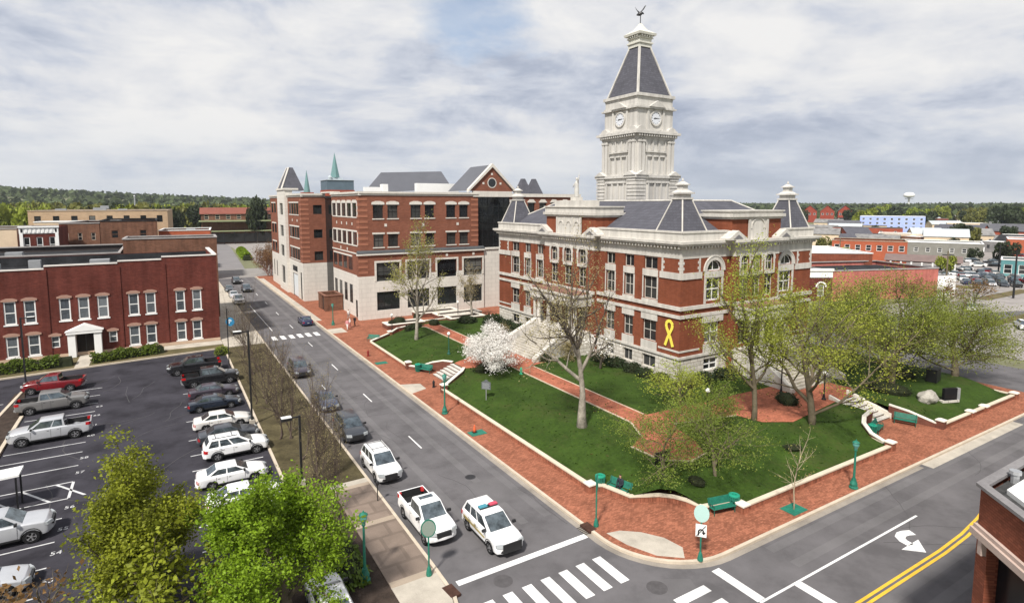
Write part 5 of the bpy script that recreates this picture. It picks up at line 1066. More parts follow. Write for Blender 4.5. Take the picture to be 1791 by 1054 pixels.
# ================================================================ vehicles
CP = {k: paint('car_paint_' + k, c, r_, co, me) for k, c, r_, co, me in (('white', (.80, .80, .80), .3, .6, 0), ('black', (.012, .012, .014), .2, .7, 0), ('red', (.15, .006, .010), .25, .7, 0), ('grey', (.19, .185, .18), .35, .5, .3),
    ('silver', (.52, .53, .55), .32, .5, .35), ('dark_grey', (.045, .05, .06), .3, .6, .2), ('navy', (.018, .028, .075), .25, .7, 0), ('blue_black', (.016, .022, .035), .22, .7, 0), ('beige', (.66, .64, .61), .32, .5, 0), ('slate_blue', (.05, .065, .11), .28, .6, .2), ('dark_green', (.012, .022, .02), .25, .7, 0), ('plum', (.055, .045, .06), .3, .6, .2))}
SPEC = {  # L, half width, wheel x front/rear, wheel r, side profile from rear bumper over the top to the nose, cabin base (x0,x1,z), roof (x0,x1,z), bed
 'sedan': dict(hw=.90, wx=(1.42, -1.40), wr=.33, prof=[(-2.36, .34), (-2.42, .55), (-2.40, .80), (-2.32, .96), (-1.70, 1.0), (.98, .97), (1.60, .88), (2.15, .76), (2.34, .62), (2.40, .45), (2.34, .26)], cab=(-1.78, 1.05, .975), roof=(-1.02, .22, 1.43), pil=(-.42,)),
 'suv': dict(hw=.98, wx=(1.44, -1.44), wr=.39, prof=[(-2.36, .42), (-2.44, .60), (-2.42, 1.0), (-2.34, 1.12), (-1.7, 1.13), (1.15, 1.10), (1.7, 1.05), (2.15, .95), (2.38, .80), (2.47, .55), (2.42, .34)], cab=(-2.34, 1.28, 1.105), roof=(-1.92, .22, 1.74), pil=(-1.25, -.25)),
 'pickup': dict(hw=.99, wx=(1.80, -1.66), wr=.41, prof=[(-2.78, .56), (-2.86, .72), (-2.84, 1.24), (-2.80, 1.27), (-.72, 1.27), (1.28, 1.26), (1.9, 1.22), (2.48, 1.14), (2.68, .97), (2.76, .66), (2.70, .46)], cab=(-.74, 1.46, 1.25), roof=(-.60, .58, 1.92), pil=(), bed=(-2.74, -.84)),
 'crew': dict(hw=1.01, wx=(1.85, -1.78), wr=.43, prof=[(-2.90, .56), (-2.98, .72), (-2.96, 1.28), (-2.92, 1.31), (-1.1, 1.31), (1.32, 1.30), (1.95, 1.27), (2.58, 1.20), (2.80, 1.02), (2.88, .66), (2.82, .46)], cab=(-1.12, 1.50, 1.29), roof=(-1.0, .60, 1.97), pil=(-.12,), bed=(-2.86, -1.22)),
}
CACHE = {}
def lerp(a, b, t): return tuple(x + (y - x) * t for x, y in zip(a, b))
def beveled(mb, off):
    me = mb.mesh('tmp', TRIM, bevel=off); r = MB(); r.add([tuple(v.co) for v in me.vertices], [tuple(p.vertices) for p in me.polygons]); bpy.data.meshes.remove(me); return r
def car_meshes(kind):
    if kind in CACHE: return CACHE[kind]
    s = SPEC[kind]; hw = s['hw']; prof = s['prof']; D = {}
    wr = s['wr'] + .06; bot = prof[0][1]; low = .27 if kind == 'sedan' else .36
    side = list(prof)
    for wx in s['wx']:                                    # wheel arches cut the lower edge, nose to tail
        for k in range(9): a = PI * k / 8; side.append((wx + wr * math.cos(a), max(low, s['wr'] + wr * math.sin(a))))
    n = len(side); ntop = len(prof)
    xr, xf = prof[0][0], prof[-1][0]
    def half(x, z, sl):                                   # plan taper and tumblehome
        t = 1 - .05 * max(0, (x - (xf - .9)) / .9) ** 2 - .03 * max(0, ((xr + .7) - x) / .7) ** 2
        t *= 1 - .05 * max(0, (z - .75) / .5) - .03 * max(0, (.55 - z) / .3)
        return hw * t * sl
    def wrap(x, sl):                                      # nose and tail curve back towards the corners
        q = {1: 1., .93: .55, .6: .12}[round(abs(sl), 2)]
        return x - .30 * q * max(0, (x - (xf - .55)) / .55) ** 2 + .16 * q * max(0, ((xr + .5) - x) / .5) ** 2
    def crown(x, z, sl): return z + ({1: -.075, .93: 0., .6: .035}[round(abs(sl), 2)] if z > .7 else 0)
    SL = (-1, -.93, -.6, .6, .93, 1); m = MB()
    for sl in SL: m.v += [(wrap(x, sl), half(x, z, sl), crown(x, z, sl)) for x, z in side]
    bed = s.get('bed')
    for k in range(5):
        for i in range(n):
            j = (i + 1) % n; (xa, za), (xb, zb) = side[i], side[j]
            if bed and 0 < k < 4 and i < ntop - 1 and xa >= -2.81 - .12 and xb <= bed[1] + .2 and za > 1.2 and zb > 1.2: continue
            m.f.append((k * n + i, k * n + j, (k + 1) * n + j, (k + 1) * n + i)); m.m.append(0)
    m.f.append(tuple(range(n))); m.m.append(0); m.f.append(tuple(5 * n + i for i in range(n - 1, -1, -1))); m.m.append(0)
    (c0, c1, cz), (r0, r1, rz) = s['cab'], s['roof']
    bw, rw = hw * .93, hw * .74
    def CB(x, sy, t):                                     # a point on the cabin surface: t from belt to roof
        return None
    base = [(c1, -bw * .9, cz), (c1, bw * .9, cz), (c0, bw * .92, cz), (c0, -bw * .92, cz)]; roof = [(r1, -rw, rz - .03), (r1, rw, rz - .03), (r0, rw, rz - .02), (r0, -rw, rz - .02)]
    m2 = MB(); m2.add(base + roof, [(0, 1, 5, 4), (1, 2, 6, 5), (2, 3, 7, 6), (3, 0, 4, 7)])
    cx = (r0 + r1) / 2; m2.add(roof + [(r1 - .3, -rw * .7, rz + .02), (r1 - .3, rw * .7, rz + .02), (r0 + .3, rw * .7, rz + .02), (r0 + .3, -rw * .7, rz + .02)], [(0, 1, 5, 4), (1, 2, 6, 5), (2, 3, 7, 6), (3, 0, 4, 7), (4, 5, 6, 7)])
    m = beveled(m, .05); m2 = beveled(m2, .07); m.add(m2.v, m2.f)
    if bed:
        zb_ = s['prof'][3][1] + .012; b0, b1 = bed; y = hw * .86
        fl = .78; q = [(b0, -y), (b1, -y), (b1, y), (b0, y)]
        m.add([(x, yy, s['prof'][3][1] + .01) for x, yy in q] + [(x, yy, fl) for x, yy in q], [(0, 1, 5, 4), (1, 2, 6, 5), (2, 3, 7, 6), (3, 0, 4, 7), (4, 5, 6, 7)], 1)
        m.add([(b0 - .1, -hw * .93, zb_), (b1, -hw * .93, zb_), (b1, -y, zb_), (b0, -y, zb_), (b0, y, zb_), (b1, y, zb_), (b1, hw * .93, zb_), (b0 - .1, hw * .93, zb_)], [(0, 1, 2, 3), (4, 5, 6, 7), (0, 3, 4, 7)])
    D['body'] = (m, [0, 1])
    # glass, slightly proud of the cabin
    def quad(a, b, c, d, u0, u1, v0, v1, off):            # a,b bottom, c,d top (a-d, b-c edges)
        P = lambda u, v: Vector(lerp(lerp(a, b, u), lerp(d, c, u), v))
        nrm = (P(1, 0) - P(0, 0)).cross(P(0, 1) - P(0, 0)).normalized()
        cen = Vector(((c0 + c1) / 2, 0, cz)); nrm = nrm if nrm.dot(P(.5, .5) - cen) > 0 else -nrm
        return [tuple(P(u, v) + nrm * off) for u, v in ((u0, v0), (u1, v0), (u1, v1), (u0, v1))]
    D['windscreen'] = MB().face(quad(base[0], base[1], roof[1], roof[0], .05, .95, .06, .94, .008)); D['rear_window'] = MB().face(quad(base[2], base[3], roof[3], roof[2], .08, .92, .30 if kind == 'suv' else .12, .90, .008))
    for nm, sy in (('side_window', 1), ('side_window', -1)):
        a, b, c, d = (base[2], base[1], roof[1], roof[2]) if sy > 0 else (base[3], base[0], roof[0], roof[3])
        cuts = [.05] + [(p - c0) / (c1 - c0) for p in s['pil']] + [.93]; g = MB()
        for u, v in zip(cuts, cuts[1:]): g.face(quad(a, b, c, d, u + .018, v - .018, .10, .90, .008))
        D[nm + str(sy)] = g
    # wheels
    w = MB(); r = s['wr']; wd = .22
    prof_w = [(r * .60, -wd / 2), (r * .93, -wd / 2), (r, -wd * .3), (r, wd * .3), (r * .93, wd / 2), (r * .60, wd / 2)]
    nn = 20
    for rr, yy in prof_w: w.v += [(rr * math.cos(2 * PI * k / nn), yy, rr * math.sin(2 * PI * k / nn)) for k in range(nn)]
    for i in range(len(prof_w) - 1):
        for k in range(nn): w.f.append((i * nn + k, i * nn + (k + 1) % nn, (i + 1) * nn + (k + 1) % nn, (i + 1) * nn + k)); w.m.append(0)
    D['wheel'] = w
    q = MB(); ri = r * .62
    for k in range(5):
        a = 2 * PI * k / 5
        for sy in (-1, 1):
            P = [(math.cos(a - .3) * .05, math.sin(a - .3) * .05), (math.cos(a - .22) * ri, math.sin(a - .22) * ri), (math.cos(a + .22) * ri, math.sin(a + .22) * ri), (math.cos(a + .3) * .05, math.sin(a + .3) * .05)]
            q.face([(x, sy * wd * .44, z) for x, z in P])
    q.tube([(0, -wd * .46, 0), (0, wd * .46, 0)], .07, 8)
    for sy in (-1, 1):
        ring_ = [(ri * .9, sy * wd * .43), (ri, sy * wd * .45)]; o = len(q.v)
        for rr, yy in ring_: q.v += [(rr * math.cos(2 * PI * k / 16), yy, rr * math.sin(2 * PI * k / 16)) for k in range(16)]
        for k in range(16): q.f.append((o + k, o + (k + 1) % 16, o + 16 + (k + 1) % 16, o + 16 + k)); q.m.append(0)
    D['rim'] = q
    q = MB(); q.cb(0, 0, low - .08, 2.0, hw * .80, .62); D['underbody'] = q
    q = MB()
    def strip(pts, w, sy):                                 # a thin line lying on the body side
        for (xa, za), (xb, zb) in zip(pts, pts[1:]):
            dx, dz = (w, 0) if abs(zb - za) > abs(xb - xa) else (0, w)
            q.face([(xa - dx, half(xa, za, sy) + sy * .006, za - dz), (xa + dx, half(xa, za, sy) + sy * .006, za + dz), (xb + dx, half(xb, zb, sy) + sy * .006, zb + dz), (xb - dx, half(xb, zb, sy) + sy * .006, zb - dz)])
    for sy in (1, -1):
        xs = [c1 - .28] + list(s['pil']) + [max(c0 + .32, s['wx'][1] + .28 if not s.get('bed') else c0 + .05)]
        for x in xs: strip([(x, low + .13), (x, .74), (x, cz - .07)], .009, sy)
        strip([(xs[-1], low + .13), (xs[0], low + .13)], .009, sy)
        for x in xs[1:]: strip([(x + .10, cz - .2), (x + .26, cz - .2)], .018, sy)
        for wx in s['wx']:
            P = [(wx + (wr + .0) * math.cos(PI * k / 10), s['wr'] + wr * math.sin(PI * k / 10)) for k in range(11)]; Q = [(wx + (wr + .05) * math.cos(PI * k / 10), s['wr'] + (wr + .05) * math.sin(PI * k / 10)) for k in range(11)]
            if kind != 'sedan':
                for k in range(10): q.face([(P[k][0], half(P[k][0], P[k][1], sy) + sy * .008, P[k][1]), (Q[k][0], half(Q[k][0], Q[k][1], sy) + sy * .008, Q[k][1]), (Q[k + 1][0], half(Q[k + 1][0], Q[k + 1][1], sy) + sy * .008, Q[k + 1][1]), (P[k + 1][0], half(P[k + 1][0], P[k + 1][1], sy) + sy * .008, P[k + 1][1])])
    D['door_seam'] = q
    zf = prof[-3][1]; xn = prof[-2][0]; fy = half(xn, zf, 1)
    def lamp(x, y0, y1, z0, z1, dx): return MB().hexa([(x - .2, y0, z0), (x + dx, y0, z0), (x + dx - .22, y1, z0), (x - .45, y1, z0), (x - .24, y0, z1), (x - .05, y0, z1), (x - .27, y1, z1), (x - .55, y1, z1)])
    for sy in (1, -1):
        D['headlight%d' % sy] = lamp(xn + .03, sy * fy * .56, sy * (fy * .99), zf - .08, zf + .10, .012)
        ry = half(xr - .05, .9, 1); zt_ = prof[2][1]
        tx = prof[1][0]
        D['tail_light%d' % sy] = MB().hexa([(tx + .03, sy * ry * .74, zt_ - .22), (tx + .3, sy * ry * .74, zt_ - .22), (tx + .42, sy * (ry + .004), zt_ - .22), (tx + .15, sy * (ry + .004), zt_ - .22),
                                           (tx + .05, sy * ry * .74, zt_ + .03), (tx + .3, sy * ry * .74, zt_ + .03), (tx + .42, sy * (ry - .006), zt_ + .01), (tx + .17, sy * (ry - .006), zt_ + .01)])
        D['mirror%d' % sy] = MB().cb(c1 - .32, sy * (bw + .13), cz + .04, .07, .12, cz + .20)
    q = MB(); q.hexa([(xn - .1, -fy * .5, zf - .26), (xn + .03, -fy * .5, zf - .26), (xn + .03, fy * .5, zf - .26), (xn - .1, fy * .5, zf - .26), (xn - .14, -fy * .5, zf + .02), (xn + .005, -fy * .5, zf + .02), (xn + .005, fy * .5, zf + .02), (xn - .14, fy * .5, zf + .02)]); D['grille'] = q
    q = MB(); q.prism([(xn - .35, -fy * .97), (xn - .02, -fy * .62), (xn + .05, 0), (xn - .02, fy * .62), (xn - .35, fy * .97)], bot - .02, bot + .15); D['front_bumper'] = q
    q = MB(); q.prism([(prof[1][0] + .2, -hw * .95), (prof[1][0] + .2, hw * .95), (prof[1][0] - .02, hw * .7), (prof[1][0] - .05, 0), (prof[1][0] - .02, -hw * .7)], bot - .04, bot + .12); D['rear_bumper'] = q
    q = MB(); q.cb(prof[1][0] - .032, 0, bot + .2, .006, .16, bot + .33); D['licence_plate'] = q
    q = MB()
    for sy in (1, -1): q.hexa([(s['wx'][1] + wr + .04, sy * hw * .95, low + .02), (s['wx'][0] - wr - .04, sy * hw * .95, low + .02), (s['wx'][0] - wr - .04, sy * hw * 1.012, low + .02), (s['wx'][1] + wr + .04, sy * hw * 1.012, low + .02), (s['wx'][1] + wr + .04, sy * hw * .95, low + .12), (s['wx'][0] - wr - .04, sy * hw * .95, low + .12), (s['wx'][0] - wr - .04, sy * hw * 1.008, low + .12), (s['wx'][1] + wr + .04, sy * hw * 1.008, low + .12)])
    D['sill_trim'] = q
    P0 = CP['white']; out = {}
    for k, v in D.items():
        nm = k.rstrip('-1'); v = v[0] if isinstance(v, tuple) else v
        mt = {'body': [P0, TRIM], 'windscreen': CGLASS, 'rear_window': CGLASS, 'side_window': CGLASS, 'wheel': TYRE, 'rim': RIM, 'underbody': TRIM, 'headlight': LAMPG, 'tail_light': TAILR, 'mirror': TRIM, 'grille': TRIM, 'front_bumper': TRIM if kind == 'suv' else P0, 'rear_bumper': RIM if kind in ('pickup', 'crew') else P0, 'licence_plate': LAMPG, 'sill_trim': TRIM, 'door_seam': TRIM}[nm]
        out[k] = v.mesh(kind + '_' + nm, mt, bevel=0 if k == 'body' else (.02 if 'bumper' in k or 'mirror' in k else 0), smooth=False)
        if k == 'body':
            try: out[k].shade_smooth(); out[k].set_sharp_from_angle(angle=R(38))
            except Exception: pass
    CACHE[kind] = out; return out
def car(kind, col, x, y, deg, label, name=None, group=None, extra=None, z=0., full=True):
    me = car_meshes(kind); s = SPEC[kind]
    T = thing(name or {'sedan': 'parked_sedan', 'suv': 'parked_suv', 'pickup': 'parked_pickup', 'crew': 'parked_pickup'}[kind], label, {'sedan': 'car', 'suv': 'car', 'pickup': 'pickup truck', 'crew': 'pickup truck'}[kind], (x, y, z), R(deg), group)
    def put(k, nm, par=T, loc=(0, 0, 0), colr=False):
        o = bpy.data.objects.new(nm, me[k]); C.objects.link(o); o.parent = par; o.location = loc
        if colr and col != 'white': o.material_slots[0].link = 'OBJECT'; o.material_slots[0].material = CP[col]
        return o
    b = put('body', 'body', colr=True); put('windscreen', 'windscreen'); put('rear_window', 'rear_window'); put('side_window1', 'side_window'); put('side_window-1', 'side_window')
    for wx in s['wx']:
        for sy in (-1, 1): w = put('wheel', 'wheel', T, (wx, sy * (s['hw'] - .12), s['wr'])); put('rim', 'rim', w)
    if full:
        put('underbody', 'underbody'); put('grille', 'grille'); put('sill_trim', 'sill_trim'); put('door_seam', 'door_seam'); put('licence_plate', 'licence_plate')
        put('front_bumper', 'bumper', colr=kind != 'suv'); put('rear_bumper', 'bumper', colr=kind in ('sedan', 'suv'))
        for sy in ('1', '-1'): put('headlight' + sy, 'headlight'); put('tail_light' + sy, 'tail_light'); put('mirror' + sy, 'mirror')
    if extra: extra(T)
    return T
G1, G2, G3 = 'cars in the left-hand column of the car park', 'cars in the right-hand column of the car park', 'cars along the main street'
car('pickup', 'red', -11.0, 79.3, 174, 'dark red pickup truck at the top of the left row, bed towards the aisle', group=G1)
car('crew', 'grey', -10.1, 71.9, 2, 'dull grey pickup truck between the red and the silver ones', group=G1)
car('crew', 'silver', -9.2, 62.8, 182, 'clean silver crew-cab pickup with black empty bed, nose to the kerb', group=G1)
car('crew', 'silver', -9.55, 44.55, 0, 'silver pickup at the left picture edge beside the hatched bay', group=G1)
car('sedan', 'silver', -9.3, 38.8, 0, 'silver car half hidden under the brown tree at bottom left', group=G1)
car('crew', 'black', 2.6, 79.4, 181, 'black crew-cab pickup backed in at the top of the right row', group=G2)
car('crew', 'black', 4.0, 73.2, 1, 'black pickup parked nose to the kerb, second from the top of the right row', group=G2)
car('sedan', 'plum', 3.9, 68.2, 1, 'dark purple-grey saloon beside the black pickup', group=G2)
car('sedan', 'blue_black', 3.7, 64.1, 1, 'blue-black saloon with a pale line painted beside it', group=G2)
car('sedan', 'beige', 3.95, 58.4, 0, 'off-white saloon between two dark saloons', group=G2)
car('sedan', 'dark_grey', 4.1, 54.6, 0, 'dark grey saloon tucked behind the white off-roader', group=G2)
def rack(T):
    m = MB()
    for y in (-.55, .55): m.tube([(-1.8, y, 1.80), (.1, y, 1.80)], .025, 6)
    for x in (-1.5, -.3): m.tube([(x, -.55, 1.83), (x, .55, 1.83)], .02, 6)
    m.part('roof_rack', TRIM, T)
car('suv', 'white', 4.35, 51.2, 1, 'white off-road wagon with black roof rails in the right row', group=G2, extra=rack)
car('sedan', 'white', 3.6, 46.1, 0, 'white saloon partly covered by the bright green tree, tail to the aisle', group=G2)
car('sedan', 'white', 4.0, 42.0, 0, 'white car glimpsed through the middle of the bright green tree', group=G2)
car('suv', 'white', 4.4, 38.4, 180, 'white wagon almost wholly behind the bright green tree', group=G2)
car('sedan', 'white', 6.3, 28.0, 90, 'white car roof showing at the bottom edge below the bright green tree')
def police(T):
    m = MB(); m.cb(-.45, 0, 1.79, .16, .62, 1.84); lb = m.part('light_bar', TRIM, T)
    q = MB(); q.cb(-.45, -.36, 1.842, .15, .27, 1.94); q.part('blue_lamp', mat('blue_lens', (.05, .24, .31), .15, .1, 6, 20., .6), lb, bevel=.03); q = MB(); q.cb(-.45, .36, 1.842, .15, .27, 1.94); q.part('red_lamp', mat('red_lens', (.48, .05, .09), .15, .1, 6, 20., .6), lb, bevel=.03)
    q = MB(); q.cb(2.53, 0, .45, .05, .62, .98); q.cb(2.47, -.3, .5, .1, .05, .9); q.cb(2.47, .3, .5, .1, .05, .9); q.part('push_bar', BLACK, T, bevel=.02)
    q = MB()
    for sy in (-1, 1): q.hexa([(-1.9, sy * .972, .72), (.9, sy * .985, .68), (.9, sy * .99, .68), (-1.9, sy * .985, .72), (-1.9, sy * .962, .90), (.9, sy * .972, .78), (.9, sy * .98, .78), (-1.9, sy * .978, .90)])
    q.part('door_stripe', mat('gold_stripe', (.30, .24, .10), .4), T)
    q = MB()
    for sy in (-1, 1): q.fprism(FR(-.35, sy * .986, PI if sy > 0 else 0), [(.16 * math.sin(k * PI / 5) * (1 if k % 2 == 0 else .45), .88 + .16 * math.cos(k * PI / 5) * (1 if k % 2 == 0 else .45)) for k in range(10)], 0, .006)
    q.part('door_badge', mat('gold_stripe', (.30, .24, .10), .4), T)
car('suv', 'white', 16.5, 29.75, -90, 'white police wagon with red and blue roof lights at the stop line', name='police_car', group=G3, extra=police)
def sunroof(T): MB().face([(.1, -.46, 1.942), (.1, .46, 1.942), (-.28, .46, 1.945), (-.28, -.46, 1.945)]).part('sunroof', CGLASS, T)
car('pickup', 'white', 13.55, 32.95, -90, 'white pickup with open black bed and sunroof beside the kerb', group=G3, extra=sunroof)
car('suv', 'white', 13.5, 41.8, -90, 'white wagon parked behind the white pickup, roof reflecting branches', group=G3, extra=rack)
car('suv', 'dark_grey', 13.5, 50.2, -90, 'dark grey wagon parked behind the white one, headlights facing us', group=G3)
car('sedan', 'slate_blue', 13.4, 58.9, -90, 'slate blue hatchback at the kerb between grey wagon and bare trees', group=G3)
car('suv', 'plum', 13.4, 72.0, -90, 'dark wagon seen through the bare twigs by the kerb', group=G3)
car('sedan', 'navy', 20.3, 102.0, 90, 'navy blue saloon driving away past the far zebra crossing', name='moving_car', group=G3)
car('pickup', 'white', 12.9, 130.5, -90, 'white pickup parked beyond the red brick block on the far left kerb', group=G3)
car('sedan', 'silver', 12.9, 139.5, -90, 'silver saloon parked just behind the far white pickup', group=G3)
car('sedan', 'dark_grey', 12.9, 150, -90, 'grey saloon last in the far left kerb line', group=G3)
car('suv', 'blue_black', 16.4, 147.5, -90, 'dark wagon in the far lane, nearer of the two dark ones', group=G3)
car('suv', 'black', 15.9, 164, -90, 'black wagon in the far lane, farther of the two dark ones', group=G3)
# far cars: body, glass and wheels in one small mesh each
FC = {}
def farcar(col, x, y, deg, label, group, z=0.02):
    if col not in FC:
        s = SPEC['sedan']; m = MB(); m.hexa([(-2.3, -.85, .3), (2.3, -.85, .3), (2.3, .85, .3), (-2.3, .85, .3), (-2.35, -.82, .95), (2.2, -.8, .75), (2.2, .8, .75), (-2.35, .82, .95)], 0)
        m.frust(-.35, 0, .9, 1.4, .78, 1.45, .75, .62, 1); m.cb(-.4, 0, 1.455, .72, .6, 1.48, 0)
        for wx in (1.4, -1.4):
            for sy in (-1, 1): m.tube([(wx, sy * .7, .33), (wx, sy * .88, .33)], .33, 10, 2)
        FC[col] = m.mesh('far_car', [CP[col], CGLASS, TYRE])
    o = bpy.data.objects.new('far_car', FC[col]); C.objects.link(o); o.location = (x, y, z); o.rotation_euler = (0, 0, R(deg)); return tag(o, label, 'car', group)
rg = random.Random(5)
cols = ['white', 'silver', 'red', 'dark_grey', 'white', 'navy', 'silver', 'white', 'beige', 'black']
nmc = {'white': 'white', 'silver': 'silver', 'red': 'red', 'dark_grey': 'dark grey', 'navy': 'navy blue', 'beige': 'beige', 'black': 'black'}
k = 0
for row, (ax, ay, bx, by, n) in enumerate(((176, 66, 187, 44, 11), (184, 70, 196, 46, 11), (193, 74, 206, 48, 11), (203, 76, 216, 51, 10))):
    for i in range(n):
        if rg.random() < .15: continue
        c = rg.choice(cols) if not (row == 2 and i > 8) else 'red'; u = i / (n - 1)
        farcar(c, ax + (bx - ax) * u, ay + (by - ay) * u, 30 + rg.choice((0, 180)), 'small %s car in the far car park right of the pink wall' % nmc[c], 'cars in the far car park')
for x, y, c, d, lb in ((121, 37, 'white', 30, 'white car on the back street at the right picture edge'), (133, 49, 'white', 32, 'white car on the pale lot past the right-hand trees'), (150, 62, 'dark_grey', -60, 'dark car below the end of the pink wall'), (158, 66, 'red', -55, 'dark red car beside the pink wall end'), (232, 84, 'white', -60, 'white van-like car by the grey building yard'), (84.5, 55, 'silver', 90, 'silver car on the back street behind the courthouse'), (36, 260, 'white', 10, 'white car near the far depot'), (12, 232, 'silver', 80, 'silver car far along the street by the pale shop')):
    farcar(c, x, y, d, lb, 'scattered far cars')

for k in range(46):
    px = 1600 + 200 * rg.random(); d = rg.choice((205, 225, 245, 262, 300, 330, 352)) + rg.uniform(-4, 4); v = (Vector((.5148, .8514)) + Vector((.8557, -.5174)) * ((px - 895.5) / 1014.5)).normalized() * d
    c = rg.choice(cols); farcar(c, v.x, v.y, rg.choice((-60, 30, 120)), 'tiny %s car parked out among the right-hand roofs' % nmc[c], 'cars out among the right-hand roofs')
# ================================================================ trees and plants
import numpy as np
BARK = mat('grey_brown_bark', (.15, .125, .085), .95, .25, 2., 14., .1, bump=.5, bumps=20)
BARKD = mat('dark_bark', (.105, .088, .070), .95, .25, 2., 14., .1)
BARKS = mat('sycamore_bark', (.29, .26, .215), .95, .45, 1.6, 5., .1, bump=.4, bumps=14)
TWIG = mat('bare_twigs', (.105, .080, .066), .95, .2, 2., 12., .1)
def leafm(n, c, tr=.35, v=.28): return mat(n, c, .6, v, .8, 3., .25, trans=tr, objvar=.35)
L_BRIGHT = leafm('bright_green_leaves', (.18, .27, .014), v=.5); L_OLIVE = leafm('olive_green_leaves', (.23, .27, .022), v=.48); L_SPRING = leafm('spring_green_leaves', (.31, .35, .05), v=.34); L_YEL = leafm('yellow_green_buds', (.27, .26, .07))
L_RUST = leafm('rusty_young_leaves', (.21, .12, .045)); L_BUFF = leafm('buff_buds', (.30, .25, .12)); L_MID = leafm('mid_green_leaves', (.20, .235, .035), v=.4); L_YOUNG = leafm('young_green_leaves', (.16, .225, .034), v=.34); L_DARK = leafm('dark_evergreen_leaves', (.025, .04, .014), .15); L_HEDGE = leafm('hedge_leaves', (.085, .125, .012), .2)
BLOSSOM = leafm('white_blossom', (.82, .80, .76), .3, .12); L_FAR = leafm('far_spring_crown', (.21, .25, .03), .25, .34); L_FAR2 = leafm('far_olive_crown', (.14, .14, .032), .2, .34); L_FAR3 = leafm('far_dark_crown', (.035, .048, .02), .2)
def grow(seed, H, W=None, levels=3, n=(5, 4, 4, 3), ang=50, lr=.68, clear=.3, r0=.16, trop=.12, wob=.16, sides=(9, 6, 4, 3, 3), ratio=.6, stems=1, start=.3):
    rg = random.Random(seed); m = MB(); tips = []
    def br(p, d, L, r, lev):
        seg = 5 if lev == 0 else 3; pts = [p]; dirs = [d]
        for i in range(seg):
            d = (d + Vector((rg.gauss(0, wob * (.4 if lev == 0 and stems == 1 else 1)), rg.gauss(0, wob * (.4 if lev == 0 and stems == 1 else 1)), rg.gauss(0, wob) + trop * (lev > 0)))).normalized(); p = p + d * (L / seg); pts.append(p); dirs.append(d)
        end = .45 if lev < levels else .3
        rad = [r * (1 - (1 - end) * i / seg) for i in range(seg + 1)]
        if lev == 0: rad[0] *= 1.38; rad[1] *= 1.06
        m.tube(pts, rad, sides[lev], cap=lev == 0)
        if lev >= levels: tips.extend((q, dd) for q, dd in zip(pts[1:], dirs[1:])); return
        az = rg.random() * 6.28; k = n[lev]; s0 = clear if lev == 0 else start
        for c in range(k):
            t = s0 + (1 - s0) * (c + rg.random() * .6) / k; f = t * seg; i = min(seg - 1, int(f)); q = pts[i].lerp(pts[i + 1], f - i); dd = dirs[i + 1]
            az += 2.4 + rg.gauss(0, .3); a = R(ang) * rg.uniform(.7, 1.25) * (1.1 - .35 * t); o = dd.orthogonal().normalized(); o = Matrix.Rotation(az, 3, dd) @ o
            br(q, (dd * math.cos(a) + o * math.sin(a)).normalized(), L * lr * rg.uniform(.75, 1.2) * (1.15 - .45 * t), rad[i] * ratio * rg.uniform(.8, 1.1), lev + 1)
        br(pts[-1], dirs[-1], L * lr * rg.uniform(.7, 1), rad[-1] * .95, lev + 1)
    for s in range(stems):
        a = rg.random() * 6.28; sp = .0 if stems == 1 else .35
        br(Vector((.25 * math.cos(a) * (stems > 1), .25 * math.sin(a) * (stems > 1), -.1)), Vector((math.cos(2 * PI * s / stems + a) * sp, math.sin(2 * PI * s / stems + a) * sp, 1)).normalized(), 1., r0 / H * 2.2, 0)
    zs = sorted(t[0].z for t in tips); zmax = zs[int(len(zs) * .985)]; rs = sorted(math.hypot(t[0].x, t[0].y) for t in tips); rm = rs[int(len(rs) * .93)]
    kz = H / zmax; kx = kz if W is None else W / 2 / rm
    out = MB(); out.f = m.f; out.m = m.m
    out.v = [(x * (kx if z > clear * .5 else kz + (kx - kz) * smooth(z / max(.01, clear * .5))), y * (kx if z > clear * .5 else kz + (kx - kz) * smooth(z / max(.01, clear * .5))), z * kz) for x, y, z in m.v]
    return out, [Vector((p.x * kx, p.y * kx, p.z * kz)) for p, d in tips]
def leaves(name, tips, per, size, spread, seed, m, zmin=0., aspect=.62, droop=.0):
    rg = np.random.default_rng(seed); T = np.array([(p.x, p.y, p.z) for p in tips]); 
    keep = rg.random(len(T)) < .9; T = T[keep]
    cen = np.repeat(T, per, 0) + rg.normal(0, spread, (len(T) * per, 3)) * np.array((1, 1, .75)); cen = cen[cen[:, 2] > zmin]; k = len(cen)
    a = rg.normal(0, 1, (k, 3)); a[:, 2] *= .6; a /= np.linalg.norm(a, axis=1)[:, None]; b = rg.normal(0, 1, (k, 3)); b -= a * (a * b).sum(1)[:, None]; b /= np.linalg.norm(b, axis=1)[:, None]
    s = size * rg.uniform(.6, 1.35, (k, 1)); a = a * s * .5; b = b * s * .5 * aspect
    V = np.stack((cen - a, cen - b * 1.0 + a * .1, cen + a, cen + b + a * .1), 1).reshape(-1, 3)
    me = bpy.data.meshes.new(name); me.vertices.add(len(V)); me.vertices.foreach_set('co', V.ravel()); me.loops.add(k * 4); me.loops.foreach_set('vertex_index', np.arange(k * 4))
    me.polygons.add(k); me.polygons.foreach_set('loop_start', np.arange(k) * 4); me.polygons.foreach_set('loop_total', np.full(k, 4)); me.materials.append(m); me.update(); me.validate(); return me
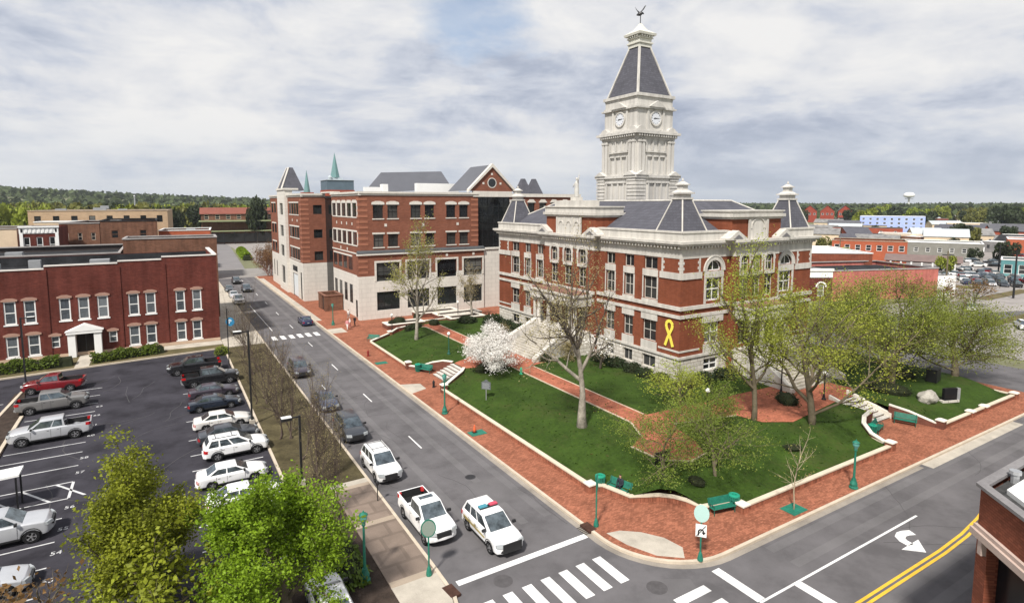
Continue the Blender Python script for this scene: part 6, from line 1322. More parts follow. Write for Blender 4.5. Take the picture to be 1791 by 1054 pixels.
def tree(name, label, x, y, z, seed, H, W, leaf=None, per=6, size=.25, spread=.25, bark=None, group=None, cat='tree', rz=0., zmin=0., crown='crown', upper=None, **g):
    T = thing(name, label, cat, (x, y, z), rz, group); b, tips = grow(seed, H, W, **g)
    if upper: b.m = [1 if min(b.v[i][2] for i in f) > upper else 0 for f in b.f]
    o = b.part('trunk', [bark or BARK, BARKD] if upper else (bark or BARK), T, smooth=True)
    if leaf: q = bpy.data.objects.new(crown, leaves(crown, tips, per, size, spread, seed, leaf, zmin)); C.objects.link(q); q.parent = T
    return T
# near trees at the bottom left
tree('leafy_tree', 'bright green leafy tree in the foreground at the bottom of the car park', 4.55, 28.9, .08, 11, 7.7, 6.8, L_BRIGHT, 150, .15, .28, levels=2, n=(12, 7), clear=.18, r0=.2, ang=62, lr=.62, zmin=.6, start=.35)
tree('leafy_tree', 'olive green leafy tree in the foreground left of the bright green one', -1.5, 33.4, .0, 12, 8.5, 6.2, L_OLIVE, 130, .15, .28, levels=2, n=(12, 7), clear=.16, r0=.2, ang=55, lr=.6, zmin=.6, start=.35)
tree('young_tree', 'sparse brown-leaved tree at the bottom left picture corner', -6.6, 31.2, 0, 13, 4.2, 5.6, L_RUST, 1, .26, .28, levels=3, n=(6, 5, 4), clear=.2, r0=.12)
tree('young_tree', 'sparse olive-brown tree low between the two foreground leafy trees', -1.0, 29.4, 0, 14, 5.2, 5.4, L_OLIVE, 5, .26, .28, levels=3, n=(6, 5, 4), clear=.2, r0=.12)
# bare trees in the grass strip
bare = [(9.0, 37.2, 5.6, 3.6), (8.4, 41.8, 5.4, 3.8), (9.4, 47.2, 5.6, 4.2), (8.8, 52.6, 5.4, 4.2), (9.4, 57.6, 5.8, 4.6), (8.2, 63.2, 5.6, 4.4), (10.0, 68.5, 5.2, 5.0), (8.6, 75.0, 6.0, 4.8), (9.2, 84.0, 7.0, 5.0)]
blab = ['bare multi-stemmed tree nearest us in the grass strip, by the brown paving', 'bare tree beside the tall black car park light', 'bare tree level with the grey wagon', 'bare tree level with the slate blue hatchback', 'bare tree just past the slate blue hatchback', 'bare tree behind the dark saloons of the car park', 'bare twiggy tree arching over the dark kerbside wagon', 'bare tree beside the second car park light', 'tallest bare tree, at the zebra end of the strip']
for i, (x, y, h, w) in enumerate(bare): tree('bare_tree', blab[i], x, y, .1, 30 + i, h * 1.4, w * 1.05, L_BUFF, 1, .07, .12, bark=TWIG, group='bare trees in the grass strip', stems=3, levels=3, n=(5, 4, 4), clear=.16, r0=.085, ang=30, lr=.72, trop=.07, ratio=.62, start=.15)
# courthouse green
tree('sycamore_tree', 'tall sycamore with pale mottled trunk and sparse buff buds on the street lawn', 30.4, 38.5, zt(30.4, 38.5) - .05, 51, 16.4, 10.4, L_BUFF, 9, .13, .42, bark=BARKS, levels=3, n=(8, 5, 4), clear=.5, r0=.31, upper=6.8, ang=58, lr=.62, trop=.10)
tree('blossom_tree', 'rounded tree covered in white blossom beside the lawn path', 30.7, 57.3, 1.05, 52, 5.2, 7.4, BLOSSOM, 44, .14, .30, bark=BARKD, levels=3, n=(6, 5, 4), clear=.22, r0=.14, ang=62, cat='tree', zmin=.9)
tree('blossom_tree', 'small thin pale-flowered tree beside the courthouse wall', 43.2, 51.5, 1.28, 53, 4.6, 4.2, BLOSSOM, 2, .18, .22, bark=BARKD, levels=3, n=(5, 4, 4), clear=.25, r0=.09)
tree('spring_tree', 'tall pale-stemmed tree with yellow-green buds in front of the office block', 30.2, 76.3, 1.1, 54, 16.8, 9.5, L_YEL, 4, .22, .34, bark=BARKS, levels=3, n=(8, 6, 5), clear=.3, r0=.2, ang=46, lr=.55)
tree('spring_tree', 'slender spring-green tree in front of the right courthouse front', 44.5, 31.8, 1.2, 55, 15.8, 8.6, L_SPRING, 10, .15, .40, levels=3, n=(9, 6, 5), clear=.26, r0=.17, ang=42, lr=.52)
tree('spring_tree', 'broad spring-green tree left of the right-hand steps', 48.2, 28.6, 1.1, 56, 13.0, 11.5, L_SPRING, 15, .15, .46, levels=3, n=(8, 6, 5), clear=.22, r0=.16, ang=50, lr=.6)
tree('spring_tree', 'vase-shaped olive tree behind the stone monument', 65.5, 30.5, 1.2, 57, 11.6, 14.0, L_MID, 26, .15, .50, levels=3, n=(8, 6, 5), clear=.2, r0=.2, ang=46, lr=.7)
tree('spring_tree', 'wide low green tree at the far right end of the green', 75.5, 28.5, .8, 58, 8.8, 15.0, L_MID, 34, .15, .52, levels=3, n=(8, 6, 5), clear=.2, r0=.16, ang=62, lr=.7)
tree('spring_tree', 'thin brown-green tree between the broad tree and the courthouse', 58.5, 35.2, 1.25, 59, 11.2, 10.5, L_MID, 14, .15, .44, levels=3, n=(8, 6, 5), clear=.2, r0=.14, ang=44, lr=.62)
tree('spring_tree', 'green tree at the back corner of the courthouse on the right', 74.0, 39.0, .9, 60, 9.8, 10.0, L_MID, 16, .16, .44, levels=3, n=(8, 6, 5), clear=.2, r0=.14, ang=48, lr=.65)
tree('young_tree', 'low spreading young green tree nearest the corner, left of the right bench', 30.4, 28.9, .9, 61, 5.0, 8.4, L_YOUNG, 10, .12, .28, bark=BARK, levels=3, n=(6, 5, 5), clear=.3, r0=.06, ang=64, lr=.72)
tree('young_tree', 'low spreading young green tree right of the corner plaza', 33.2, 26.6, .95, 62, 5.0, 8.4, L_YOUNG, 10, .12, .28, bark=BARK, levels=3, n=(6, 5, 5), clear=.3, r0=.06, ang=64, lr=.72)
tree('young_tree', 'bushy young green tree above the brick plaza near the black lawn lamp', 38.6, 31.0, 1.1, 63, 4.6, 8.0, L_YOUNG, 12, .12, .28, bark=BARK, levels=3, n=(6, 5, 5), clear=.25, r0=.06, ang=58, lr=.72)
tree('young_tree', 'young green tree on the lawn in front of the corner ribbon', 41.5, 37.6, 1.25, 66, 4.0, 7.0, L_SPRING, 6, .15, .28, bark=BARK, levels=3, n=(6, 5, 5), clear=.2, r0=.06, ang=60, lr=.72)
tree('sapling', 'thin bare sapling in the green tree grate on the right sidewalk', 35.3, 21.9, .16, 64, 5.6, 2.6, L_YEL, 1, .10, .15, bark=mat('pale_bark', (.36, .30, .21), .9, .15, 3, 12.), levels=2, n=(9, 4), clear=.4, r0=.03, ang=55, lr=.42)
tree('young_tree', 'slim pale tree against the white block beside the courthouse', 46.5, 90.5, 1.0, 65, 9.0, 5.0, L_BUFF, 2, .20, .3, bark=BARKS, levels=3, n=(8, 6, 4), clear=.3, r0=.13, ang=40, lr=.5)
for i, (x, y, lb) in enumerate(((131, 58, 'small reddish bare tree at the foot of the pink wall, left of three'), (136, 54.5, 'small reddish bare tree on the pale lot, middle of three'), (140, 51, 'small reddish bare tree on the pale lot, right of three'))):
    tree('bare_tree', lb, x, y, 0, 70 + i, 5.2, 6.5, L_RUST, 2, .28, .3, bark=BARKD, group='small reddish trees on the pale lot', levels=3, n=(6, 5, 4), clear=.2, r0=.12)
for i, (x, y, h, lb) in enumerate(((25.5, 173, 7.5, 'bare reddish tree beyond the office block, nearest its end wall'), (27.5, 182, 8.0, 'bare reddish tree beyond the office block, second from its end wall'), (28.5, 193, 8.5, 'bare reddish tree beyond the office block beside the green bank'), (33, 187, 9, 'bare reddish tree beyond the office block, set farthest from the street'))):
    tree('bare_tree', lb, x, y, 0, 80 + i, h, 8.5, L_RUST, 1, .3, .3, bark=mat('rosy_twigs', (.20, .11, .085), .95, .2, 2., 12.), group='reddish bare trees beyond the office block', stems=2, levels=3, n=(7, 6, 4), clear=.12, r0=.1, ang=40)
# shrubs and hedges
def bushmesh(name, hx, hy, h, size, n, m, seed):
    rg = np.random.default_rng(seed); P = rg.normal(0, 1, (n, 3)); P /= np.linalg.norm(P, axis=1)[:, None]; P *= rg.uniform(.72, 1.05, (n, 1)); P[:, 2] = np.abs(P[:, 2]); P = np.sign(P) * np.abs(P) ** .75
    pts = [Vector((a * hx, b * hy, c * h)) for a, b, c in P]; return leaves(name, pts, 1, size, .07, seed, m, 0)
BM = {}
def bush(x, y, z, hx, hy, h, label, m, rz=0., size=.2, n=900, name='shrub', group=None, seed=1, cat='shrub'):
    key = (m.name, seed, n, size)
    if key not in BM: BM[key] = bushmesh('foliage', 1, 1, 1, size / max(hx, h), n, m, seed)
    T = thing(name, label, cat, (x, y, z), rz, group); o = bpy.data.objects.new('foliage', BM[key]); C.objects.link(o); o.parent = T; o.scale = (hx, hy, h)
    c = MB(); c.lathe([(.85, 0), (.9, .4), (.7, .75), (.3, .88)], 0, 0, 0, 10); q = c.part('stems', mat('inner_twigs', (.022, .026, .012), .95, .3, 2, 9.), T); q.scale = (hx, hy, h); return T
def hedge(x0, y0, x1, y1, wd, h, label, seed, m=None, size=.26):
    L = math.dist((x0, y0), (x1, y1)); rz = math.atan2(y1 - y0, x1 - x0); T = thing('hedge', label, 'hedge', ((x0 + x1) / 2, (y0 + y1) / 2, .08), rz); rg = np.random.default_rng(seed); n = int(L * 330)
    u = rg.uniform(-L / 2, L / 2, n); a = rg.uniform(0, PI, n); hh = h * (1 + .16 * np.sin(u * 1.7 + seed) + .1 * np.sin(u * 4.1)); k = rg.uniform(.85, 1.05, n)
    pts = [Vector((p, wd / 2 * math.cos(t) * q, max(.05, r_ * abs(math.sin(t)) ** .6 * q))) for p, t, r_, q in zip(u, a, hh, k)]
    o = bpy.data.objects.new('foliage', leaves('foliage', pts, 1, size, .08, seed, m or L_HEDGE, 0)); C.objects.link(o); o.parent = T
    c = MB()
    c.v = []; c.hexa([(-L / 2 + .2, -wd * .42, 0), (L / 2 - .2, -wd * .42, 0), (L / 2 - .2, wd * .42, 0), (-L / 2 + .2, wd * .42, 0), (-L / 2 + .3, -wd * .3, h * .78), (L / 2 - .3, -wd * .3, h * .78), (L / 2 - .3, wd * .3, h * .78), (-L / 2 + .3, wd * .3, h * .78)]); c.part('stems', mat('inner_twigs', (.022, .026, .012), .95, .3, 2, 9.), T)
hedge(-8.6, 90.7, -.4, 92.4, 2.0, 1.15, 'clipped bright green hedge right of the white portico', 91); hedge(-26, 90.0, -10.3, 90.9, 2.2, 1.3, 'clipped bright green hedge left of the white portico', 92)
hedge(28.3, 268, 26.2, 228, 3.2, 2.0, 'bright green hedge bank beside the far street', 93, L_BRIGHT, .8)
k = 0
for x, y, hx, h, lb in ((39.5, 57.6, .9, 1.1, 'dark round shrub at the right foot of the left stairs'), (46.0, 44.6, .9, .8, 'dark shrub against the stone base just left of the corner'), (45.6, 46.6, 1.0, .9, 'dark shrub against the stone base below the ribbon'), (45.7, 48.8, 1.1, 1.0, 'dark shrub under the first basement window'), (45.6, 51.4, 1.1, 1.0, 'dark shrub between the basement windows'), (45.5, 54.2, 1.2, 1.1, 'dark shrub nearest the left porch'),
                        (45.2, 70.2, 1.1, 1.1, 'dark shrub past the left porch, nearest it'), (45.3, 73.2, 1.3, 1.2, 'dark shrub past the left porch, in the middle'), (45.3, 76.6, 1.3, 1.3, 'dark shrub past the left porch, near the end bay'), (44.8, 80.0, 1.6, 1.6, 'large dark shrub at the far end of the left front'), (41.9, 83.5, 1.5, 1.0, 'low dark shrub beside the far brick path'), (49.5, 41.6, 1.2, 1.1, 'dark shrub under the arched bay on the right front'), (52.5, 41.4, 1.2, 1.2, 'dark shrub nearest the right porch'), (46.4, 41.4, .9, .7, 'small olive shrub at the very corner of the stone base')):
    bush(x, y, zt(x, y), hx, hx, h, lb, L_DARK, k * 1.3, .2, 700, group='shrubs round the courthouse base', seed=1 + k % 3); k += 1
for x, y, hx, hy, h, lb in ((32.0, 57.6, 2.4, 1.1, 1.0, 'dark low bed of shrubs under the white blossom tree'), (51.2, 33.0, 1.4, 1.0, .9, 'dark low shrub left of the right-hand steps'), (63.2, 29.6, 2.2, 1.4, .9, 'dark low shrub bed left of the stone monument'), (69.6, 31.6, 1.8, 1.2, .9, 'dark low shrub bed behind the black box'), (33.4, 85.3, 2.0, 1.0, .9, 'dark low hedge clump inside the wavy wall'), (36.6, 84.6, 1.4, .9, .9, 'dark shrub at the right end of the wavy wall'), (33.3, 91.6, 1.2, 1.2, 1.5, 'round dark evergreen bush in front of the office windows'), (31.7, 90.8, .6, .6, 1.2, 'small dark potted evergreen by the office windows'), (37.5, 94.2, .7, .7, 1.3, 'small dark evergreen right of the office planter'), (31.2, 26.6, .7, .5, .5, 'small dark plant behind the corner bench'), (42.3, 26.6, .8, .5, .35, 'little dark plant on the right lawn')):
    bush(x, y, zt(x, y) if y < 90 else .3, hx, hy, h, lb, L_DARK, k * .9, .2, 800, group='shrub beds on the green', seed=1 + k % 3); k += 1
bush(7.9, 31.5, .1, 1.0, 2.6, .8, 'low green ground shrub beside the left green lamp', L_HEDGE, 0, .2, 1000, seed=7); bush(6.2, 86.8, .1, .9, .9, 1.1, 'dark green bush at the top kerb corner of the car park', L_MID, 0, .22, 700, seed=8)
for i, (x, y, h, w, lb) in enumerate(((42.8, 56.4, 2.6, 3.0, 'tan twiggy shrub at the right flank of the left courthouse stairs'), (44.6, 67.6, 2.8, 3.0, 'tan twiggy shrub at the far flank of the left courthouse stairs'), (40.6, 69.6, 2.2, 2.8, 'low tan twiggy shrub beside the brick path by the left stairs'))):
    tree('twiggy_shrub', lb, x, y, zt(x, y), 95 + i, h, w, L_BUFF, 8, .13, .22, bark=TWIG, group='tan twiggy shrubs by the left stairs', cat='shrub', stems=3, levels=2, n=(6, 5), clear=.1, r0=.04, ang=40)
# ---- trees of the middle distance: three crown meshes each kind, instanced object by object
def farmesh(seed, size, n=1500):
    rg = random.Random(seed); pts = []
    blobs = [(rg.uniform(-.62, .62), rg.uniform(-.62, .62), rg.uniform(.42, .9), rg.uniform(.26, .44)) for _ in range(11)]
    for i in range(n):
        bx, by, bz, r = rg.choice(blobs); v = Vector((rg.gauss(0, 1), rg.gauss(0, 1), rg.gauss(0, 1))).normalized() * r * rg.uniform(.75, 1.08); pts.append(Vector((bx + v.x, by + v.y, max(.2, bz + v.z * .8))))
    return pts
FT = {}
def fartree(name, label, x, y, z, w, h, m, seed, group, rz):
    key = (m.name, seed % 3)
    if key not in FT:
        FT[key] = (leaves('crown', farmesh(seed % 3 + 1, 1), 1, .17, .02, seed, m, 0, .8), MB().tube([(0, 0, -.05), (0, 0, .5)], [.05, .03], 5).add([], []).mesh('trunk', BARKD))
    T = thing(name, label, 'tree', (x, y, z), rz, group)
    for me, nm in zip(FT[key], ('crown', 'trunk')): o = bpy.data.objects.new(nm, me); C.objects.link(o); o.parent = T; o.scale = (w / 2, w / 2, h)
    return T
rg = random.Random(77); cr = Vector((.8557, -.5174)); fw = Vector((.5148, .8514))
def at(px, dist): v = fw + cr * ((px - 895.5) / 1014.5); v = v.normalized() * dist; return v.x, v.y
i = 0
KN = {L_FAR.name: 'light green', L_FAR2.name: 'olive', L_FAR3.name: 'dark'}
for px0, px1, d0, d1, n, hh, grp, where in ((-60, 300, 290, 440, 34, (14, 19), 'trees behind the tan building', 'in the belt behind the tan building'), (280, 480, 390, 560, 26, (15, 19), 'trees behind the depot', 'in the belt behind the depot'), (-60, 490, 500, 700, 40, (14, 19), 'trees at the foot of the left hills', 'at the foot of the left hills'), (1215, 1420, 560, 800, 14, (10, 15), 'trees behind the courthouse turrets', 'beyond the courthouse turrets'),
                                      (1480, 1800, 520, 900, 36, (11, 17), 'trees of the right-hand skyline', 'on the right-hand skyline'), (1420, 1800, 260, 480, 18, (4, 7), 'trees among the right-hand town roofs', 'among the right-hand town roofs'), (1640, 1760, 340, 400, 3, (7, 10), 'trees beside the long grey school roof', 'beside the long grey school roof')):
    for k in range(n):
        px = px0 + (px1 - px0) * (k + rg.random()) / n; d = rg.uniform(d0, d1); x, y = at(px, d); h = rg.uniform(*hh); m = rg.choice((L_FAR, L_FAR, L_FAR2, L_FAR2, L_FAR3) if px < 600 else (L_FAR2, L_FAR3, L_FAR, L_FAR3))
        fartree('broadleaf_tree', KN[m.name] + ' round-crowned tree ' + where, x, y, -.1, h * rg.uniform(.85, 1.3), h, m, rg.randrange(3), grp, rg.random() * 6); i += 1
x, y = at(452, 330); fartree('evergreen_tree', 'single dark evergreen beside the office block, before the light green belt', x, y, 0, 12, 21, L_FAR3, 1, None, 0)
for px, d, h, lb in ((320, 230, 8, 'dark tree between the tan building and the depot, nearer one'), (334, 260, 9, 'dark tree between the tan building and the depot, farther one'), (1655, 214, 4.5, 'green bush-like tree at the right end of the brown market shelter'), (1462, 190, 7, 'pale green tree just right of the far corner turret')):
    x, y = at(px, d); fartree('broadleaf_tree', lb, x, y, 0, h * 1.2, h, L_FAR3 if px < 400 else L_FAR, 2, None, 1)
# the far woods on the rising land: one mass
def woods():
    rg = np.random.default_rng(9); pts = []
    for i in range(34000):
        az = rg.uniform(-26, 80); d = 760 * (1 + rg.random() ** 1.4 * 3.0); px = math.tan(math.radians(az - 31.16)); a = math.radians(az)
        x, y = d * math.sin(a), d * math.cos(a); h = hillz(x, y - 60) ; hgt = rg.uniform(4, 15) * (1 if az < 25 else .75); pts.append((x, y, h + hgt, d))
    V = np.array(pts); k = len(V); s = V[:, 3:4] * .0022 + 2.2
    a = rg.normal(0, 1, (k, 3)); a /= np.linalg.norm(a, axis=1)[:, None]; b = rg.normal(0, 1, (k, 3)); b -= a * (a * b).sum(1)[:, None]; b /= np.linalg.norm(b, axis=1)[:, None]; a *= s * rg.uniform(.7, 1.4, (k, 1)); b *= s * .8; c = V[:, :3]
    W = np.stack((c - a, c - b, c + a, c + b), 1).reshape(-1, 3); me = bpy.data.meshes.new('forest'); me.vertices.add(k * 4); me.vertices.foreach_set('co', W.ravel()); me.loops.add(k * 4); me.loops.foreach_set('vertex_index', np.arange(k * 4)); me.polygons.add(k); me.polygons.foreach_set('loop_start', np.arange(k) * 4); me.polygons.foreach_set('loop_total', np.full(k, 4))
    me.materials.append(mat('far_woodland', (.060, .078, .032), .9, .35, .012, .1, .1)); me.update(); o = bpy.data.objects.new('far_woods', me); C.objects.link(o); tag(o, 'dark wooded hills along the horizon', 'woods', kind='stuff')
woods()
# ================================================================ street furniture
GL = 'green street lamps'
def greenlamp(x, y, z, label, h=3.9):
    T = thing('street_lamp', label, 'street lamp', (x, y, z), 0, GL)
    MB().lathe([(.30, 0), (.30, .12), (.24, .16), (.26, .35), (.18, .55), (.13, .75)], 0, 0, 0, 10).part('base', GREEN, T); k = h - .75
    MB().lathe([(.085, .75), (.07, .75 + k * .5), (.06, h - .75), (.11, h - .70), (.11, h - .62), (.06, h - .58)], 0, 0, 0, 10).part('pole', GREEN, T)
    c = MB().lathe([(.10, h - .58), (.22, h - .30), (.20, h - .12)], 0, 0, 0, 10).part('lamp_globe', mat('greenish_glass', (.10, .30, .26), .2, .1, 4, 20., .5), T); MB().lathe([(.25, h - .12), (.20, h - .05), (.06, h + .02), (.03, h + .12)], 0, 0, 0, 10).part('lamp_cap', GREEN, T)
greenlamp(22.75, 50.3, .15, 'green street lamp on the sidewalk edge halfway along the street lawn'); greenlamp(41.7, 21.45, .15, 'green street lamp at the kerb of the right-hand sidewalk', 3.5); greenlamp(8.5, 29.5, .1, 'green street lamp with ribbed urn base in the bottom mulch bed', 3.9); greenlamp(24.0, 98, .15, 'distant green lamp near the people by the office corner', 3.6)
def blacklamp(x, y, label, h=2.7, z=None, m=None):
    T = thing('lawn_lamp', label, 'lamp', (x, y, zt(x, y) - .02 if z is None else z), 0, 'globe lamps on the green'); m = m or BLACK
    MB().lathe([(.22, 0), (.22, .15), (.13, .25), (.11, .5), (.07, .6), (.06, h - .3), (.12, h - .25), (.12, h - .2)], 0, 0, 0, 10).part('pole', m, T); q = [(.10, h - .2)] + [(.21 * math.sin(PI * k / 8 + .35 * (1 - k / 8)), h + .02 - .21 * math.cos(PI * k / 8)) for k in range(1, 8)] + [(.03, h + .23)]; MB().lathe(q, 0, 0, 0, 12).part('lamp_globe', GLOBE, T, smooth=True)
blacklamp(30.3, 86.6, 'black lamp with white globe at the wavy far wall'); blacklamp(30.8, 66.6, 'dark lamp with white globe on the far lawn beside the left steps', 2.7, None, DGREEN); blacklamp(41.2, 34.2, 'black post lamp on the brick below the corner ribbon', 2.6); blacklamp(55.0, 31.6, 'black lamp at the top left of the right-hand steps', 2.7); blacklamp(44.5, 92.2, 'black lamp among the white planter walls', 2.8, .3); blacklamp(53.2, 35.0, 'taller black lamp before the right courthouse stair', 4.4)
def lotlight(x, y, h, label, rz=PI, heads=1):
    T = thing('car_park_light', label, 'street lamp', (x, y, .1), rz, 'car park lights'); MB().cb(0, 0, -.05, .22, .22, .5).part('footing', CONC, T); MB().cb(0, 0, .5, .075, .075, h).part('pole', BLACK, T)
    a = MB(); a.cb(.35, 0, h - .14, .30, .04, h - .04); a.part('arm', BLACK, T); b = MB().cb(.9, 0, h - .20, .36, .26, h).part('lamp_head', BLACK, T, bevel=.02); MB().cb(.9, 0, h + .001, .34, .24, h + .03).part('lid', mat('pale_lid', (.66, .66, .64), .5), b)
lotlight(7.8, 42.4, 5.3, 'tall black car park light with flat white-topped head in the grass strip'); lotlight(6.3, 57.0, 8.9, 'second black car park light with flat head behind the white wagon'); lotlight(-13.8, 82.0, 7.9, 'thin black light pole in front of the red brick block', 0)
t = thing('parking_sign', 'tall thin pole with a round blue P sign by the red brick block', 'sign', (6.5, 80, .1)); MB().tube([(0, 0, 0), (0, 0, 7.3)], .06, 8).part('pole', BLACK, t)
s = MB(); f = FR(.35, 0, R(31) * -1); s.fprism(f, [(.55 * math.cos(k * PI / 12), 5.6 + .55 * math.sin(k * PI / 12)) for k in range(24)], .0, .05); s.part('sign_disc', mat('sign_blue', (.02, .18, .34), .4, .05), t); text('P', .8, 'sign_letter', WHITE, t, f.W(0, .055, 5.6), (PI / 2, 0, -R(31)))
def signpost(x, y, z, label, th, kind, h=3.2):
    T = thing('sign_post', label, 'sign', (x, y, z), 0, 'green sign posts at the junction'); MB().lathe([(.16, 0), (.17, .1), (.13, .3), (.09, .45), (.05, .55), (.045, h)], 0, 0, 0, 10).part('pole', GREEN, T); f = FR(0, 0, th)
    s = MB(); r = .42
    pts = [(r * math.cos(k * PI / 12), h - .45 + r * 1.25 * math.sin(k * PI / 12)) for k in range(24)]; s.fprism(f, pts, .05, .08); b = s.part('sign_back', GREEN if kind != 'front' else mat('pale_green_sign', (.42, .60, .55), .4, .05), T)
    if kind == 'back': q = MB(); q.fprism(f, [(x_ * .86, h - .45 + (z_ - h + .45) * .86) for x_, z_ in pts], .082, .09); q.part('sign_face', mat('sign_grey_back', (.23, .28, .24), .5, .1), b)
    if kind == 'front':
        q = MB(); q.fb(f, -.30, .30, h - 1.85, h - 1.1, .05, .07); p = q.part('turn_sign', WHITE, T); q = MB(); q.arch(f, .0, h - 1.55, .10, .18, .072, .078, n=8, a0=0, a1=PI); q.fb(f, -.18, -.10, h - 1.78, h - 1.55, .072, .078); q.fprism(f, [(.02, h - 1.55), (.26, h - 1.55), (.14, h - 1.72)], .072, .078); q.fprism(f, [(-.26, h - 1.81), (-.22, h - 1.83), (.26, h - 1.17), (.22, h - 1.15)], .079, .083); q.part('turn_symbol', mat('sign_black', (.015, .015, .015), .5), p)
    return T
signpost(22.65, 27.15, .15, 'green post with a narrow sign seen edge-on at the junction drain', R(52), 'edge', 3.4); signpost(25.5, 21.3, .15, 'green post with an oval sign above a white turn sign at the rounded corner', R(-50), 'front', 3.3); signpost(11.65, 28.1, .15, 'green post with a round sign seen from behind, by the white pickup', R(-20), 'back', 3.2)
# benches and bins
def bench(x, y, z, deg, label):
    T = thing('park_bench', label, 'bench', (x, y, z), R(deg), 'green iron benches')
    a = MB()
    for k in range(5): a.cb(0, -.38 + .1 * k, .42, .9, .04, .46)
    a.part('seat', GREEN, T); a = MB()
    for k in range(5): z0 = .5 + .09 * k; yy = .1 + .03 * k; a.hexa([(-.9, yy, z0), (.9, yy, z0), (.9, yy + .035, z0), (-.9, yy + .035, z0), (-.9, yy + .025, z0 + .075), (.9, yy + .025, z0 + .075), (.9, yy + .06, z0 + .075), (-.9, yy + .06, z0 + .075)])
    a.part('backrest', GREEN, T)
    for sx in (-.82, .82):
        a = MB(); a.tube([(sx, -.38, 0), (sx, -.36, .42), (sx, -.36, .62), (sx, .1, .64)], .035, 6); a.tube([(sx, .18, 0), (sx, .06, .42), (sx, .26, .98)], .035, 6); a.part('leg', DGREEN, T)
def bin_(x, y, z, label):
    T = thing('litter_bin', label, 'litter bin', (x, y, z), 0, 'green slatted litter bins'); a = MB()
    for k in range(16): c, s = math.cos(PI * k / 8), math.sin(PI * k / 8); a.tube([(.26 * c, .26 * s, .05), (.33 * c, .33 * s, .5), (.35 * c, .35 * s, .86)], .038, 4)
    a.lathe([(.24, .02), (.29, .5), (.31, .84)], 0, 0, 0, 14); a.part('body', GREEN, T); MB().lathe([(.20, .86), (.37, .86), (.37, .94), (.24, .99), (.16, .96), (.15, .80)], 0, 0, 0, 14).part('rim', mat('green_rim', (.02, .26, .17), .4, .1), T)
bench(26.75, 29.55, .15, 106 + 180, 'green bench with a seated person, left of the corner'); bin_(26.1, 30.9, .15, 'green litter bin left of the seated person'); bench(30.9, 24.25, .15, -12, 'empty green bench on the right of the corner'); bin_(32.0, 24.1, .15, 'green litter bin at the right end of the empty corner bench')
bench(26.6, 64.25, .15, -58, 'green bench against the left wing wall of the lawn steps'); bin_(25.9, 65.0, .15, 'green litter bin beside the wing wall bench'); bench(26.7, 58.0, .15, 210, 'green bench against the right wing wall of the lawn steps, behind the lamp')
bench(54.1, 26.2, .15, 14, 'green bench left of the right-hand steps'); bench(58.2, 25.7, .15, -68, 'green bench right of the right-hand steps'); bin_(52.9, 25.9, .15, 'green litter bin left of the right-hand steps'); bench(26.2, 83.2, .15, -45, 'green bench beyond the far square of lawn')
# tree grates, cone, hydrants, meters
def grate(x, y, label):
    a = MB(); a.cb(0, 0, 0, .75, .55, .02)
    for k in range(7): a.cb(-.66 + .22 * k, 0, .02, .05, .5, .034)
    tag(a.part('tree_grate', GREEN, None), label, 'tree grate', 'green tree grates in the sidewalk').location = (x, y, .152)
grate(35.3, 21.9, 'green iron tree grate round the thin sapling'); grate(23.2, 44.4, 'green tree grate under the orange cone'); grate(23.3, 71, 'green tree grate near the red hydrant')
t = thing('traffic_cone', 'orange traffic cone on the sidewalk tree grate', 'traffic cone', (23.05, 44.6, .186)); MB().cb(0, 0, 0, .2, .2, .04).part('base', BLACK, t); MB().lathe([(.15, .04), (.10, .3), (.05, .62), (.03, .66)], 0, 0, 0, 12).part('cone', mat('cone_orange', (.75, .13, .05), .5, .05), t, smooth=True)
def hydrant(x, y, z, label, m):
    t = thing('fire_hydrant', label, 'fire hydrant', (x, y, z), 0, 'fire hydrants'); MB().lathe([(.18, 0), (.18, .06), (.12, .08), (.12, .5), (.17, .52), (.17, .57), (.13, .6), (.10, .72), (.04, .78), (.04, .84)], 0, 0, 0, 12).part('barrel', m, t)
    for s in (-1, 1): MB().tube([(0, s * .1, .42), (0, s * .22, .42)], .06, 8).part('outlet', m, t)
hydrant(22.9, 75.2, .15, 'dark red fire hydrant on the kerb of the far sidewalk', mat('hydrant_red', (.20, .02, .02), .5)); hydrant(34.1, 54.4, zt(34, 54), 'green hydrant-like standpipe on the lawn beside the path', mat('hydrant_green', (.05, .36, .20), .5)); hydrant(25.1, 58.4, .15, 'black hydrant beside the lawn steps pier', BLACK)
def meter(x, y, z, label):
    t = thing('parking_meter', label, 'parking meter', (x, y, z), 0, 'parking meters'); MB().tube([(0, 0, 0), (0, 0, 1.1)], .035, 8).part('post', BLACK, t); MB().lathe([(.05, 1.1), (.1, 1.15), (.12, 1.3), (.10, 1.4), (.03, 1.46)], 0, 0, 0, 10).part('head', BRONZE, t)
meter(11.8, 37.4, .15, 'dark parking meter on the brown paving by the white wagon'); meter(11.8, 55.2, .15, 'parking meter by the slate blue hatchback'); meter(11.8, 47.0, .15, 'parking meter by the dark grey wagon')
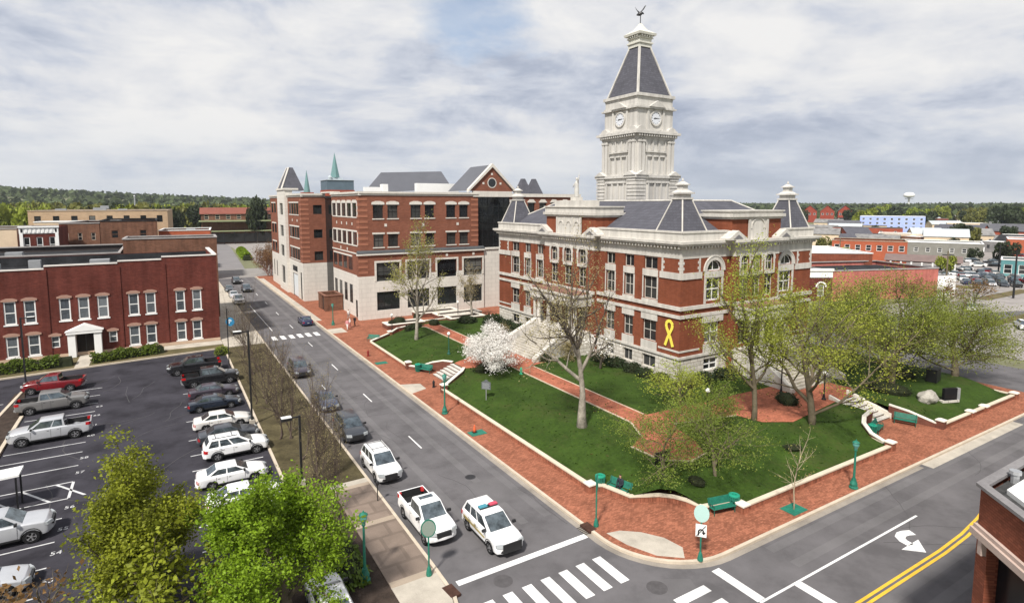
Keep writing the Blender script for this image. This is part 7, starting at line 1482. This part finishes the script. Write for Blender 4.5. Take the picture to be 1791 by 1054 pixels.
# historical marker, monuments, lawn things
t = thing('history_marker', 'grey cast history marker on a post in the street lawn', 'sign', (27.3, 50.2, zt(27.3, 50.2))); f = FR(0, 0, R(-50)); MB().lathe([(.05, 0), (.05, 1.1)], 0, 0, 0, 8).part('post', STEEL, t)
m = MB(); m.fprism(f, [(-.5, 1.1), (.5, 1.1), (.5, 1.85), (.2, 1.95), (.12, 2.1), (-.12, 2.1), (-.2, 1.95), (-.5, 1.85)], -.03, .03); p = m.part('plaque', mat('marker_grey', (.11, .12, .125), .5, .1), t, bevel=.01); m = MB()
for k in range(7): m.fb(f, -.42 + .03 * (k % 2), .42 - .06 * (k % 3), 1.18 + .09 * k, 1.215 + .09 * k, .03, .036)
m.part('raised_lettering', mat('marker_letter', (.30, .32, .33), .5), p)
m = MB(); m.add([], []); t = thing('stone_monument', 'rough pale boulder on the far right lawn beside the black stone', 'monument', (64.4, 26.6, zt(64.4, 26.6))); bm = bmesh.new(); bmesh.ops.create_icosphere(bm, subdivisions=3, radius=1)
for v in bm.verts: v.co *= 1 + .22 * mn.noise(v.co * 1.7); v.co = Vector((v.co.x * 1.15, v.co.y * .8, max(-.1, v.co.z * .75 + .3)))
me = bpy.data.meshes.new('boulder'); bm.to_mesh(me); bm.free(); me.materials.append(RUST); o = bpy.data.objects.new('boulder', me); C.objects.link(o); o.parent = t
me.materials.clear(); me.materials.append(mat('boulder_stone', (.36, .34, .30), .9, .25, 1.5, 6.))
t = thing('stone_monument', 'black polished stone with grey side on the far right lawn', 'monument', (66.6, 25.6, zt(66.6, 25.6)), R(-20)); MB().cb(0, 0, 0, 1.0, .22, .25).part('base', RUST, t); MB().cb(0, 0, .25, .75, .16, 1.45).part('slab', mat('black_granite', (.012, .012, .013), .15, .1), t, bevel=.02); MB().cb(.95, 0, .25, .18, .15, 1.4).part('grey_pillar', STEEL, t)
t = thing('utility_box', 'black cabinet under the wide low tree at the far right', 'utility box', (71.2, 29.0, zt(71.2, 29.0)), R(10)); MB().cb(0, 0, 0, .8, .5, 1.35).part('cabinet', BLACK, t, bevel=.03); MB().cb(0, 0, 1.352, .84, .54, 1.42).part('lid', TRIM, t)
t = thing('lawn_sign', 'small black framed panel on the lawn behind the corner', 'sign', (30.9, 29.6, zt(30.9, 29.6))); MB().cb(0, 0, .3, .75, .05, 1.0).part('panel', BLACK, t)
for s in (-.6, .6): MB().cb(s, .08, 0, .04, .025, 1.0).part('leg', BLACK, t)
# planters in front of the office block
for x0, y0, x1, y1, lb in ((38.5, 96.0, 46.5, 99.0, 'pale-rimmed planter bed nearest the office windows'), (41.6, 88.9, 48.2, 91.9, 'pale-rimmed planter bed nearest the courthouse'), (41.0, 92.6, 49.5, 95.4, 'pale-rimmed planter bed between the other two'), (30.6, 89.4, 37.0, 92.2, 'pale-rimmed planter with dark bushes under the left office windows')):
    t = thing('planter', lb, 'planter', (x0, y0, .15), 0, 'planter beds before the office block'); org = (x0, y0, .15); m = MB(); m.ring(x0, y0, x1, y1, .1, .85, .0, .4); m.part('wall', DBR, t, org); m = MB(); m.ring(x0, y0, x1, y1, .85, .97, .08, .5); m.part('rim', WHC, t, org); m = MB(); m.box(x0 + .3, y0 + .3, .1, x1 - .3, y1 - .3, .78); m.part('soil', MULCH, t, org)
# pay shelter at the left edge
t = thing('pay_shelter', 'white-roofed pay shelter on dark posts at the left picture edge', 'shelter', (-9.95, 49.4, 0)); MB().hexa([(-3.5, -.8, 2.3), (1.0, -.8, 2.45), (1.0, .8, 2.45), (-3.5, .8, 2.3), (-3.5, -.8, 2.4), (1.0, -.8, 2.6), (1.0, .8, 2.6), (-3.5, .8, 2.4)]).part('roof', WHITE, t)
for x, y in ((.8, -.7), (.8, .7), (-2.8, -.7), (-2.8, .7)): MB().cb(x, y, 0, .05, .05, 2.35).part('post', BLACK, t)
MB().cb(-1.4, .2, 0, .35, .3, 1.5).part('kiosk', STEEL, t, bevel=.03); MB().cb(-1.0, -.3, .5, .12, .12, 1.7).part('pay_machine', BLACK, t)
for x, y, h, lb in ((158, 50.4, 10.5, 'thick dark pole on the pale lot at the right picture edge'), (213, 72, 8.5, 'dark utility pole beyond the pale lot'), (150, 60, 10, 'slim pole rising past the right end of the pink wall'), (196, 110, 9, 'slim pole behind the brown shelter')):
    t = thing('utility_pole', lb, 'pole', (x, y, 0), 0, 'poles in the right-hand town'); MB().tube([(0, 0, 0), (0, 0, h)], [.22, .15], 8).part('pole', BLACK if x in (158, 213) else BARK, t); MB().cb(0, 0, h - 1.0, .08, 1.1, h - .8).part('crossarm', BLACK, t)
t = thing('flagpole', 'slim grey mast behind the tan building', 'mast', (-10, 330, 0)); MB().tube([(0, 0, 0), (0, 0, 24)], [.5, .3], 8).part('mast', STEEL, t); MB().lathe([(.5, 24), (.3, 24.4)], 0, 0, 0, 8).part('cap', STEEL, t)
# ================================================================ people
SKIN = mat('skin', (.45, .26, .19), .6, .06)
def person(x, y, z, deg, label, top, legs, hair, pose='walk'):
    T = thing('person', label, 'person', (x, y, z), R(deg)); J = {}; E = []; rad = {}
    def j(n, p, r, par=None):
        J[n] = (len(J), p); rad[n] = r
        if par: E.append((J[par][0], J[n][0]))
    sit = pose == 'sit'; hz = .52 if sit else .92; ln = .1 if sit else 0
    j('hip', (0, 0, hz), .145); j('waist', (0 + ln * .3, 0, hz + .2), .125, 'hip'); j('chest', (ln * .6, 0, hz + .42), .15, 'waist'); j('neck', (ln, 0, hz + .58), .06, 'chest'); j('jaw', (ln + .05, 0, hz + .68), .075, 'neck'); j('head', (ln + .03, 0, hz + .78), .095, 'jaw'); j('crown', (ln, 0, hz + .86), .07, 'head')
    for s in (1, -1):
        q = '%d' % s
        if sit: pts = [('thigh', (.12, s * .1, hz), .10), ('knee', (.46, s * .12, hz + .02), .072), ('ankle', (.50, s * .12, .1), .045), ('toe', (.66, s * .13, .04), .038)]
        else: d = .22 * s; pts = [('thigh', (.02, s * .09, hz - .12), .10), ('knee', (d * .5 + .06, s * .09, .48), .068), ('ankle', (d - .02, s * .09, .09), .045), ('toe', (d + .16, s * .10, .035), .036)]
        pr = 'hip'
        for n, p, r in pts: j(n + q, p, r, pr); pr = n + q
        if sit: pts = [('sh', (ln, s * .19, hz + .5), .068), ('elb', (.16, s * .25, hz + .24), .05), ('wri', (.36, s * .14, hz + .14), .036), ('hand', (.44, s * .10, hz + .10), .04)]
        else: pts = [('sh', (0, s * .19, hz + .5), .068), ('elb', (-.10 * s, s * .25, hz + .24), .05), ('wri', (-.06 * s + .08, s * .26, hz - .01), .035), ('hand', (-.06 * s + .12, s * .26, hz - .11), .038)]
        pr = 'chest'
        for n, p, r in pts: j(n + q, p, r, pr); pr = n + q
    me = bpy.data.meshes.new('figure'); me.from_pydata([v[1] for v in J.values()], E, []); o = bpy.data.objects.new('body', me); C.objects.link(o)
    sk = o.modifiers.new('skin', 'SKIN'); o.modifiers.new('sub', 'SUBSURF').levels = 1
    for n, (i, p) in J.items(): me.skin_vertices[0].data[i].radius = (rad[n], rad[n])
    me.skin_vertices[0].data[0].use_root = True; dg = bpy.context.evaluated_depsgraph_get(); ev = o.evaluated_get(dg); nm = bpy.data.meshes.new_from_object(ev); o.modifiers.clear(); o.data = nm; o.parent = T
    nm.materials.clear()
    for m in (top, legs, SKIN, hair): nm.materials.append(m)
    for p in nm.polygons:
        c = p.center; p.material_index = (3 if (c.z > hz + .80 or (c.z > hz + .66 and c.x < ln - .03)) else 2) if c.z > hz + .60 else (2 if abs(c.y) > .2 and c.z < hz + .04 and not sit else (1 if c.z < hz + .06 and (not sit or abs(c.y) < .2) else 0))
        if c.z < .1: p.material_index = 3
    nm.shade_smooth(); return T
cl = lambda n, c: mat('cloth_' + n, c, .9, .12, 3, 20., .1)
HB = mat('dark_hair', (.02, .015, .012), .7)
person(26.95, 29.62, .15, 16 + 180, 'person in dark jacket sitting on the corner bench', cl('charcoal', (.03, .035, .045)), cl('black', (.015, .015, .018)), HB, 'sit')
person(26.8, 94.9, .15, 200, 'person in black standing by the office corner', cl('black', (.015, .015, .018)), cl('black', (.015, .015, .018)), HB); person(25.8, 94.3, .15, 170, 'person in pale top walking beside the one in black', cl('pale', (.62, .58, .58)), cl('pink', (.45, .16, .17)), HB); person(25.0, 92.9, .15, 230, 'person in pink top nearest the kerb by the zebra', cl('rose', (.55, .25, .26)), cl('white', (.66, .64, .62)), HB); person(27.6, 101.5, .15, 95, 'person in white top walking along the office wall', cl('white', (.66, .64, .62)), cl('grey', (.30, .29, .28)), HB)
# ================================================================ air between us and the hills
hz = MB().box(-4300, -900, -1.5, 5200, 5200, 125); o = hz.part('haze', bpy.data.materials.new('thin_haze')); m = o.data.materials[0]; m.use_nodes = True; t_ = m.node_tree; t_.nodes.clear()
pv = N(t_, 'ShaderNodeVolumePrincipled', i_Density=.00009, i_Anisotropy=.2); pv.inputs['Color'].default_value = (.82, .88, .95, 1); t_.links.new(pv.outputs[0], N(t_, 'ShaderNodeOutputMaterial').inputs['Volume']); o['kind'] = 'stuff'
